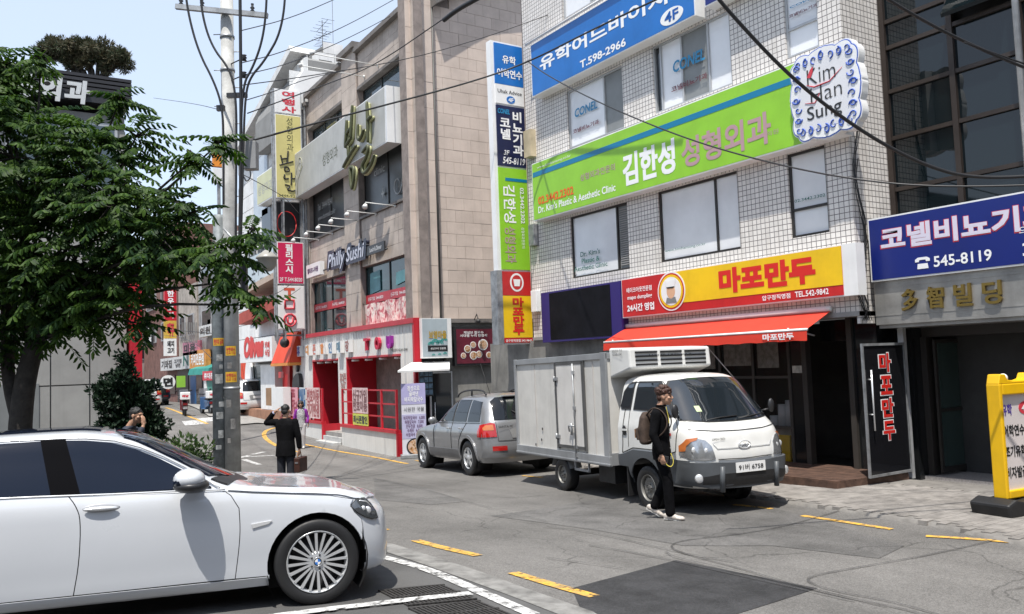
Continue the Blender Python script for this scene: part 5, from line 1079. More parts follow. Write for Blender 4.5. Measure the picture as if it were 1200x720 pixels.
def pp_(u, v, dd=-.25): return CAM+ray(u, v)*(dep+dd)
for i, q in enumerate([[(216, -30), (219, 10), (232, 60), (252, 98), (261, 128), (262, 170), (262, 240)], [(234, -30), (236, 15), (248, 55), (270, 82), (277, 115), (277, 180), (276, 300)],
          [(313, -30), (312, 15), (307, 50), (296, 80), (284, 100), (282, 180), (280, 300)], [(336, -30), (331, 35), (310, 72), (292, 92), (287, 118), (285, 180), (282, 300)], [(281, -30), (282, 60), (282.5, 180), (281, 330)]]):
    run([pp_(*p) for p in q], .021 if i < 4 else .03).build('riser_cable', cab, T)
MB().box(onpole(183, 22), (.24, .2, .52), -YAW).build('control_box', mat('box_grey', (.26, .26, .26), .5, var=.1), T, bevel=.01)
run([pp_(293, 200), (pp_(294, 208)), pp_(289, 214), pp_(285, 206)], .012).build('riser_cable', cab, T)
MB().tube([pp_(284, 288), pp_(300, 291), pp_(312, 288)], .025).tube([pp_(262, 268), pp_(284, 292)], .02).build('lamp_arm', galv, T)
c_ = pp_(313, 300, -.4); MB().lathe([(.0, .12), (.05, .10), (.12, .04), (.19, -.02), (.2, -.05), (.17, -.06), (.16, -.18), (.08, -.27), (.0, -.29)], c_, (0, 0, 1), 20).build('street_lamp_head', mat('lamp_shell', (.28, .27, .24), .35, var=.1), T)
MB().box(onpole(325, 14, -.1), (.12, .1, .55), -YAW).build('control_box', dark, T, bevel=.01)
yn = mat('yellow_notice', (.55, .33, .02), .5, var=.06)
def curved(u0, u1, v0, v1, cx_, cy_, r, m, nm, txt=None, tm=None):
    z1, z0 = onpole(v0).z, onpole(v1).z; b = MB(); base = math.atan2(-cH.y, -cH.x)
    a0, a1 = [base-math.asin(max(-1, min(1, ((u-272)/FOC*dep-(Vector((cx_-PX, cy_-PY, 0))).dot(cR))/r)))*-1 for u in (u0, u1)]
    P = [[(cx_+r*1.012*math.cos(a0+(a1-a0)*i/8), cy_+r*1.012*math.sin(a0+(a1-a0)*i/8), z) for i in range(9)] for z in (z0, z1)]; b.grid(P); b.build(nm, m, T)
    if txt:
        k = Frame((0, 0), (1, 0)); f = lambda a, z: Vector((cx_+r*1.03*math.cos(a0+(a1-a0)*(.08+.84*a)), cy_+r*1.03*math.sin(a0+(a1-a0)*(.08+.84*a)), z0+(z1-z0)*z)); text(txt, k, 0, 1, .15, .85, 0, tm, T, .03, curve=f)
curved(268, 279, 406, 417, PX, PY, .147, yn, 'yellow_notice', '유해업소\n신고 112', redl); curved(267.5, 279.5, 436, 448, PX, PY, .148, yn, 'yellow_notice', '유해업소\n신고 112', redl); 
oc_ = Vector((PX, PY, 0))+off
curved(253, 264, 396, 405, oc_.x, oc_.y, .122, yn, 'yellow_notice', '전단지 금지', redl)
stk = mat('torn_paper', (.27, .28, .28), .8, var=.35, scale=14)
for i, (u0, v0, w_, h_) in enumerate([(257, 415, 6, 8), (255, 438, 8, 11), (259, 470, 5, 6), (256, 482, 7, 8), (258, 503, 5, 9), (255, 520, 6, 5), (260, 427, 3, 5)]): curved(u0, u0+w_, v0, v0+h_, oc_.x, oc_.y, .123, stk, 'torn_sticker')
for i, (u0, v0, w_, h_) in enumerate([(270, 425, 5, 7), (268, 468, 6, 9), (273, 490, 5, 12), (269, 512, 4, 6)]): curved(u0, u0+w_, v0, v0+h_, PX, PY, .148, mat('grey_glue_stain', (.17, .165, .16), .9, var=.3, scale=12), 'torn_sticker')
# ------------------------------------------------------------ overhead wires
def wire(pts, r, lab, grp=None, n=3):              # pts: (u, v, metres away)
    o = MB().tube([Vector(q) for q in chaikin([tuple(at(*p)) for p in pts], n)], r, 6).build('overhead_wire', cab); tag(o, lab, 'wire', grp); return o
wire([(820, -30, 8.5), (850, 10, 8.6), (930, 95, 9), (1010, 155, 9.3), (1080, 193, 9.5), (1140, 210, 9.6), (1240, 205, 9.6)], .02, 'thickest black cable crossing the scalloped sign diagonally')
wire([(1020, -15, 9), (1060, 12, 9.2), (1130, 50, 9.5), (1250, 100, 10)], .018, 'thick black cable at the top right corner over the dark windows')
wire([(1130, 50, 9.48), (1180, 68, 9.7), (1250, 92, 10)], .01, 'thin twin cable beside the thick cable at the top right')
wire([(618, 72, 20.5), (640, 88, 19), (700, 120, 16.5), (800, 162, 14), (900, 191, 12.5), (1000, 211, 11.5), (1100, 220, 11), (1250, 216, 10.5)], .013, 'thin dark wire sagging across the green sign to the right')
wire([(284, 168, 16), (360, 147, 17), (480, 116, 19), (560, 94, 20), (620, 73, 20.5), (700, 32, 18), (790, -10, 16)], .022, 'dark wire rising from the pole across the hanging sign column')
wire([(284, 100, 16), (345, 92, 18), (470, 72, 20), (560, 47, 21), (628, 23, 21.5), (690, 0, 21)], .011, 'thin wire crossing the top of the stone side wall')
wire([(290, 133, 16), (380, 100, 18), (440, 77, 19.5), (520, 22, 18), (560, -5, 17)], .013, 'wire with a splice knot near the stone corner pier'); b = run([at(520, 24, 17.6), at(535, 12, 17.3), at(562, -3, 16.8)], .05); tag(b.build('cable_splice', cab), 'black splice lump on the wire before the stone wall', 'wire')
for i, (q, lab) in enumerate([([(283, 74, 16), (330, 62, 18), (400, 34, 22), (470, -5, 27)], 'wire from the upper insulator to the top edge'), ([(286, 88, 16), (340, 75, 19), (420, 40, 24), (500, -5, 30)], 'wire from the lower insulator to the top edge'),
      ([(283, 36, 16), (340, 22, 19), (400, -4, 22)], 'short wire leaving the pole clamp at the upper right'), ([(287, 118, 16), (320, 108, 18), (360, 92, 21), (400, 84, 24)], 'wire from the cable clamp toward the stone roof corner'),
      ([(180, 115, 30), (230, 122, 22), (262, 130, 16)], 'faint thin wire in the sky left of the pole'), ([(285, 205, 16), (310, 218, 19), (335, 232, 24), (350, 250, 30)], 'thin wire sloping down from the pole behind the sign tower'),
      ([(283, 345, 16), (310, 352, 19), (335, 350, 24), (352, 338, 30)], 'low wire sagging in front of the red canopy'), ([(283, 340, 16), (300, 350, 18), (325, 345, 22), (345, 330, 28)], 'second low wire sagging in front of the red canopy'),
      ([(100, 387, 40), (180, 385, 30), (262, 392, 16)], 'low thin wire across the far brick building'), ([(258, 430, 16), (225, 398, 30), (190, 392, 45), (165, 395, 60)], 'lowest thin wire running down the far street')]):
    wire(q, .008+.002*(i < 4), lab)
# ------------------------------------------------------------ vehicle kit
from bisect import bisect_right
class Tab:                                       # smooth table: monotone cubic through (x, values...)
    def __init__(s, pts): s.x = [p[0] for p in pts]; s.v = [tuple(p[1:]) for p in pts]
    def __call__(s, x, k=0):
        X = s.x; n = len(X)
        if x <= X[0]: return s.v[0][k]
        if x >= X[-1]: return s.v[-1][k]
        i = bisect_right(X, x)-1; h = X[i+1]-X[i]; t = (x-X[i])/h
        def sl(j): return (s.v[j+1][k]-s.v[j][k])/(X[j+1]-X[j])
        d = sl(i)
        def tan(j):
            if j == 0: return sl(0)
            if j == n-1: return sl(n-2)
            a, b = sl(j-1), sl(j)
            return 0 if a*b <= 0 else 2*a*b/(a+b)
        m0, m1 = tan(i), tan(i+1); t2, t3 = t*t, t*t*t
        return (2*t3-3*t2+1)*s.v[i][k]+(t3-2*t2+t)*h*m0+(-2*t3+3*t2)*s.v[i+1][k]+(t3-t2)*h*m1
def pnorm(fn, u, v, ctr, e=.01):
    p = Vector(fn(u, v)); a = Vector(fn(u+e, v))-Vector(fn(u-e, v)); b = Vector(fn(u, v+e))-Vector(fn(u, v-e)); n = a.cross(b)
    n = n.normalized() if n.length > 1e-9 else Vector((0, -1, 0))
    if n.dot(p-ctr) < 0: n = -n
    return p, n
def resample(P, step, closed=True):
    Q = []
    for i in range(len(P) if closed else len(P)-1):
        a, b = Vector(P[i]), Vector(P[(i+1) % len(P)]); n = max(1, int((b-a).length/step)); Q += [a+(b-a)*(k/n) for k in range(n)]
    if not closed: Q.append(Vector(P[-1]))
    return Q
CTR = Vector((-1, 0, .7))
def panel(name, out, fn, m, parent, off=.003, step=.045, mirror=False, th=.022, ctr=None, both=False):
    ctr = ctr or CTR
    Q = [Vector(p[:2]) for p in resample(out, step)]; P = [tuple(q) for q in Q]
    x0, x1 = min(p[0] for p in P), max(p[0] for p in P); y0, y1 = min(p[1] for p in P), max(p[1] for p in P); I = []
    x = x0+step*.6
    while x < x1:
        y = y0+step*.6
        while y < y1:
            if inside((x, y), P) and min((q-Vector((x, y))).length for q in Q) > step*.45: I.append(Vector((x, y)))
            y += step
        x += step
    r = delaunay_2d_cdt(Q+I, [], [list(range(len(Q)))], 1, 1e-6)
    vs = []; inn = []
    for v in r[0]: p, n = pnorm(fn, v.x, v.y, ctr); vs.append(p+n*off); inn.append(p+n*(off-th))
    mb = MB(); mb.smooth = True
    def put(S):
        f = lambda p: (p.x, p.y*S, p.z)
        mb.add([f(p) for p in vs], r[2]); k = len(Q)
        mb.smooth = False; ec = {}
        for t in r[2]:
            for i in range(3): e = (t[i], t[(i+1) % 3]); ec.setdefault((min(e), max(e)), []).append(e)
        rim = [l[0] for l in ec.values() if len(l) == 1]
        mb.add([f(p) for p in vs]+[f(p) for p in inn], [(a, b, b+len(vs), a+len(vs)) for a, b in rim]); mb.smooth = True
    put(-1 if mirror else 1)
    if both: put(-1)
    return mb.build(name, m, parent, local=True, recalc=False)
def inset(P, d):
    A_ = sum(P[i][0]*P[(i+1) % len(P)][1]-P[(i+1) % len(P)][0]*P[i][1] for i in range(len(P))); s_ = 1 if A_ > 0 else -1; Q = []
    for i in range(len(P)):
        a, b, c = Vector(P[i-1]), Vector(P[i]), Vector(P[(i+1) % len(P)]); u, v = (b-a), (c-b)
        if u.length < 1e-6 or v.length < 1e-6: continue
        u.normalize(); v.normalize(); n = Vector((-u.y-v.y, u.x+v.x))
        if n.length < 1e-6: continue
        n.normalize(); k = max(.35, n.dot(Vector((-u.y, u.x)))); q = b+n*(s_*d/k); Q.append((q.x, q.y))
    return Q
def arc(cx, cz, r, a0, a1, n=18): return [(cx+r*math.cos(R(a0+(a1-a0)*i/n)), cz+r*math.sin(R(a0+(a1-a0)*i/n))) for i in range(n+1)]
def line3(name, pts, fn, r, m, parent, off=.004, mirror=False, seg=5, step=.05):
    Q = resample(pts, step, False); S_ = -1 if mirror else 1; mb = MB(); P = []
    for q in Q: p, n = pnorm(fn, q[0], q[1], CTR); p = p+n*off; P.append(Vector((p.x, p.y*S_, p.z)))
    mb.tube(P, r, seg); return mb.build(name, m, parent, local=True)
def wheel(parent, x, y, r, w, rimr, side, style, rm, hubfn=None):      # side -1: outer face towards -y
    t = bpy.data.objects.new('wheel', None); C.objects.link(t); t.parent = parent; t.location = (x, y, r); t.rotation_euler = (0, 0, 0 if side < 0 else math.pi)
    o = MB(); hw = w/2
    o.lathe([(rimr, -hw+.012), (rimr+.012, -hw), (r*.93, -hw), (r*.985, -hw+.012), (r, -hw+.03), (r, hw-.03), (r*.985, hw-.01), (r*.93, hw), (rimr, hw), (rimr, -hw+.012)], (0, 0, 0), (0, 1, 0), 48)
    for k in (-.3, 0, .3): pass
    o.build('tyre', black, t, local=True, recalc=True)
    b = MB(); b.lathe([(rimr*.99, hw*.7), (rimr*.94, -hw+.03), (rimr*.965, -hw+.01), (rimr*1.01, -hw-.004), (rimr*1.02, -hw+.008)], (0, 0, 0), (0, 1, 0), 48)
    f = -hw
    if style == 'multi':
        for k in range(20):
            a = 2*math.pi*k/20+.05; d = Vector((math.cos(a), 0, math.sin(a))); pr = Vector((0, 1, 0)).cross(d); wv = .0115 if k % 2 else .010
            q = [d*.055+pr*s_*wv*.75+Vector((0, y_, 0)) for s_, y_ in ((-1, f+.035), (1, f+.035), (1, f+.012), (-1, f+.012))]; q2 = [d*rimr*.965+pr*s_*wv+Vector((0, y_, 0)) for s_, y_ in ((-1, f+.03), (1, f+.03), (1, f+.002), (-1, f+.002))]; b.hexa(q, q2)
        b.lathe([(.0, f+.012), (.05, f+.010), (.078, f+.02), (.085, f+.04), (.0, f+.05)], (0, 0, 0), (0, 1, 0), 32)
    elif style == 'five':
        for k in range(5):
            a = 2*math.pi*k/5+.3; d = Vector((math.cos(a), 0, math.sin(a))); pr = Vector((0, 1, 0)).cross(d)
            q = [d*.05+pr*s_*.045+Vector((0, y_, 0)) for s_, y_ in ((-1, f+.06), (1, f+.06), (1, f+.01), (-1, f+.01))]; q2 = [d*rimr*.97+pr*s_*.032+Vector((0, y_, 0)) for s_, y_ in ((-1, f+.05), (1, f+.05), (1, f+.012), (-1, f+.012))]; b.hexa(q, q2)
        b.lathe([(.0, f+.0), (.06, f+.002), (.075, f+.03), (0, f+.05)], (0, 0, 0), (0, 1, 0), 24)
    else:                                       # steel disc with holes
        b.lathe([(.0, f+.03), (.05, f+.03), (.06, f+.05), (rimr*.55, f+.05), (rimr*.72, f+.03), (rimr*.97, f+.06)], (0, 0, 0), (0, 1, 0), 32)
    rim = b.build('rim', rm, t, local=True)
    h = MB(); h.lathe([(0, f+.075), (rimr*.93, f+.075), (rimr*.93, f+.08)], (0, 0, 0), (0, 1, 0), 32)
    if style == 'steel':
        for k in range(8): a = 2*math.pi*k/8; h.cyl((rimr*.76*math.cos(a), f+.035, rimr*.76*math.sin(a)), (rimr*.76*math.cos(a), f+.055, rimr*.76*math.sin(a)), .018, seg=10)
    else:
        h.lathe([(.07, f+.06), (rimr*.7, f+.06), (rimr*.7, f+.068)], (0, 0, 0), (0, 1, 0), 32)
    h.build('brake_disc', mat('brake_dark', (.03, .03, .032), .5, .5), t, local=True)
    n = MB()
    for k in range(5): a = 2*math.pi*k/5; n.cyl((.056*math.cos(a), f+.004, .056*math.sin(a)), (.056*math.cos(a), f+.03, .056*math.sin(a)), .008, seg=8)
    n.build('wheel_nut', dark, t, local=True, kind='stuff')
    if hubfn: hubfn(t, f)
    return t
def vcore(name, rows, m, parent, skip):            # rows of points, both sides, leaving out faces where skip(centre)
    mb = MB(); mb.smooth = True; n = len(rows[0])
    for S_ in (1, -1):
        vs = [(p[0], p[1]*S_, p[2]) for r in rows for p in r]; fs = []
        for i in range(len(rows)-1):
            for k in range(n-1):
                f = (i*n+k, i*n+k+1, (i+1)*n+k+1, (i+1)*n+k); c = sum((Vector(vs[j]) for j in f), Vector())/4
                if not skip(c): fs.append(f)
        mb.add(vs, fs)
    return mb.build(name, m, parent, local=True)
def archliner(parent, cx, cz, r, y0, y1):
    b = MB(); P = arc(cx, cz, r, -35, 215, 20)
    b.grid([[(x, y, z) for x, z in P] for y in (y0, y1)]); b.poly([(x, y1, z) for x, z in P]); return b
# ------------------------------------------------------------ white sedan
paintw = mat('pearl_white_paint', (.54, .56, .59), .28, var=.02, coat=1, scale=1)
seam = mat('seam_black', (.01, .01, .01), .7, var=0)
st = [(-4.07, [(.3, .45), (.5, .45), (.6, .5), (.65, .65), (.62, .85), (.55, .95), (.45, .98), (.35, .99), (.2, 1.0), (0, 1.0)]),
 (-3.95, [(.6, .25), (.75, .3), (.82, .45), (.84, .65), (.82, .85), (.76, .98), (.65, 1.03), (.5, 1.04), (.25, 1.05), (0, 1.05)]),
 (-3.5, [(.7, .2), (.85, .24), (.91, .4), (.925, .65), (.915, .86), (.87, 1.0), (.78, 1.07), (.6, 1.08), (.3, 1.09), (0, 1.09)]),
 (-3.1, [(.74, .18), (.87, .22), (.92, .4), (.93, .65), (.92, .87), (.88, 1.01), (.79, 1.10), (.66, 1.19), (.33, 1.23), (0, 1.24)]),
 (-2.7, [(.75, .17), (.88, .21), (.92, .4), (.93, .65), (.925, .87), (.885, 1.005), (.775, 1.19), (.64, 1.35), (.35, 1.39), (0, 1.40)]),
 (-2.3, [(.75, .17), (.88, .21), (.915, .4), (.93, .65), (.925, .87), (.885, .995), (.77, 1.21), (.63, 1.40), (.35, 1.445), (0, 1.455)]),
 (-1.8, [(.75, .17), (.88, .21), (.91, .4), (.925, .65), (.922, .86), (.885, .98), (.77, 1.21), (.64, 1.41), (.38, 1.455), (0, 1.465)]),
 (-1.4, [(.75, .17), (.88, .21), (.91, .4), (.925, .65), (.92, .855), (.885, .968), (.78, 1.17), (.665, 1.345), (.42, 1.395), (0, 1.41)]),
 (-1.1, [(.75, .17), (.88, .21), (.91, .4), (.925, .64), (.918, .85), (.885, .957), (.80, 1.09), (.715, 1.20), (.48, 1.255), (0, 1.275)]),
 (-.85, [(.75, .17), (.88, .21), (.91, .4), (.925, .64), (.917, .845), (.884, .947), (.83, 1.01), (.765, 1.06), (.52, 1.115), (0, 1.135)]),
 (-.65, [(.75, .17), (.88, .21), (.91, .4), (.925, .63), (.915, .84), (.884, .935), (.84, .965), (.77, .98), (.52, 1.015), (0, 1.035)]),
 (-.45, [(.75, .17), (.88, .21), (.91, .4), (.925, .63), (.915, .83), (.884, .918), (.84, .948), (.76, .945), (.48, .945), (0, .945)]),
 (-.2, [(.75, .17), (.88, .21), (.91, .4), (.928, .63), (.917, .815), (.884, .89), (.84, .925), (.74, .915), (.42, .91), (0, .91)]),
 (.1, [(.78, .2), (.88, .22), (.92, .4), (.93, .62), (.91, .79), (.875, .86), (.82, .905), (.7, .89), (.4, .885), (0, .885)]),
 (.35, [(.72, .2), (.84, .22), (.89, .37), (.895, .56), (.87, .73), (.825, .81), (.765, .84), (.63, .85), (.36, .855), (0, .855)]),
 (.52, [(.63, .2), (.78, .22), (.83, .35), (.835, .52), (.80, .68), (.74, .755), (.67, .79), (.54, .80), (.3, .81), (0, .815)]),
 (.66, [(.54, .21), (.69, .23), (.74, .34), (.74, .5), (.70, .64), (.63, .71), (.55, .74), (.42, .765), (.25, .78), (0, .79)]),
 (.77, [(.36, .23), (.5, .25), (.55, .35), (.56, .48), (.52, .59), (.45, .65), (.38, .68), (.28, .7), (.18, .715), (0, .72)]),
 (.83, [(.1, .33), (.2, .34), (.26, .38), (.27, .46), (.26, .54), (.22, .58), (.17, .6), (.12, .61), (.06, .615), (0, .62)])]
TB = [[Tab([(s_[0], s_[1][k][c]) for s_ in st]) for c in (0, 1)] for k in range(10)]
SC = {}
def bsec(ix):
    if ix not in SC:
        x = ix*.02; P = [Vector((TB[k][0](x), TB[k][1](x))) for k in range(10)]; Q = []
        for i in range(9):
            p0, p1, p2, p3 = P[max(0, i-1)], P[i], P[i+1], (P[i+2] if i < 8 else Vector((-P[8].x, P[8].y)))
            for j in range(6):
                t = j/6; Q.append(.5*((2*p1)+(p2-p0)*t+(2*p0-5*p1+4*p2-p3)*t*t+(3*p1-p0-3*p2+p3)*t**3))
        Q.append(P[9]); SC[ix] = Q
    return SC[ix]
def bs_at(x, f):
    x = max(-4.07, min(.83, x)); ix = math.floor(x/.02); t = x/.02-ix; return f(bsec(ix))*(1-t)+f(bsec(ix+1))*t
def nx(x): return x if x < .36 else .36+(x-.36)*.70
def bside(x, z):
    def f(Q):
        for i in range(3, 50):
            a, b = Q[i], Q[i+1]
            if (a.y-z)*(b.y-z) <= 0 and abs(b.y-a.y) > 1e-6: return a.x+(b.x-a.x)*(z-a.y)/(b.y-a.y)
        return Q[3].x if z < Q[3].y else Q[46].x
    return (nx(x), -bs_at(x, f), z)
def btop(x, y):
    ya = abs(y)
    def f(Q):
        for i in range(len(Q)-2, 20, -1):
            a, b = Q[i], Q[i+1]
            if (a.x-ya)*(b.x-ya) <= 0 and abs(b.x-a.x) > 1e-6: return a.y+(b.y-a.y)*(ya-a.x)/(b.x-a.x)
        return Q[-1].y if ya < .1 else Q[24].y
    return (nx(x), y, bs_at(x, f))
P = gp(370, 706); yaw_ = R(90-101.5)
px_, py_ = P.x, P.y; nose = Vector((math.cos(yaw_), math.sin(yaw_), 0)); left = Vector((-nose.y, nose.x, 0))
org = Vector((px_, py_, P.z-.03))+left*.80            # ground centre below the front axle; the wheel seen is the right one
Rm = Matrix.Rotation(yaw_, 4, 'Z') @ Matrix.Rotation(R(1.1), 4, 'Y') @ Matrix.Rotation(R(-2.2), 4, 'X')
car = thing('parked_car', 'white sedan with dark tinted windows and multi spoke wheels, cut off by the left edge', 'car', M=Matrix.Translation(org) @ Rm)
AR = .385
def inarch(c, xs_=(0, -2.97), r=.40, cz=.335): return abs(c.y) > .6 and any((c.x-x)**2+(c.z-cz)**2 < r*r for x in xs_) 
rows = []
for i in range(-203, 42):
    x = i*.02 if i > -203 else -4.07
    Q = bsec(math.floor(x/.02+1e-6)) if x < .83 else bsec(41); rows.append([(nx(x), max(0, q.x-.012), q.y-.012*(k > 30)) for k, q in enumerate(Q)])
rows[-1][0]; body = vcore('body', rows[1:], paintw, car, inarch)
b = MB(); b.box((-1.6, 0, .36), (4.2, 1.0, .3)); b.build('underbody', dark, car, local=True)
for cx_ in (0, -2.97):
    for s_ in (-1, 1): archliner(car, cx_, .335, .41, s_*.9, s_*.55).build('wheel_arch', black, car, local=True)
fd = chaikin([(-.60, .80), (-.590, .65), (-.598, .5), (-.625, .265)], 2)
dl = chaikin([(-1.79, .972), (-1.735, .90), (-1.70, .80), (-1.705, .5), (-1.74, .262)], 2)     # line between the doors
fender = [(-.375, .262), (-.375, .24)]+arc(0, .335, AR, 195, 20)+[(.372, .58), (.36, .64), (.30, .70), (.27, .76), (.30, .80)]+[(.1, .845), (-.2, .875), (-.5, .905), (-.70, .93), (-.66, .90)]+fd
def bothsides(nm, P_, m, off=.003, **k): return [panel(nm, P_, bside, m, car, off=off, mirror=mm, **k) for mm in (False, True)]
bothsides('fender', inset(fender, .003), paintw)
fdoor = [(-.70, .93), (-.66, .90)]+fd+dl[::-1]+[(-1.3, .952)]
bothsides('front_door', inset(fdoor, .0035), paintw)
rdoor = dl+[(-2.52, .262), (-2.56, .42), (-2.66, .62), (-2.76, .8), (-2.84, .985), (-2.3, .985)]
bothsides('rear_door', inset(rdoor, .0035), paintw)
quarter = [(-2.52, .262), (-2.56, .42), (-2.66, .62), (-2.76, .8), (-2.84, .985), (-3.3, .99), (-3.78, .93), (-3.8, .5)]+[(-3.38, .24)]+arc(-2.97, .335, AR, -10, 192)
bothsides('quarter_panel', inset(quarter, .003), paintw)
bothsides('sill', inset([(-2.52, .19), (-2.52, .258), (-.385, .258), (-.37, .19), (-1.4, .175)], .001), paintw, off=.008)
for mm in (False, True):
    for q in (fd[::-1]+[(-.66, .90), (-.70, .93)], dl, [(-.385, .26), (-2.52, .26)], [(-2.52, .262), (-2.56, .42), (-2.66, .62), (-2.76, .8), (-2.84, .985)], [(.385, .43), (.372, .58), (.36, .64), (.30, .70)], [(.30, .80), (.1, .845), (-.2, .875), (-.5, .905), (-.72, .932)]):
        line3('seam', q, bside, .0045, seam, car, off=-.002, mirror=mm)
hs = lambda x, z: -bside(x, z)[1]
hood_side = [(x, hs(x, z)-.006) for x, z in ((-.68, .93), (-.5, .908), (-.2, .878), (.1, .848), (.3, .803), (.42, .765))]
hood = hood_side+[(.56, .60), (.66, .40), (.71, .2), (.72, 0)]; hood = hood+[(x, -y) for x, y in hood[::-1][1:]]+[(-.60, -.6), (-.50, -.3), (-.47, 0), (-.50, .3), (-.60, .6)]
panel('hood', hood, btop, paintw, car, off=.004, step=.06)
cowl = [(-.68, .80), (-.60, .6), (-.50, .3), (-.47, 0), (-.50, -.3), (-.60, -.6), (-.68, -.80), (-.80, -.78), (-.66, -.5), (-.58, 0), (-.66, .5), (-.80, .78)]
panel('cowl', cowl, btop, dark, car, off=.002)
ws = [(-.82, .73), (-.68, .5), (-.60, .25), (-.58, 0), (-.60, -.25), (-.68, -.5), (-.82, -.73), (-1.05, -.69), (-1.3, -.645), (-1.44, -.60), (-1.52, -.3), (-1.55, 0), (-1.52, .3), (-1.44, .60), (-1.3, .645), (-1.05, .69)]
tint = mat('tinted_car_glass', (.005, .009, .020), .03, spec=.28, var=0)
panel('windshield', ws, btop, tint, car, off=.003)
panel('sunroof', [(-1.62, .42), (-1.62, -.42), (-2.35, -.42), (-2.35, .42)], btop, tint, car, off=.004)
panel('rear_window', [(-2.78, .55), (-2.78, -.55), (-3.2, -.58), (-3.2, .58)], btop, tint, car, off=.003)
win_t = [(-.74, .958), (-.86, 1.04), (-.99, 1.125), (-1.15, 1.215), (-1.32, 1.295), (-1.5, 1.352), (-1.7, 1.378), (-1.85, 1.384)]
fw = [(-.80, .972)]+[(x-.03, z-.012) for x, z in win_t[1:]]+[(-1.79, 1.2), (-1.72, .978)]
rw = [(-1.90, .99), (-1.955, 1.2), (-2.0, 1.373), (-2.3, 1.362), (-2.5, 1.32), (-2.75, 1.2), (-2.9, 1.06), (-2.88, 1.0)]
bothsides('window', fw, tint, off=.002); bothsides('window', rw, tint, off=.002)
bothsides('door_pillar', [(-1.71, .972), (-1.782, 1.2), (-1.842, 1.385), (-2.01, 1.382), (-1.962, 1.2), (-1.905, .985)], mat('gloss_black', (.004, .004, .005), .7, var=0, spec=.02), off=.0045)
for mm in (False, True):
    line3('window_trim', win_t+[(-2.3, 1.38), (-2.5, 1.34), (-2.76, 1.215), (-2.93, 1.07), (-2.92, 1.01)], bside, .009, chrome, car, off=.004, mirror=mm, step=.04)
    line3('belt_trim', [(-.70, .945), (-1.0, .955), (-1.5, .965), (-2.0, .98), (-2.9, .998)], bside, .007, chrome, car, off=.006, mirror=mm)
    sg_ = -1 if not mm else 1
    b = MB(); y_ = sg_*.925
    b.ball((-1.57, y_+sg_*.018, .872), (.118, .018, .016)); b.build('door_handle', chrome, car, local=True)
    b = MB(); b.ball((-1.57, y_-sg_*.004, .872), (.13, .008, .034)); b.build('handle_cup', mat('soft_grey', (.35, .36, .38), .3, var=0), car, local=True)
    b = MB(); b.ball((-2.6, sg_*.94, .885), (.118, .018, .016)); b.build('door_handle', chrome, car, local=True)
    b = MB(); b.hexa([(-.40, y_, .665), (-.50, y_, .640), (-.50, y_+sg_*.012, .640), (-.38, y_+sg_*.012, .665)], [(-.37, y_, .69), (-.51, y_, .672), (-.51, y_+sg_*.012, .672), (-.35, y_+sg_*.012, .69)]); b.build('side_vent', chrome, car, local=True)
    # mirror
    M_ = Matrix.Rotation(R(6)*-sg_, 3, 'Z')
    b = MB(); b.ball((-.965, sg_*1.06, 1.055), (.115, .135, .082), M_, 20, 12); b.build('mirror_shell', paintw, car, local=True)
    b = MB(); b.ball((-.95, sg_*1.055, 1.005), (.13, .14, .055), M_, 20, 12); b.tube([(-.88, sg_*.86, .985), (-.92, sg_*.98, .99)], .03, 8); b.build('mirror_base', dark, car, local=True)
    b = MB(); b.ball((-1.035, sg_*1.06, 1.04), (.045, .105, .06), M_); b.build('mirror_glass', tint, car, local=True)
hl = [(.27, .75), (.33, .80), (.42, .795), (.50, .745), (.56, .68), (.585, .625), (.5, .625), (.40, .655), (.33, .69)]
hgl = mat('headlight_glass', (.05, .055, .06), .05, coat=1, var=0, spec=1)
for mm in (False, True):
    panel('headlight', hl, bside, hgl, car, off=.006, mirror=mm, step=.04); sg_ = -1 if not mm else 1
    line3('headlight_rim', hl+[hl[0]], bside, .004, seam, car, off=.005, mirror=mm)
    for x, z, r in ((.45, .70, .03), (.39, .72, .022)):
        p = Vector(bside(x, z)); MB().ball((p.x, p.y*(-sg_), p.z), (r, .014, r)).build('lens', chrome, car, local=True)
    line3('eyebrow', [(.35, .78), (.43, .765), (.5, .72)], bside, .006, chrome, car, off=.008, mirror=mm)
# nose details and tail
for s_ in (-1, 1):
    b = MB()
    for k in range(7): p = Vector(btop(.70, s_*(.06+.03*k))); b.box((.665-.006*k, s_*(.05+.032*k), .58), (.04, .008, .2))
    b.build('kidney_grille', dark, car, local=True, kind='stuff')
    MB().box((-4.05, s_*.6, .82), (.06, .3, .14)).build('tail_light', red, car, local=True)
MB().box((.56, 0, .3), (.26, .7, .11)).build('lower_grille', dark, car, local=True)
rimm = mat('alloy_rim', (.62, .63, .64), .3, .55, var=.05)
def bmwhub(t, f):
    disc_ = lambda r, y0, y1, a0=0, a1=360: [(r*math.cos(R(a0+(a1-a0)*i/24)), r*math.sin(R(a0+(a1-a0)*i/24))) for i in range(25)]
    MB().lathe([(0, f-.002), (.034, f-.002), (.036, f+.012)], (0, 0, 0), (0, 1, 0), 24).build('hub_cap', dark, t, local=True)
    for i, m in enumerate((mat('roundel_blue', (.02, .15, .5), var=0), whites)*2):
        pts = [(0, 0)]+[(.023*math.cos(R(90*i+a)), .023*math.sin(R(90*i+a))) for a in range(0, 91, 10)]
        MB().ext([(x, f-.004, z) for x, z in pts], (0, .003, 0)).build('emblem', m, t, local=True)
    MB().lathe([(.032, f-.003), (.034, f-.005), (.036, f-.003)], (0, 0, 0), (0, 1, 0), 24).build('emblem_ring', chrome, t, local=True)
for s_ in (-1, 1):
    for x in (0, -2.97): wheel(car, x, s_*.80, .335, .235, .238, s_, 'multi', rimm, bmwhub)
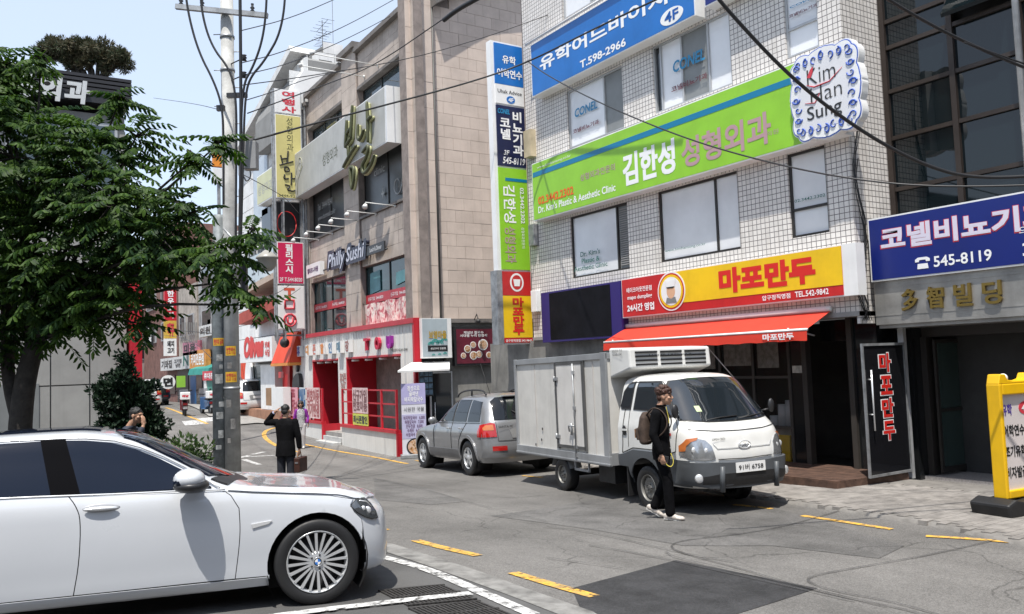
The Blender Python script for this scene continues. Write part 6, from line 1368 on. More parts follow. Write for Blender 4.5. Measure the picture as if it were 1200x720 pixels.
# ------------------------------------------------------------ vehicles lofted by height
class ZL:
    def __init__(s, w, f, b, Lf=.45, Lb=.3, n=5): s.w, s.f, s.b, s.Lf, s.Lb, s.n = Tab(w), Tab(f), Tab(b), Lf, Lb, n
    def side(s, x, z):
        w, f, b = s.w(z), s.f(z), s.b(z); k = 0
        if x > f-s.Lf: k = min(1, (x-f+s.Lf)/s.Lf)
        elif x < b+s.Lb: k = min(1, (b+s.Lb-x)/s.Lb)
        return (x, -w*max(0, 1-k*k)**(1/s.n), z)
    def front(s, y, z): w, f = s.w(z), s.f(z); return (f-s.Lf+s.Lf*math.sqrt(max(0, 1-min(1, abs(y)/max(w, 1e-3))**s.n)), y, z)
    def rear(s, y, z): w, f = s.w(z), s.b(z); return (f+s.Lb-s.Lb*math.sqrt(max(0, 1-min(1, abs(y)/max(w, 1e-3))**s.n)), y, z)
    def row(s, z, e=.004, n=60):
        P = []; w, f, b = s.w(z), s.f(z), s.b(z)
        for i in range(13): t = math.pi/2*i/12; k = math.sin(t)**(2/s.n); P.append((b+s.Lb-s.Lb*math.cos(t)+e, -max(0, (w-e))*k, z))
        for i in range(1, n): x = b+s.Lb+(f-s.Lf-b-s.Lb)*i/n; P.append((x, -max(0, w-e), z))
        for i in range(13): t = math.pi/2*(1-i/12); k = math.sin(t)**(2/s.n); P.append((f-s.Lf+s.Lf*math.cos(t)-e, -max(0, (w-e))*k, z))
        return P
def zcore(Z, zs_, m, parent, skip):
    rows = [Z.row(z) for z in zs_]; return vcore('body', rows, m, parent, skip)
# ------------------------------------------------------------ refrigerated truck
ctr2 = Vector((0, 0, 1.1))
TR = ZL([(.40, .78), (.5, .84), (.8, .87), (1.15, .865), (1.35, .83), (1.6, .775), (1.8, .725), (1.88, .68), (1.93, .60), (1.955, .5), (1.975, .2), (1.98, .02)],
        [(.40, 1.15), (.5, 1.20), (.8, 1.20), (1.0, 1.16), (1.12, 1.12), (1.22, 1.04), (1.30, .95), (1.4, .86), (1.6, .69), (1.8, .52), (1.88, .43), (1.93, .33), (1.955, .2), (1.975, -.1), (1.98, -.3)],
        [(.40, -.80), (1.0, -.80), (1.8, -.78), (1.93, -.74), (1.98, -.5)], .5, .08, 5)
Pt = gp(662, 575); ty = R(8.5); fwd = Vector((-math.sin(ty), -math.cos(ty), 0)); right_ = Vector((fwd.y, -fwd.x, 0))        # forward; right side of the truck faces the street
front = Vector((Pt.x, Pt.y, 0))+fwd*2.70-right_*.80; front.z = 0
zr, zf = G(Pt.x, Pt.y), G(front.x, front.y); pit = math.atan((zf-zr)/2.7)*.55
Mt = Matrix(((fwd.x, -right_.x, 0, front.x), (fwd.y, -right_.y, 0, front.y), (0, 0, 1, zr+2.7*math.tan(pit)), (0, 0, 0, 1))) @ Matrix.Rotation(-pit, 4, 'Y')
truck = thing('delivery_truck', 'white cab refrigerated truck with grey box body, parked with its front towards us', 'truck', M=Mt)
paintt = mat('truck_white_paint', (.64, .64, .62), .3, var=.06, coat=.6, scale=2, streak=.12)
pgrey = mat('grey_bumper_plastic', (.075, .082, .09), .45, var=.12)
zs_ = [.40+.02*i for i in range(72)]+[1.84+.012*i for i in range(11)]+[1.975, 1.98]
def tskip(c): return abs(c.y) > .5 and ((c.x+.0)**2+(c.z-.32)**2 < .47**2 and c.z < .9) or (c.z < .62 and c.x < -.3)
zcore(TR, zs_, paintt, truck, tskip)
tside = lambda x, z: TR.side(x, z); tfr = lambda y, z: TR.front(y, z)
def tp(nm, P_, m, fn=tside, off=.004, mirror=True, **k):
    r = [panel(nm, P_, fn, m, truck, off=off, ctr=ctr2, **k)]
    if mirror: r.append(panel(nm, P_, fn, m, truck, off=off, ctr=ctr2, mirror=True, **k))
    return r
arcT = arc(0, .32, .44, 175, 30, 14)
lowp = [(-.78, .60), (-.46, .60)]+[(x, z) for x, z in arcT if z > .33]+[(.44, .44), (.95, .42), (1.0, .78), (.5, .80), (.3, .86), (-.3, .86), (-.55, .79), (-.78, .76)]
tp('wheel_arch_trim', lowp, pgrey, off=.012, step=.06)
door = [(-.60, .80), (-.58, .95), (-.56, 1.4), (-.50, 1.86), (.25, 1.86), (.42, 1.75), (.62, 1.45), (.80, 1.2), (.78, .9), (.55, .83), (.3, .89), (-.3, .89)]
for mm in (False, True): line3('seam', door+[door[0]], tside, .006, seam, truck, off=0, mirror=mm); line3('seam', [(-.42, 1.48), (-.42, .9)], tside, .004, seam, truck, off=0, mirror=mm)
bk = mat('window_rubber', (.015, .015, .015), .5, var=0)
tgl = mat('truck_glass', (.012, .016, .02), .03, spec=1, coat=.6, var=0)
tp('window_surround', [(-.70, 1.50), (-.66, 1.72), (-.55, 1.84), (-.40, 1.87), (-.37, 1.87), (-.40, 1.45), (-.66, 1.45)], bk, off=.005)
tp('window', [(-.68, 1.50), (-.64, 1.70), (-.54, 1.82), (-.40, 1.84), (-.43, 1.48), (-.64, 1.48)], tgl, off=.008)
tp('window_surround', [(-.33, 1.45), (-.30, 1.87), (.22, 1.87), (.38, 1.75), (.60, 1.47), (.68, 1.37), (.3, 1.33), (.05, 1.44)], bk, off=.005)
tp('window', [(-.30, 1.47), (-.27, 1.84), (.20, 1.84), (.35, 1.72), (.55, 1.48), (.62, 1.39), (.32, 1.36), (.08, 1.46)], tgl, off=.008)
wsz = [(-.74, 1.325), (-.4, 1.29), (0, 1.28), (.4, 1.29), (.74, 1.325), (.71, 1.52), (.655, 1.78), (.58, 1.86), (.3, 1.885), (0, 1.89), (-.3, 1.885), (-.58, 1.86), (-.655, 1.78), (-.71, 1.52)]
panel('windshield_surround', [(y*1.03, 1.58+(z-1.58)*1.035) for y, z in wsz], tfr, bk, truck, off=.004, ctr=ctr2); panel('windshield', wsz, tfr, tgl, truck, off=.009, ctr=ctr2)
for y0, y1 in ((.1, .65), (-.5, .1)): MB().tube([tfr(y0, 1.30), Vector(tfr((y0+y1)/2, 1.335))+Vector((.03, 0, 0)), Vector(tfr(y1, 1.345))+Vector((.03, 0, 0))], .010, 6).build('wiper', black, truck, local=True)
panel('sticker', [(-.5, 1.42), (-.42, 1.42), (-.42, 1.5), (-.5, 1.5)], tfr, mat('pale_sticker', (.5, .6, .35), var=.2), truck, off=.012, ctr=ctr2, th=.002)
# front: headlights, grille crease, bumper, plate
hlp = [(.40, .80), (.44, .98), (.52, 1.08), (.66, 1.13), (.78, 1.10), (.855, .98), (.86, .84), (.80, .79), (.6, .775)]
def sgn(P_, s_): return [(y*s_, z) for y, z in P_]
hg2 = mat('headlamp_reflector', (.45, .46, .47), .15, .7, coat=1, var=.15, scale=14); amb = mat('amber_lens', (.50, .15, .04), .2, coat=1, var=.1)
for s_ in (-1, 1):
    panel('headlight', sgn([(.50, .80), (.53, .97), (.60, 1.05), (.70, 1.08), (.79, 1.05), (.845, .96), (.85, .85), (.79, .80), (.65, .785)], s_), tfr, hg2, truck, off=.008, ctr=ctr2, step=.04)
    panel('turn_signal', sgn([(.68, 1.09), (.79, 1.07), (.845, .98), (.85, .90), (.815, .91), (.80, .98), (.76, 1.03), (.70, 1.055)], s_), tfr, amb, truck, off=.016, ctr=ctr2, step=.03)
    for y, z, r in ((.60, .91, .055), (.74, .92, .06)): p = Vector(tfr(y*s_, z)); MB().ball((p.x-.012, p.y, p.z), (.02, r*.8, r*.8)).build('lens', chrome, truck, local=True)
bp = [(-.86, .46), (-.87, .76), (-.5, .755), (-.3, .74), (0, .735), (.3, .74), (.5, .755), (.87, .76), (.86, .46), (.6, .41), (0, .39), (-.6, .41)]
def bfr(y, z): q = TR.front(y, max(.45, z)); return (q[0]+.07, y*1.01, z)
panel('bumper', bp, bfr, pgrey, truck, off=.0, ctr=ctr2, step=.05, th=.1)
panel('bumper_intake', [(-.42, .42), (-.42, .60), (.42, .60), (.42, .42)], bfr, black, truck, off=.006, ctr=ctr2)
for s_ in (-1, 1):
    panel('bumper_intake', sgn([(.50, .47), (.50, .60), (.70, .57), (.70, .47)], s_), bfr, black, truck, off=.006, ctr=ctr2)
    p = Vector(bfr(.735*s_, .55)); MB().lathe([(0, .03), (.05, .03), (.06, .02), (.062, 0)], p-Vector((.01, 0, 0)), (1, .3*s_, 0), 18).build('fog_light', chrome, truck, local=True)
    MB().tube([Vector(bfr(.46*s_, .36))+Vector((.01, 0, 0)), Vector(bfr(.46*s_, .70))+Vector((.015, 0, 0))], .035, 8).build('bumper_guard', pgrey, truck, local=True)
line3f = lambda P_, r, m, nm: [MB().tube([Vector(tfr(*q))+Vector((.004, 0, 0)) for q in resample(P_, .05, False)], r, 5).build(nm, m, truck, local=True)]
line3f([(-.74, 1.20), (-.4, 1.165), (0, 1.155), (.4, 1.165), (.74, 1.20)], .005, seam, 'seam'); line3f([(-.50, 1.0), (-.45, .93), (0, .925), (.45, .93), (.50, 1.0)], .004, mat('soft_grey'), 'crease'); line3f([(-.46, .79), (0, .775), (.46, .79)], .006, seam, 'seam')
class LF:                                        # a local frame on the truck's nose, for lettering
    def __init__(s, o, r, n, up=ZV): s.o, s.r, s.n, s.u = Vector(o), Vector(r), Vector(n), Vector(up)
    def P(s, a, z, out=0): return s.o+s.r*a+s.u*z+s.n*out
def ltext(body, F, a0, a1, z0, z1, out, m, parent, bold=.02, name='lettering', rot=0):
    vs, fs, asp = glyphs(body, bold, 1.0, 0); mb = MB(); mb.add([F.P(a0+(a1-a0)*x, z0+(z1-z0)*y, out) for x, y in vs], fs); return mb.build(name, m, parent, local=True, recalc=False)
NF = LF(Vector(bfr(0, .6))+Vector((.012, 0, 0)), (0, 1, 0), (1, 0, 0))
plate = MB(); plate.hexa([NF.P(a, z, 0) for a, z in ((-.25, .0), (.25, .0), (.25, .135), (-.25, .135))], [NF.P(a, z, .012) for a, z in ((-.25, .0), (.25, .0), (.25, .135), (-.25, .135))]); pl = plate.build('number_plate', whites, truck, local=True)
ltext('91버 6758', NF, -.21, .21, .03, .108, .016, letterk, pl, .012)
EF_ = LF(Vector(tfr(0, .96))+Vector((.01, 0, 0)), (0, 1, 0), Vector((1, 0, .15)).normalized())
b = MB(); b.tube([EF_.P(.10*math.cos(i*.2618), .052*math.sin(i*.2618), .006) for i in range(25)], .009, 6); b.tube([EF_.P(-.05, -.03, .006), EF_.P(-.035, .03, .006)], .01, 5); b.tube([EF_.P(.035, -.03, .006), EF_.P(.05, .03, .006)], .01, 5); b.tube([EF_.P(-.045, -.005, .006), EF_.P(0, .008, .006), EF_.P(.045, .0, .006)], .008, 5); b.build('emblem', chrome, truck, local=True)
GF_ = LF(Vector(tfr(-.55, 1.06)), (0, 1, 0), (1, 0, .3)); ltext('OPEN CRDi', LF(Vector(tfr(-.42, 1.04))+Vector((.01, 0, 0)), (0, 1, 0), (1, 0, .2)), -.1, .12, 0, .03, .004, letterk, truck, .01)
for s_ in (-1, 1):
    b = MB(); p = Vector(TR.side(.72, 1.35)); y_ = p.y*(-s_) if s_ > 0 else p.y
    y_ = s_*abs(p.y); b.tube([(.70, y_-s_*.03, 1.37), (.79, y_+s_*.07, 1.40)], .015, 6); b.ball((.80, y_+s_*.10, 1.45), (.035, .055, .10)); b.build('mirror', dark, truck, local=True)
    MB().ball((-.52, s_*.872, 1.14), (.06, .012, .075)).build('handle_cup', dark, truck, local=True)
    MB().box((-.5, s_*.885, 1.15), (.13, .012, .03)).build('door_handle', paintt, truck, local=True)
    y_ = s_*(abs(TR.side(.6, 1.14)[1])+.005); MB().box((.45, y_, 1.13), (.5, .004, .035)).build('red_stripe', red, truck, local=True)
MB().box((-.2, 0, .55), (1.4, 1.1, .5)).build('cab_floor', dark, truck, local=True)
# mud flaps, chassis, wheels
for s_ in (-1, 1): MB().box((-.52, s_*.70, .38), (.03, .3, .45)).build('mudflap', black, truck, local=True)
b = MB().box((-2.4, .38, .52), (4.0, .08, .14)).box((-2.4, -.38, .52), (4.0, .08, .14)).box((-2.70, 0, .29), (.1, 1.3, .1)).box((0, 0, .29), (.1, 1.3, .1)); b.build('chassis', black, truck, local=True, kind='stuff')
for s_ in (-1, 1):
    wheel(truck, 0, s_*.74, .32, .19, .19, s_, 'steel', mat('truck_rim', (.25, .245, .23), .5, .5, var=.2)); wheel(truck, -2.70, s_*.74, .285, .2, .155, s_, 'steel', mat('truck_rim'))
    b = MB(); P_ = arc(-2.70, .285, .36, 20, 160, 12); b.grid([[(x, s_*y, z) for x, z in P_] for y in (.62, .86)]); b.grid([[(x, s_*y, z+.01) for x, z in P_] for y in (.62, .86)]); b.build('mudguard', galv, truck, local=True)
    MB().box((-1.95, s_*.84, .42), (.5, .03, .04)).box((-1.72, s_*.84, .50), (.03, .03, .2)).box((-2.18, s_*.84, .50), (.03, .03, .2)).build('side_guard', galv, truck, local=True)
MB().box((-1.35, -.55, .42), (.5, .35, .32)).build('battery_box', black, truck, local=True)
# refrigerated box
bxp = mat('box_panel', (.58, .565, .53), .5, var=.08, scale=2, streak=.16); bxf = mat('box_frame', (.30, .31, .32), .4, .3, var=.15, streak=.2)
X0, X1, YB, ZB0, ZB1 = -4.45, -.98, .86, .56, 2.34
MB().box(((X0+X1)/2, 0, (ZB0+ZB1)/2), (X1-X0-.02, 2*YB-.02, ZB1-ZB0-.02)).build('box_panel', bxp, truck, local=True)
def bar(c, d, nm='box_frame_rail', m=bxf): return MB().box(c, d).build(nm, m, truck, local=True, bevel=.006)
for s_ in (-1, 1):
    bar(((X0+X1)/2, s_*YB, ZB1-.05), (X1-X0+.02, .04, .10)); bar(((X0+X1)/2, s_*(YB+.005), ZB0+.07), (X1-X0+.03, .05, .16)); bar(((X0+X1)/2, s_*(YB+.02), ZB0+.02), (X1-X0+.04, .04, .03))
    bar((X1-.07, s_*(YB+.004), (ZB0+ZB1)/2), (.16, .045, ZB1-ZB0+.015)); bar((X0+.03, s_*(YB+.004), (ZB0+ZB1)/2), (.08, .045, ZB1-ZB0+.015))
    for x in (-3.6, -1.42): MB().box((x, s_*(YB-.004), (ZB0+ZB1)/2), (.008, .014, ZB1-ZB0-.25)).build('panel_joint', mat('joint_grey', (.42, .4, .38), .7), truck, local=True)
bar((X1-.01, 0, ZB1-.05), (.04, 2*YB-.04, .1)); bar((X1-.01, 0, ZB0+.1), (.04, 2*YB-.04, .2))
# side door of the box
y = -YB-.012; dr = MB().box((-2.22, y, 1.49), (.92, .02, 1.40)).build('box_door', mat('box_door_white', (.62, .60, .57), .45, var=.08, streak=.12), truck, local=True)
for x in (-2.71, -1.73): MB().box((x, y, 1.49), (.07, .03, 1.5)).build('door_jamb', mat('grey_rubber', (.08, .08, .08), .6, var=.2), truck, local=True)
for z in (.79, 2.21): MB().box((-2.22, y, z), (1.02, .03, .05)).build('door_jamb', mat('grey_rubber'), truck, local=True)
b = MB(); b.cyl((-2.03, y-.03, .62), (-2.03, y-.03, 2.2), .014, seg=8)
for z in (.66, .8, 1.45, 2.05): b.box((-2.03, y-.02, z), (.07, .04, .06))
b.build('lock_rod', galv, dr, kind='stuff', local=True)
MB().tube([(-2.03, y-.05, 1.15), (-2.2, y-.06, 1.15), (-2.2, y-.05, 1.05)], .014, 6).tube([(-2.12, y-.05, 1.2), (-2.12, y-.05, 1.0)], .02, 6).build('handle', galv, dr, local=True)
for z in (.95, 1.95): MB().box((-2.68, y-.02, z), (.14, .035, .06)).cyl((-2.72, y-.03, z-.05), (-2.72, y-.03, z+.05), .02, seg=8).build('hinge', galv, dr, local=True)
for x, z in ((-3.35, 1.05), (-3.4, .85), (-3.65, .75), (-3.2, .65)): MB().ball((x, -YB-.006, z), (.022, .006, .028), seg=8, rings=5).build('dent', dark, truck, local=True)
# freezer unit above the cab
fz = MB(); fz.hexa([(-.98, -.80, 1.93), (-.98, .80, 1.93), (-.42, .76, 2.07), (-.42, -.76, 2.07)], [(-.98, -.80, 2.41), (-.98, .80, 2.41), (-.45, .76, 2.38), (-.45, -.76, 2.38)]); fz.build('freezer_unit', mat('freezer_white', (.62, .62, .6), .35, var=.06), truck, local=True, bevel=.03)
for i in range(4):
    for s_ in (-1, 0, 1):
        z = 2.115+i*.063; MB().box((-.428, s_*.46, z+.012), (.02, .40, .03)).build('vent_slot', black, truck, local=True)
FF = LF((-.41, -.35, 2.255), (0, 1, 0), (1, 0, 0)); ltext('식자재 냉동 배송', FF, -.1, .75, -.012, .025, .006, letterk, truck, .01)
SF_ = LF((-.93, -.80, 2.28), (1, 0, 0), (0, -1, 0)); ltext('냉동탑차 전문\n02-542-1040', SF_, .05, .35, 0, .1, .0, letterk, truck, .0)
# ------------------------------------------------------------ silver SUV, also used for the far white one
SUVZ = ZL([(.28, .84), (.4, .895), (.6, .92), (.85, .925), (.97, .90), (1.05, .865), (1.15, .84), (1.4, .765), (1.58, .68), (1.64, .60), (1.675, .45), (1.69, .2), (1.695, .02)],
          [(.28, 3.36), (.4, 3.47), (.55, 3.50), (.72, 3.46), (.85, 3.36), (.93, 3.1), (1.0, 2.62), (1.05, 2.2), (1.1, 2.02), (1.3, 1.68), (1.5, 1.32), (1.6, 1.08), (1.65, .8), (1.69, .3), (1.695, .2)],
          [(.28, -.88), (.4, -.96), (.55, -.99), (.75, -.97), (.95, -.93), (1.05, -.91), (1.2, -.84), (1.4, -.74), (1.56, -.62), (1.63, -.5), (1.675, -.3), (1.695, 0)], .55, .32, 4.2)
def make_suv(name, label, M, paint, grp=None):
    t = thing(name, label, 'car', M=M, group=grp); Z = SUVZ; ct = Vector((1, 0, .8)); side = Z.side; rr = Z.rear
    zs_ = [.28+.03*i for i in range(43)]+[1.575+.02*i for i in range(5)]+[1.67, 1.685, 1.695]
    zcore(Z, zs_, paint, t, lambda c: abs(c.y) > .55 and any((c.x-x)**2+(c.z-.36)**2 < .44**2 for x in (0, 2.62)))
    MB().box((1.3, 0, .45), (3.9, 1.1, .35)).build('underbody', dark, t, local=True)
    def pn_(nm, P_, m, fn=side, off=.004, **k): panel(nm, P_, fn, m, t, off=off, ctr=ct, **k); panel(nm, P_, fn, m, t, off=off, ctr=ct, mirror=True, **k)
    for s_ in (-1, 1):
        for cx_ in (0, 2.62): archliner(t, cx_, .36, .45, s_*.88, s_*.55).build('wheel_arch', black, t, local=True)
    clad = mat('grey_cladding', (.16, .165, .17), .5, .3, var=.1)
    pn_('wheel_arch_trim', arc(0, .36, .41, 190, -10, 24)+arc(0, .36, .47, -5, 185, 24), paint, off=.014); pn_('wheel_arch_trim', arc(2.62, .36, .41, 190, -10, 24)+arc(2.62, .36, .47, -5, 185, 24), paint, off=.014)
    pn_('door_cladding', [(.45, .33), (2.17, .33), (2.16, .52), (.47, .52)], mat('silver_cladding', (.2, .2, .205), .4, .5, var=.1) if paint.name != 'white_suv_paint' else paint, off=.014)
    gls = mat('suv_glass', (.008, .01, .013), .04, spec=.5, var=0)
    pn_('window', [(-.52, 1.10), (-.50, 1.3), (-.44, 1.50), (.0, 1.545), (.03, 1.545), (.07, 1.10)], gls); pn_('window', [(.15, 1.10), (.11, 1.55), (.72, 1.56), (.82, 1.10)], gls); pn_('window', [(.90, 1.10), (.80, 1.56), (.98, 1.55), (1.3, 1.40), (1.75, 1.12), (1.78, 1.10)], gls)
    for mm in (False, True):
        for q in ([(.86, 1.08), (.84, .9), (.86, .34)], [(.12, 1.08), (.2, .95), (.42, .72), (.48, .5)], [(1.85, 1.06), (1.87, .9), (1.86, .34)], [(-.56, 1.075), (1.85, 1.065)], [(.78, 1.56), (.86, 1.08)]): line3('seam', q, side, .005, seam, t, off=0, mirror=mm)
        sg_ = 1 if mm else -1
        for x in (.98, .2+.1): MB().ball((x+.02, sg_*.935, .965), (.075, .016, .02)).build('door_handle', mat('silver_handle', (.5, .5, .5), .3, .6), t, local=True)
        MB().ball((1.72, sg_*.99, 1.13), (.06, .1, .075)).tube([(1.75, sg_*.86, 1.09), (1.74, sg_*.95, 1.11)], .02, 6).build('mirror', paint, t, local=True)
        p = [Vector((x, sg_*.62, z)) for x, z in ((-.42, 1.64), (-.3, 1.73), (.1, 1.755), (.6, 1.75), (.95, 1.70), (1.05, 1.62))]; MB().tube([Vector(q) for q in chaikin([tuple(a) for a in p], 1)], .019, 8).cyl((.3, sg_*.62, 1.63), (.3, sg_*.62, 1.75), .02, seg=6).build('roof_rail', dark, t, local=True)
        lamp = [(-.93, .80), (-.70, .78), (-.52, .82), (-.50, .95), (-.56, 1.03), (-.72, 1.07), (-.93, 1.07)]
    lm = mat('tail_red', (.40, .012, .01), .15, coat=1, var=.1); am = mat('amber_lens')
    for s_ in (-1, 1):
        S = lambda P_: [(y*s_, z) for y, z in P_]
        panel('tail_light', S([(.66, .80), (.66, 1.06), (.74, 1.08), (.88, 1.04), (.897, .95), (.90, .80)]), rr, lm, t, off=.012, ctr=ct, step=.03); panel('turn_signal', S([(.70, .93), (.70, 1.04), (.82, 1.03), (.87, .98), (.87, .93)]), rr, am, t, off=.018, ctr=ct, step=.03)
    panel('tail_light', [(-.72, .80), (-.70, 1.06), (-.60, 1.02), (-.55, .92), (-.56, .80)], side, lm, t, off=.010, ctr=ct, step=.04); panel('tail_light', [(-.72, .80), (-.70, 1.06), (-.60, 1.02), (-.55, .92), (-.56, .80)], side, lm, t, off=.010, ctr=ct, step=.04, mirror=True)
    panel('turn_signal', [(-.74, .93), (-.72, 1.04), (-.63, 1.01), (-.60, .93)], side, am, t, off=.016, ctr=ct, step=.03)
    panel('rear_window', [(-.66, 1.13), (-.62, 1.5), (-.5, 1.575), (0, 1.59), (.5, 1.575), (.62, 1.5), (.66, 1.13)], rr, gls, t, off=.008, ctr=ct)
    def rb(y, z): q = rr(y, z); return (q[0]-.05, q[1]*1.03, z)
    panel('rear_bumper', [(-.90, .40), (-.90, .64), (-.6, .68), (0, .68), (.6, .68), (.90, .64), (.90, .40), (0, .38)], rb, paint, t, off=0, ctr=ct, th=.07)
    for s_ in (-1, 1): panel('reflector', [(y*s_, z) for y, z in ((.48, .53), (.48, .62), (.76, .62), (.76, .53))], rb, lm, t, off=.01, ctr=ct, step=.04)
    panel('plate_recess', [(-.34, .76), (-.38, .92), (-.30, .95), (.30, .95), (.38, .92), (.34, .76)], rr, mat('plate_recess_grey', (.2, .2, .2), .4), t, off=.01, ctr=ct); q = rr(0, .84); MB().box((q[0]-.03, 0, .85), (.015, .42, .12)).build('number_plate', whites, t, local=True)
    for z, P_ in ((0, [(-.64, 1.1), (-.64, .72), (.64, .72), (.64, 1.1)]),): MB().tube([Vector(rr(*p))+Vector((-.004, 0, 0)) for p in resample(P_, .05, False)], .005, 5).build('seam', seam, t, local=True)
    MB().cyl((-.35, .5, 1.66), (-.05, .55, 2.3), .006, seg=5).build('radio_antenna', black, t, local=True)
    q = Vector(rr(.1, 1.16)); MB().tube([Vector(rr(.0, 1.14))+Vector((-.03, 0, 0)), Vector(rr(.25, 1.3))+Vector((-.03, 0, 0))], .012, 5).build('rear_wiper', black, t, local=True)
    MB().box((-.86, .5, .42), (.18, .08, .06)).build('exhaust', galv, t, local=True); MB().box((-.60, 0, 1.60), (.14, .7, .03)).build('spoiler', paint, t, local=True, bevel=.01)
    for s_ in (-1, 1):
        for x in (0, 2.62): wheel(t, x, s_*.80, .355, .225, .215, s_, 'five', rimm)
    for s_ in (-1, 1): panel('headlight', [(y*s_, z) for y, z in ((.5, .68), (.52, .84), (.8, .84), (.82, .70))], Z.front, hg2, t, off=.006, ctr=ct, step=.05)
    return t
silver = mat('silver_paint', (.27, .275, .285), .3, .5, var=.06, coat=.8, scale=1.5)
Ps = gp(558, 557.4); sy = R(6); fw_ = Vector((math.sin(sy), math.cos(sy), 0)); lf = Vector((-fw_.y, fw_.x, 0)); o_ = Vector((Ps.x, Ps.y, 0))-lf*.82+fw_*.1; fp = Vector((Ps.x, Ps.y, 0))+fw_*2.6
pt = math.atan((G(fp.x, fp.y)-Ps.z)/2.6)
def place(o_, f_, l_, z, pit): return Matrix(((f_.x, l_.x, 0, o_.x), (f_.y, l_.y, 0, o_.y), (0, 0, 1, z), (0, 0, 0, 1))) @ Matrix.Rotation(-pit, 4, 'Y')
suv = make_suv('parked_car', 'silver grey SUV with roof rails parked behind the truck', place(o_, fw_, lf, Ps.z, pt) @ Matrix.Scale(1.045, 4), silver)
ltext('SANTA FE', LF(Vector(SUVZ.rear(-.45, .97)) + Vector((-.02, 0, 0)), (0, -1, 0), (-1, 0, 0)), -1.08, -.76, 0, .045, .01, letterk, suv, .01)
wsp = mat('white_suv_paint', (.6, .6, .6), .3, var=.04, coat=.8)
Pw = gp(291, 487); o2 = Vector((Pw.x+.3, Pw.y, 0)); f2 = Vector((.12, .99, 0)).normalized(); l2 = Vector((-f2.y, f2.x, 0))
make_suv('parked_car', 'white car parked by the corner shop, half hidden behind the pole', place(o2, f2, l2, G(o2.x, o2.y)+.06, .02), wsp)
rdp = mat('dark_car_paint', (.03, .035, .045), .3, .3, var=.05, coat=.8)
Pq = gp(196, 477); f3 = Vector((.05, 1, 0)).normalized(); l3 = Vector((-f3.y, f3.x, 0))
make_suv('parked_car', 'dark car at the far end of the street beside the brick building', place(Vector((Pq.x-.1, Pq.y+4, 0)), f3, l3, .2, 0), rdp)
make_suv('parked_car', 'far white car with lit red tail light, partly behind the dark conifer', place(Vector((8.2, 50.5, 0)), f3, l3, .2, 0), wsp)
# ------------------------------------------------------------ people
def ellr(mb, rings, seg=18):                       # stacked rings: (x, y, z, rx, ry[, yaw])
    vs = []
    for q in rings:
        c, s_ = math.cos(q[5] if len(q) > 5 else 0), math.sin(q[5] if len(q) > 5 else 0)
        for k in range(seg): a = 2*math.pi*k/seg; u, v = q[3]*math.cos(a), q[4]*math.sin(a); vs.append((q[0]+u*c-v*s_, q[1]+u*s_+v*c, q[2]))
    n = len(rings); mb.smooth = True
    mb.add(vs, [(i*seg+k, i*seg+(k+1) % seg, (i+1)*seg+(k+1) % seg, (i+1)*seg+k) for i in range(n-1) for k in range(seg)]+[tuple(range(seg))[::-1], tuple((n-1)*seg+k for k in range(seg))])
def limb(mb, pts, rad):
    pts = [Vector(p) for p in pts]
    for i in range(len(pts)-1):
        n = 5; P = [pts[i].lerp(pts[i+1], k/n) for k in range(n+1)]; r = [rad[i]+(rad[i+1]-rad[i])*k/n for k in range(n+1)]
        mb.tube(P, r, 12)
    for p, r in zip(pts, rad): mb.ball(p, r*1.0, seg=12, rings=8)
def flesh(mb, name, m, parent, vox, smooth=4):
    o = mb.build(name, m, parent, local=True, recalc=False)
    r = o.modifiers.new('remesh', 'REMESH'); r.mode = 'VOXEL'; r.voxel_size = vox; r.use_smooth_shade = True
    k = o.modifiers.new('smooth', 'SMOOTH'); k.iterations = smooth; k.factor = .5
    return o
def hand(mb, wr, dir_, palm_n, grip=.6, s=1.0):    # palm, five fingers with knuckle bends, thumb from the side
    wr, d, n = Vector(wr), Vector(dir_).normalized(), Vector(palm_n).normalized(); sd = d.cross(n).normalized()
    M_ = Matrix((sd, n, d)).transposed(); mb.ball(wr+d*.05*s, (.040*s, .016*s, .052*s), M_, 14, 10); mb.tube([wr-d*.03, wr+d*.03], .024*s, 10)
    for k, (o_, L) in enumerate(((-.029, .066), (-.010, .076), (.010, .072), (.028, .056))):
        p = wr+sd*o_*s+d*.092*s; q = p+(d*math.cos(grip*.5)+n*math.sin(grip*.5))*L*.45*s; r_ = q+(d*math.cos(grip*1.3)+n*math.sin(grip*1.3))*L*.33*s; t = r_+(d*math.cos(grip*1.9)+n*math.sin(grip*1.9))*L*.26*s
        mb.tube([p-d*.02, p, q, r_, t], [.0095*s, .0095*s, .009*s, .008*s, .0065*s], 8); mb.ball(t, .0065*s, seg=8, rings=6)
    p = wr-sd*.032*s+d*.03*s; q = p+(-sd*.7+d*.6+n*.3).normalized()*.036*s; t = q+(d*.9-sd*.1+n*.4).normalized()*.034*s; mb.tube([p, q, t], [.013*s, .011*s, .008*s], 8); mb.ball(t, .008*s, seg=8, rings=6)
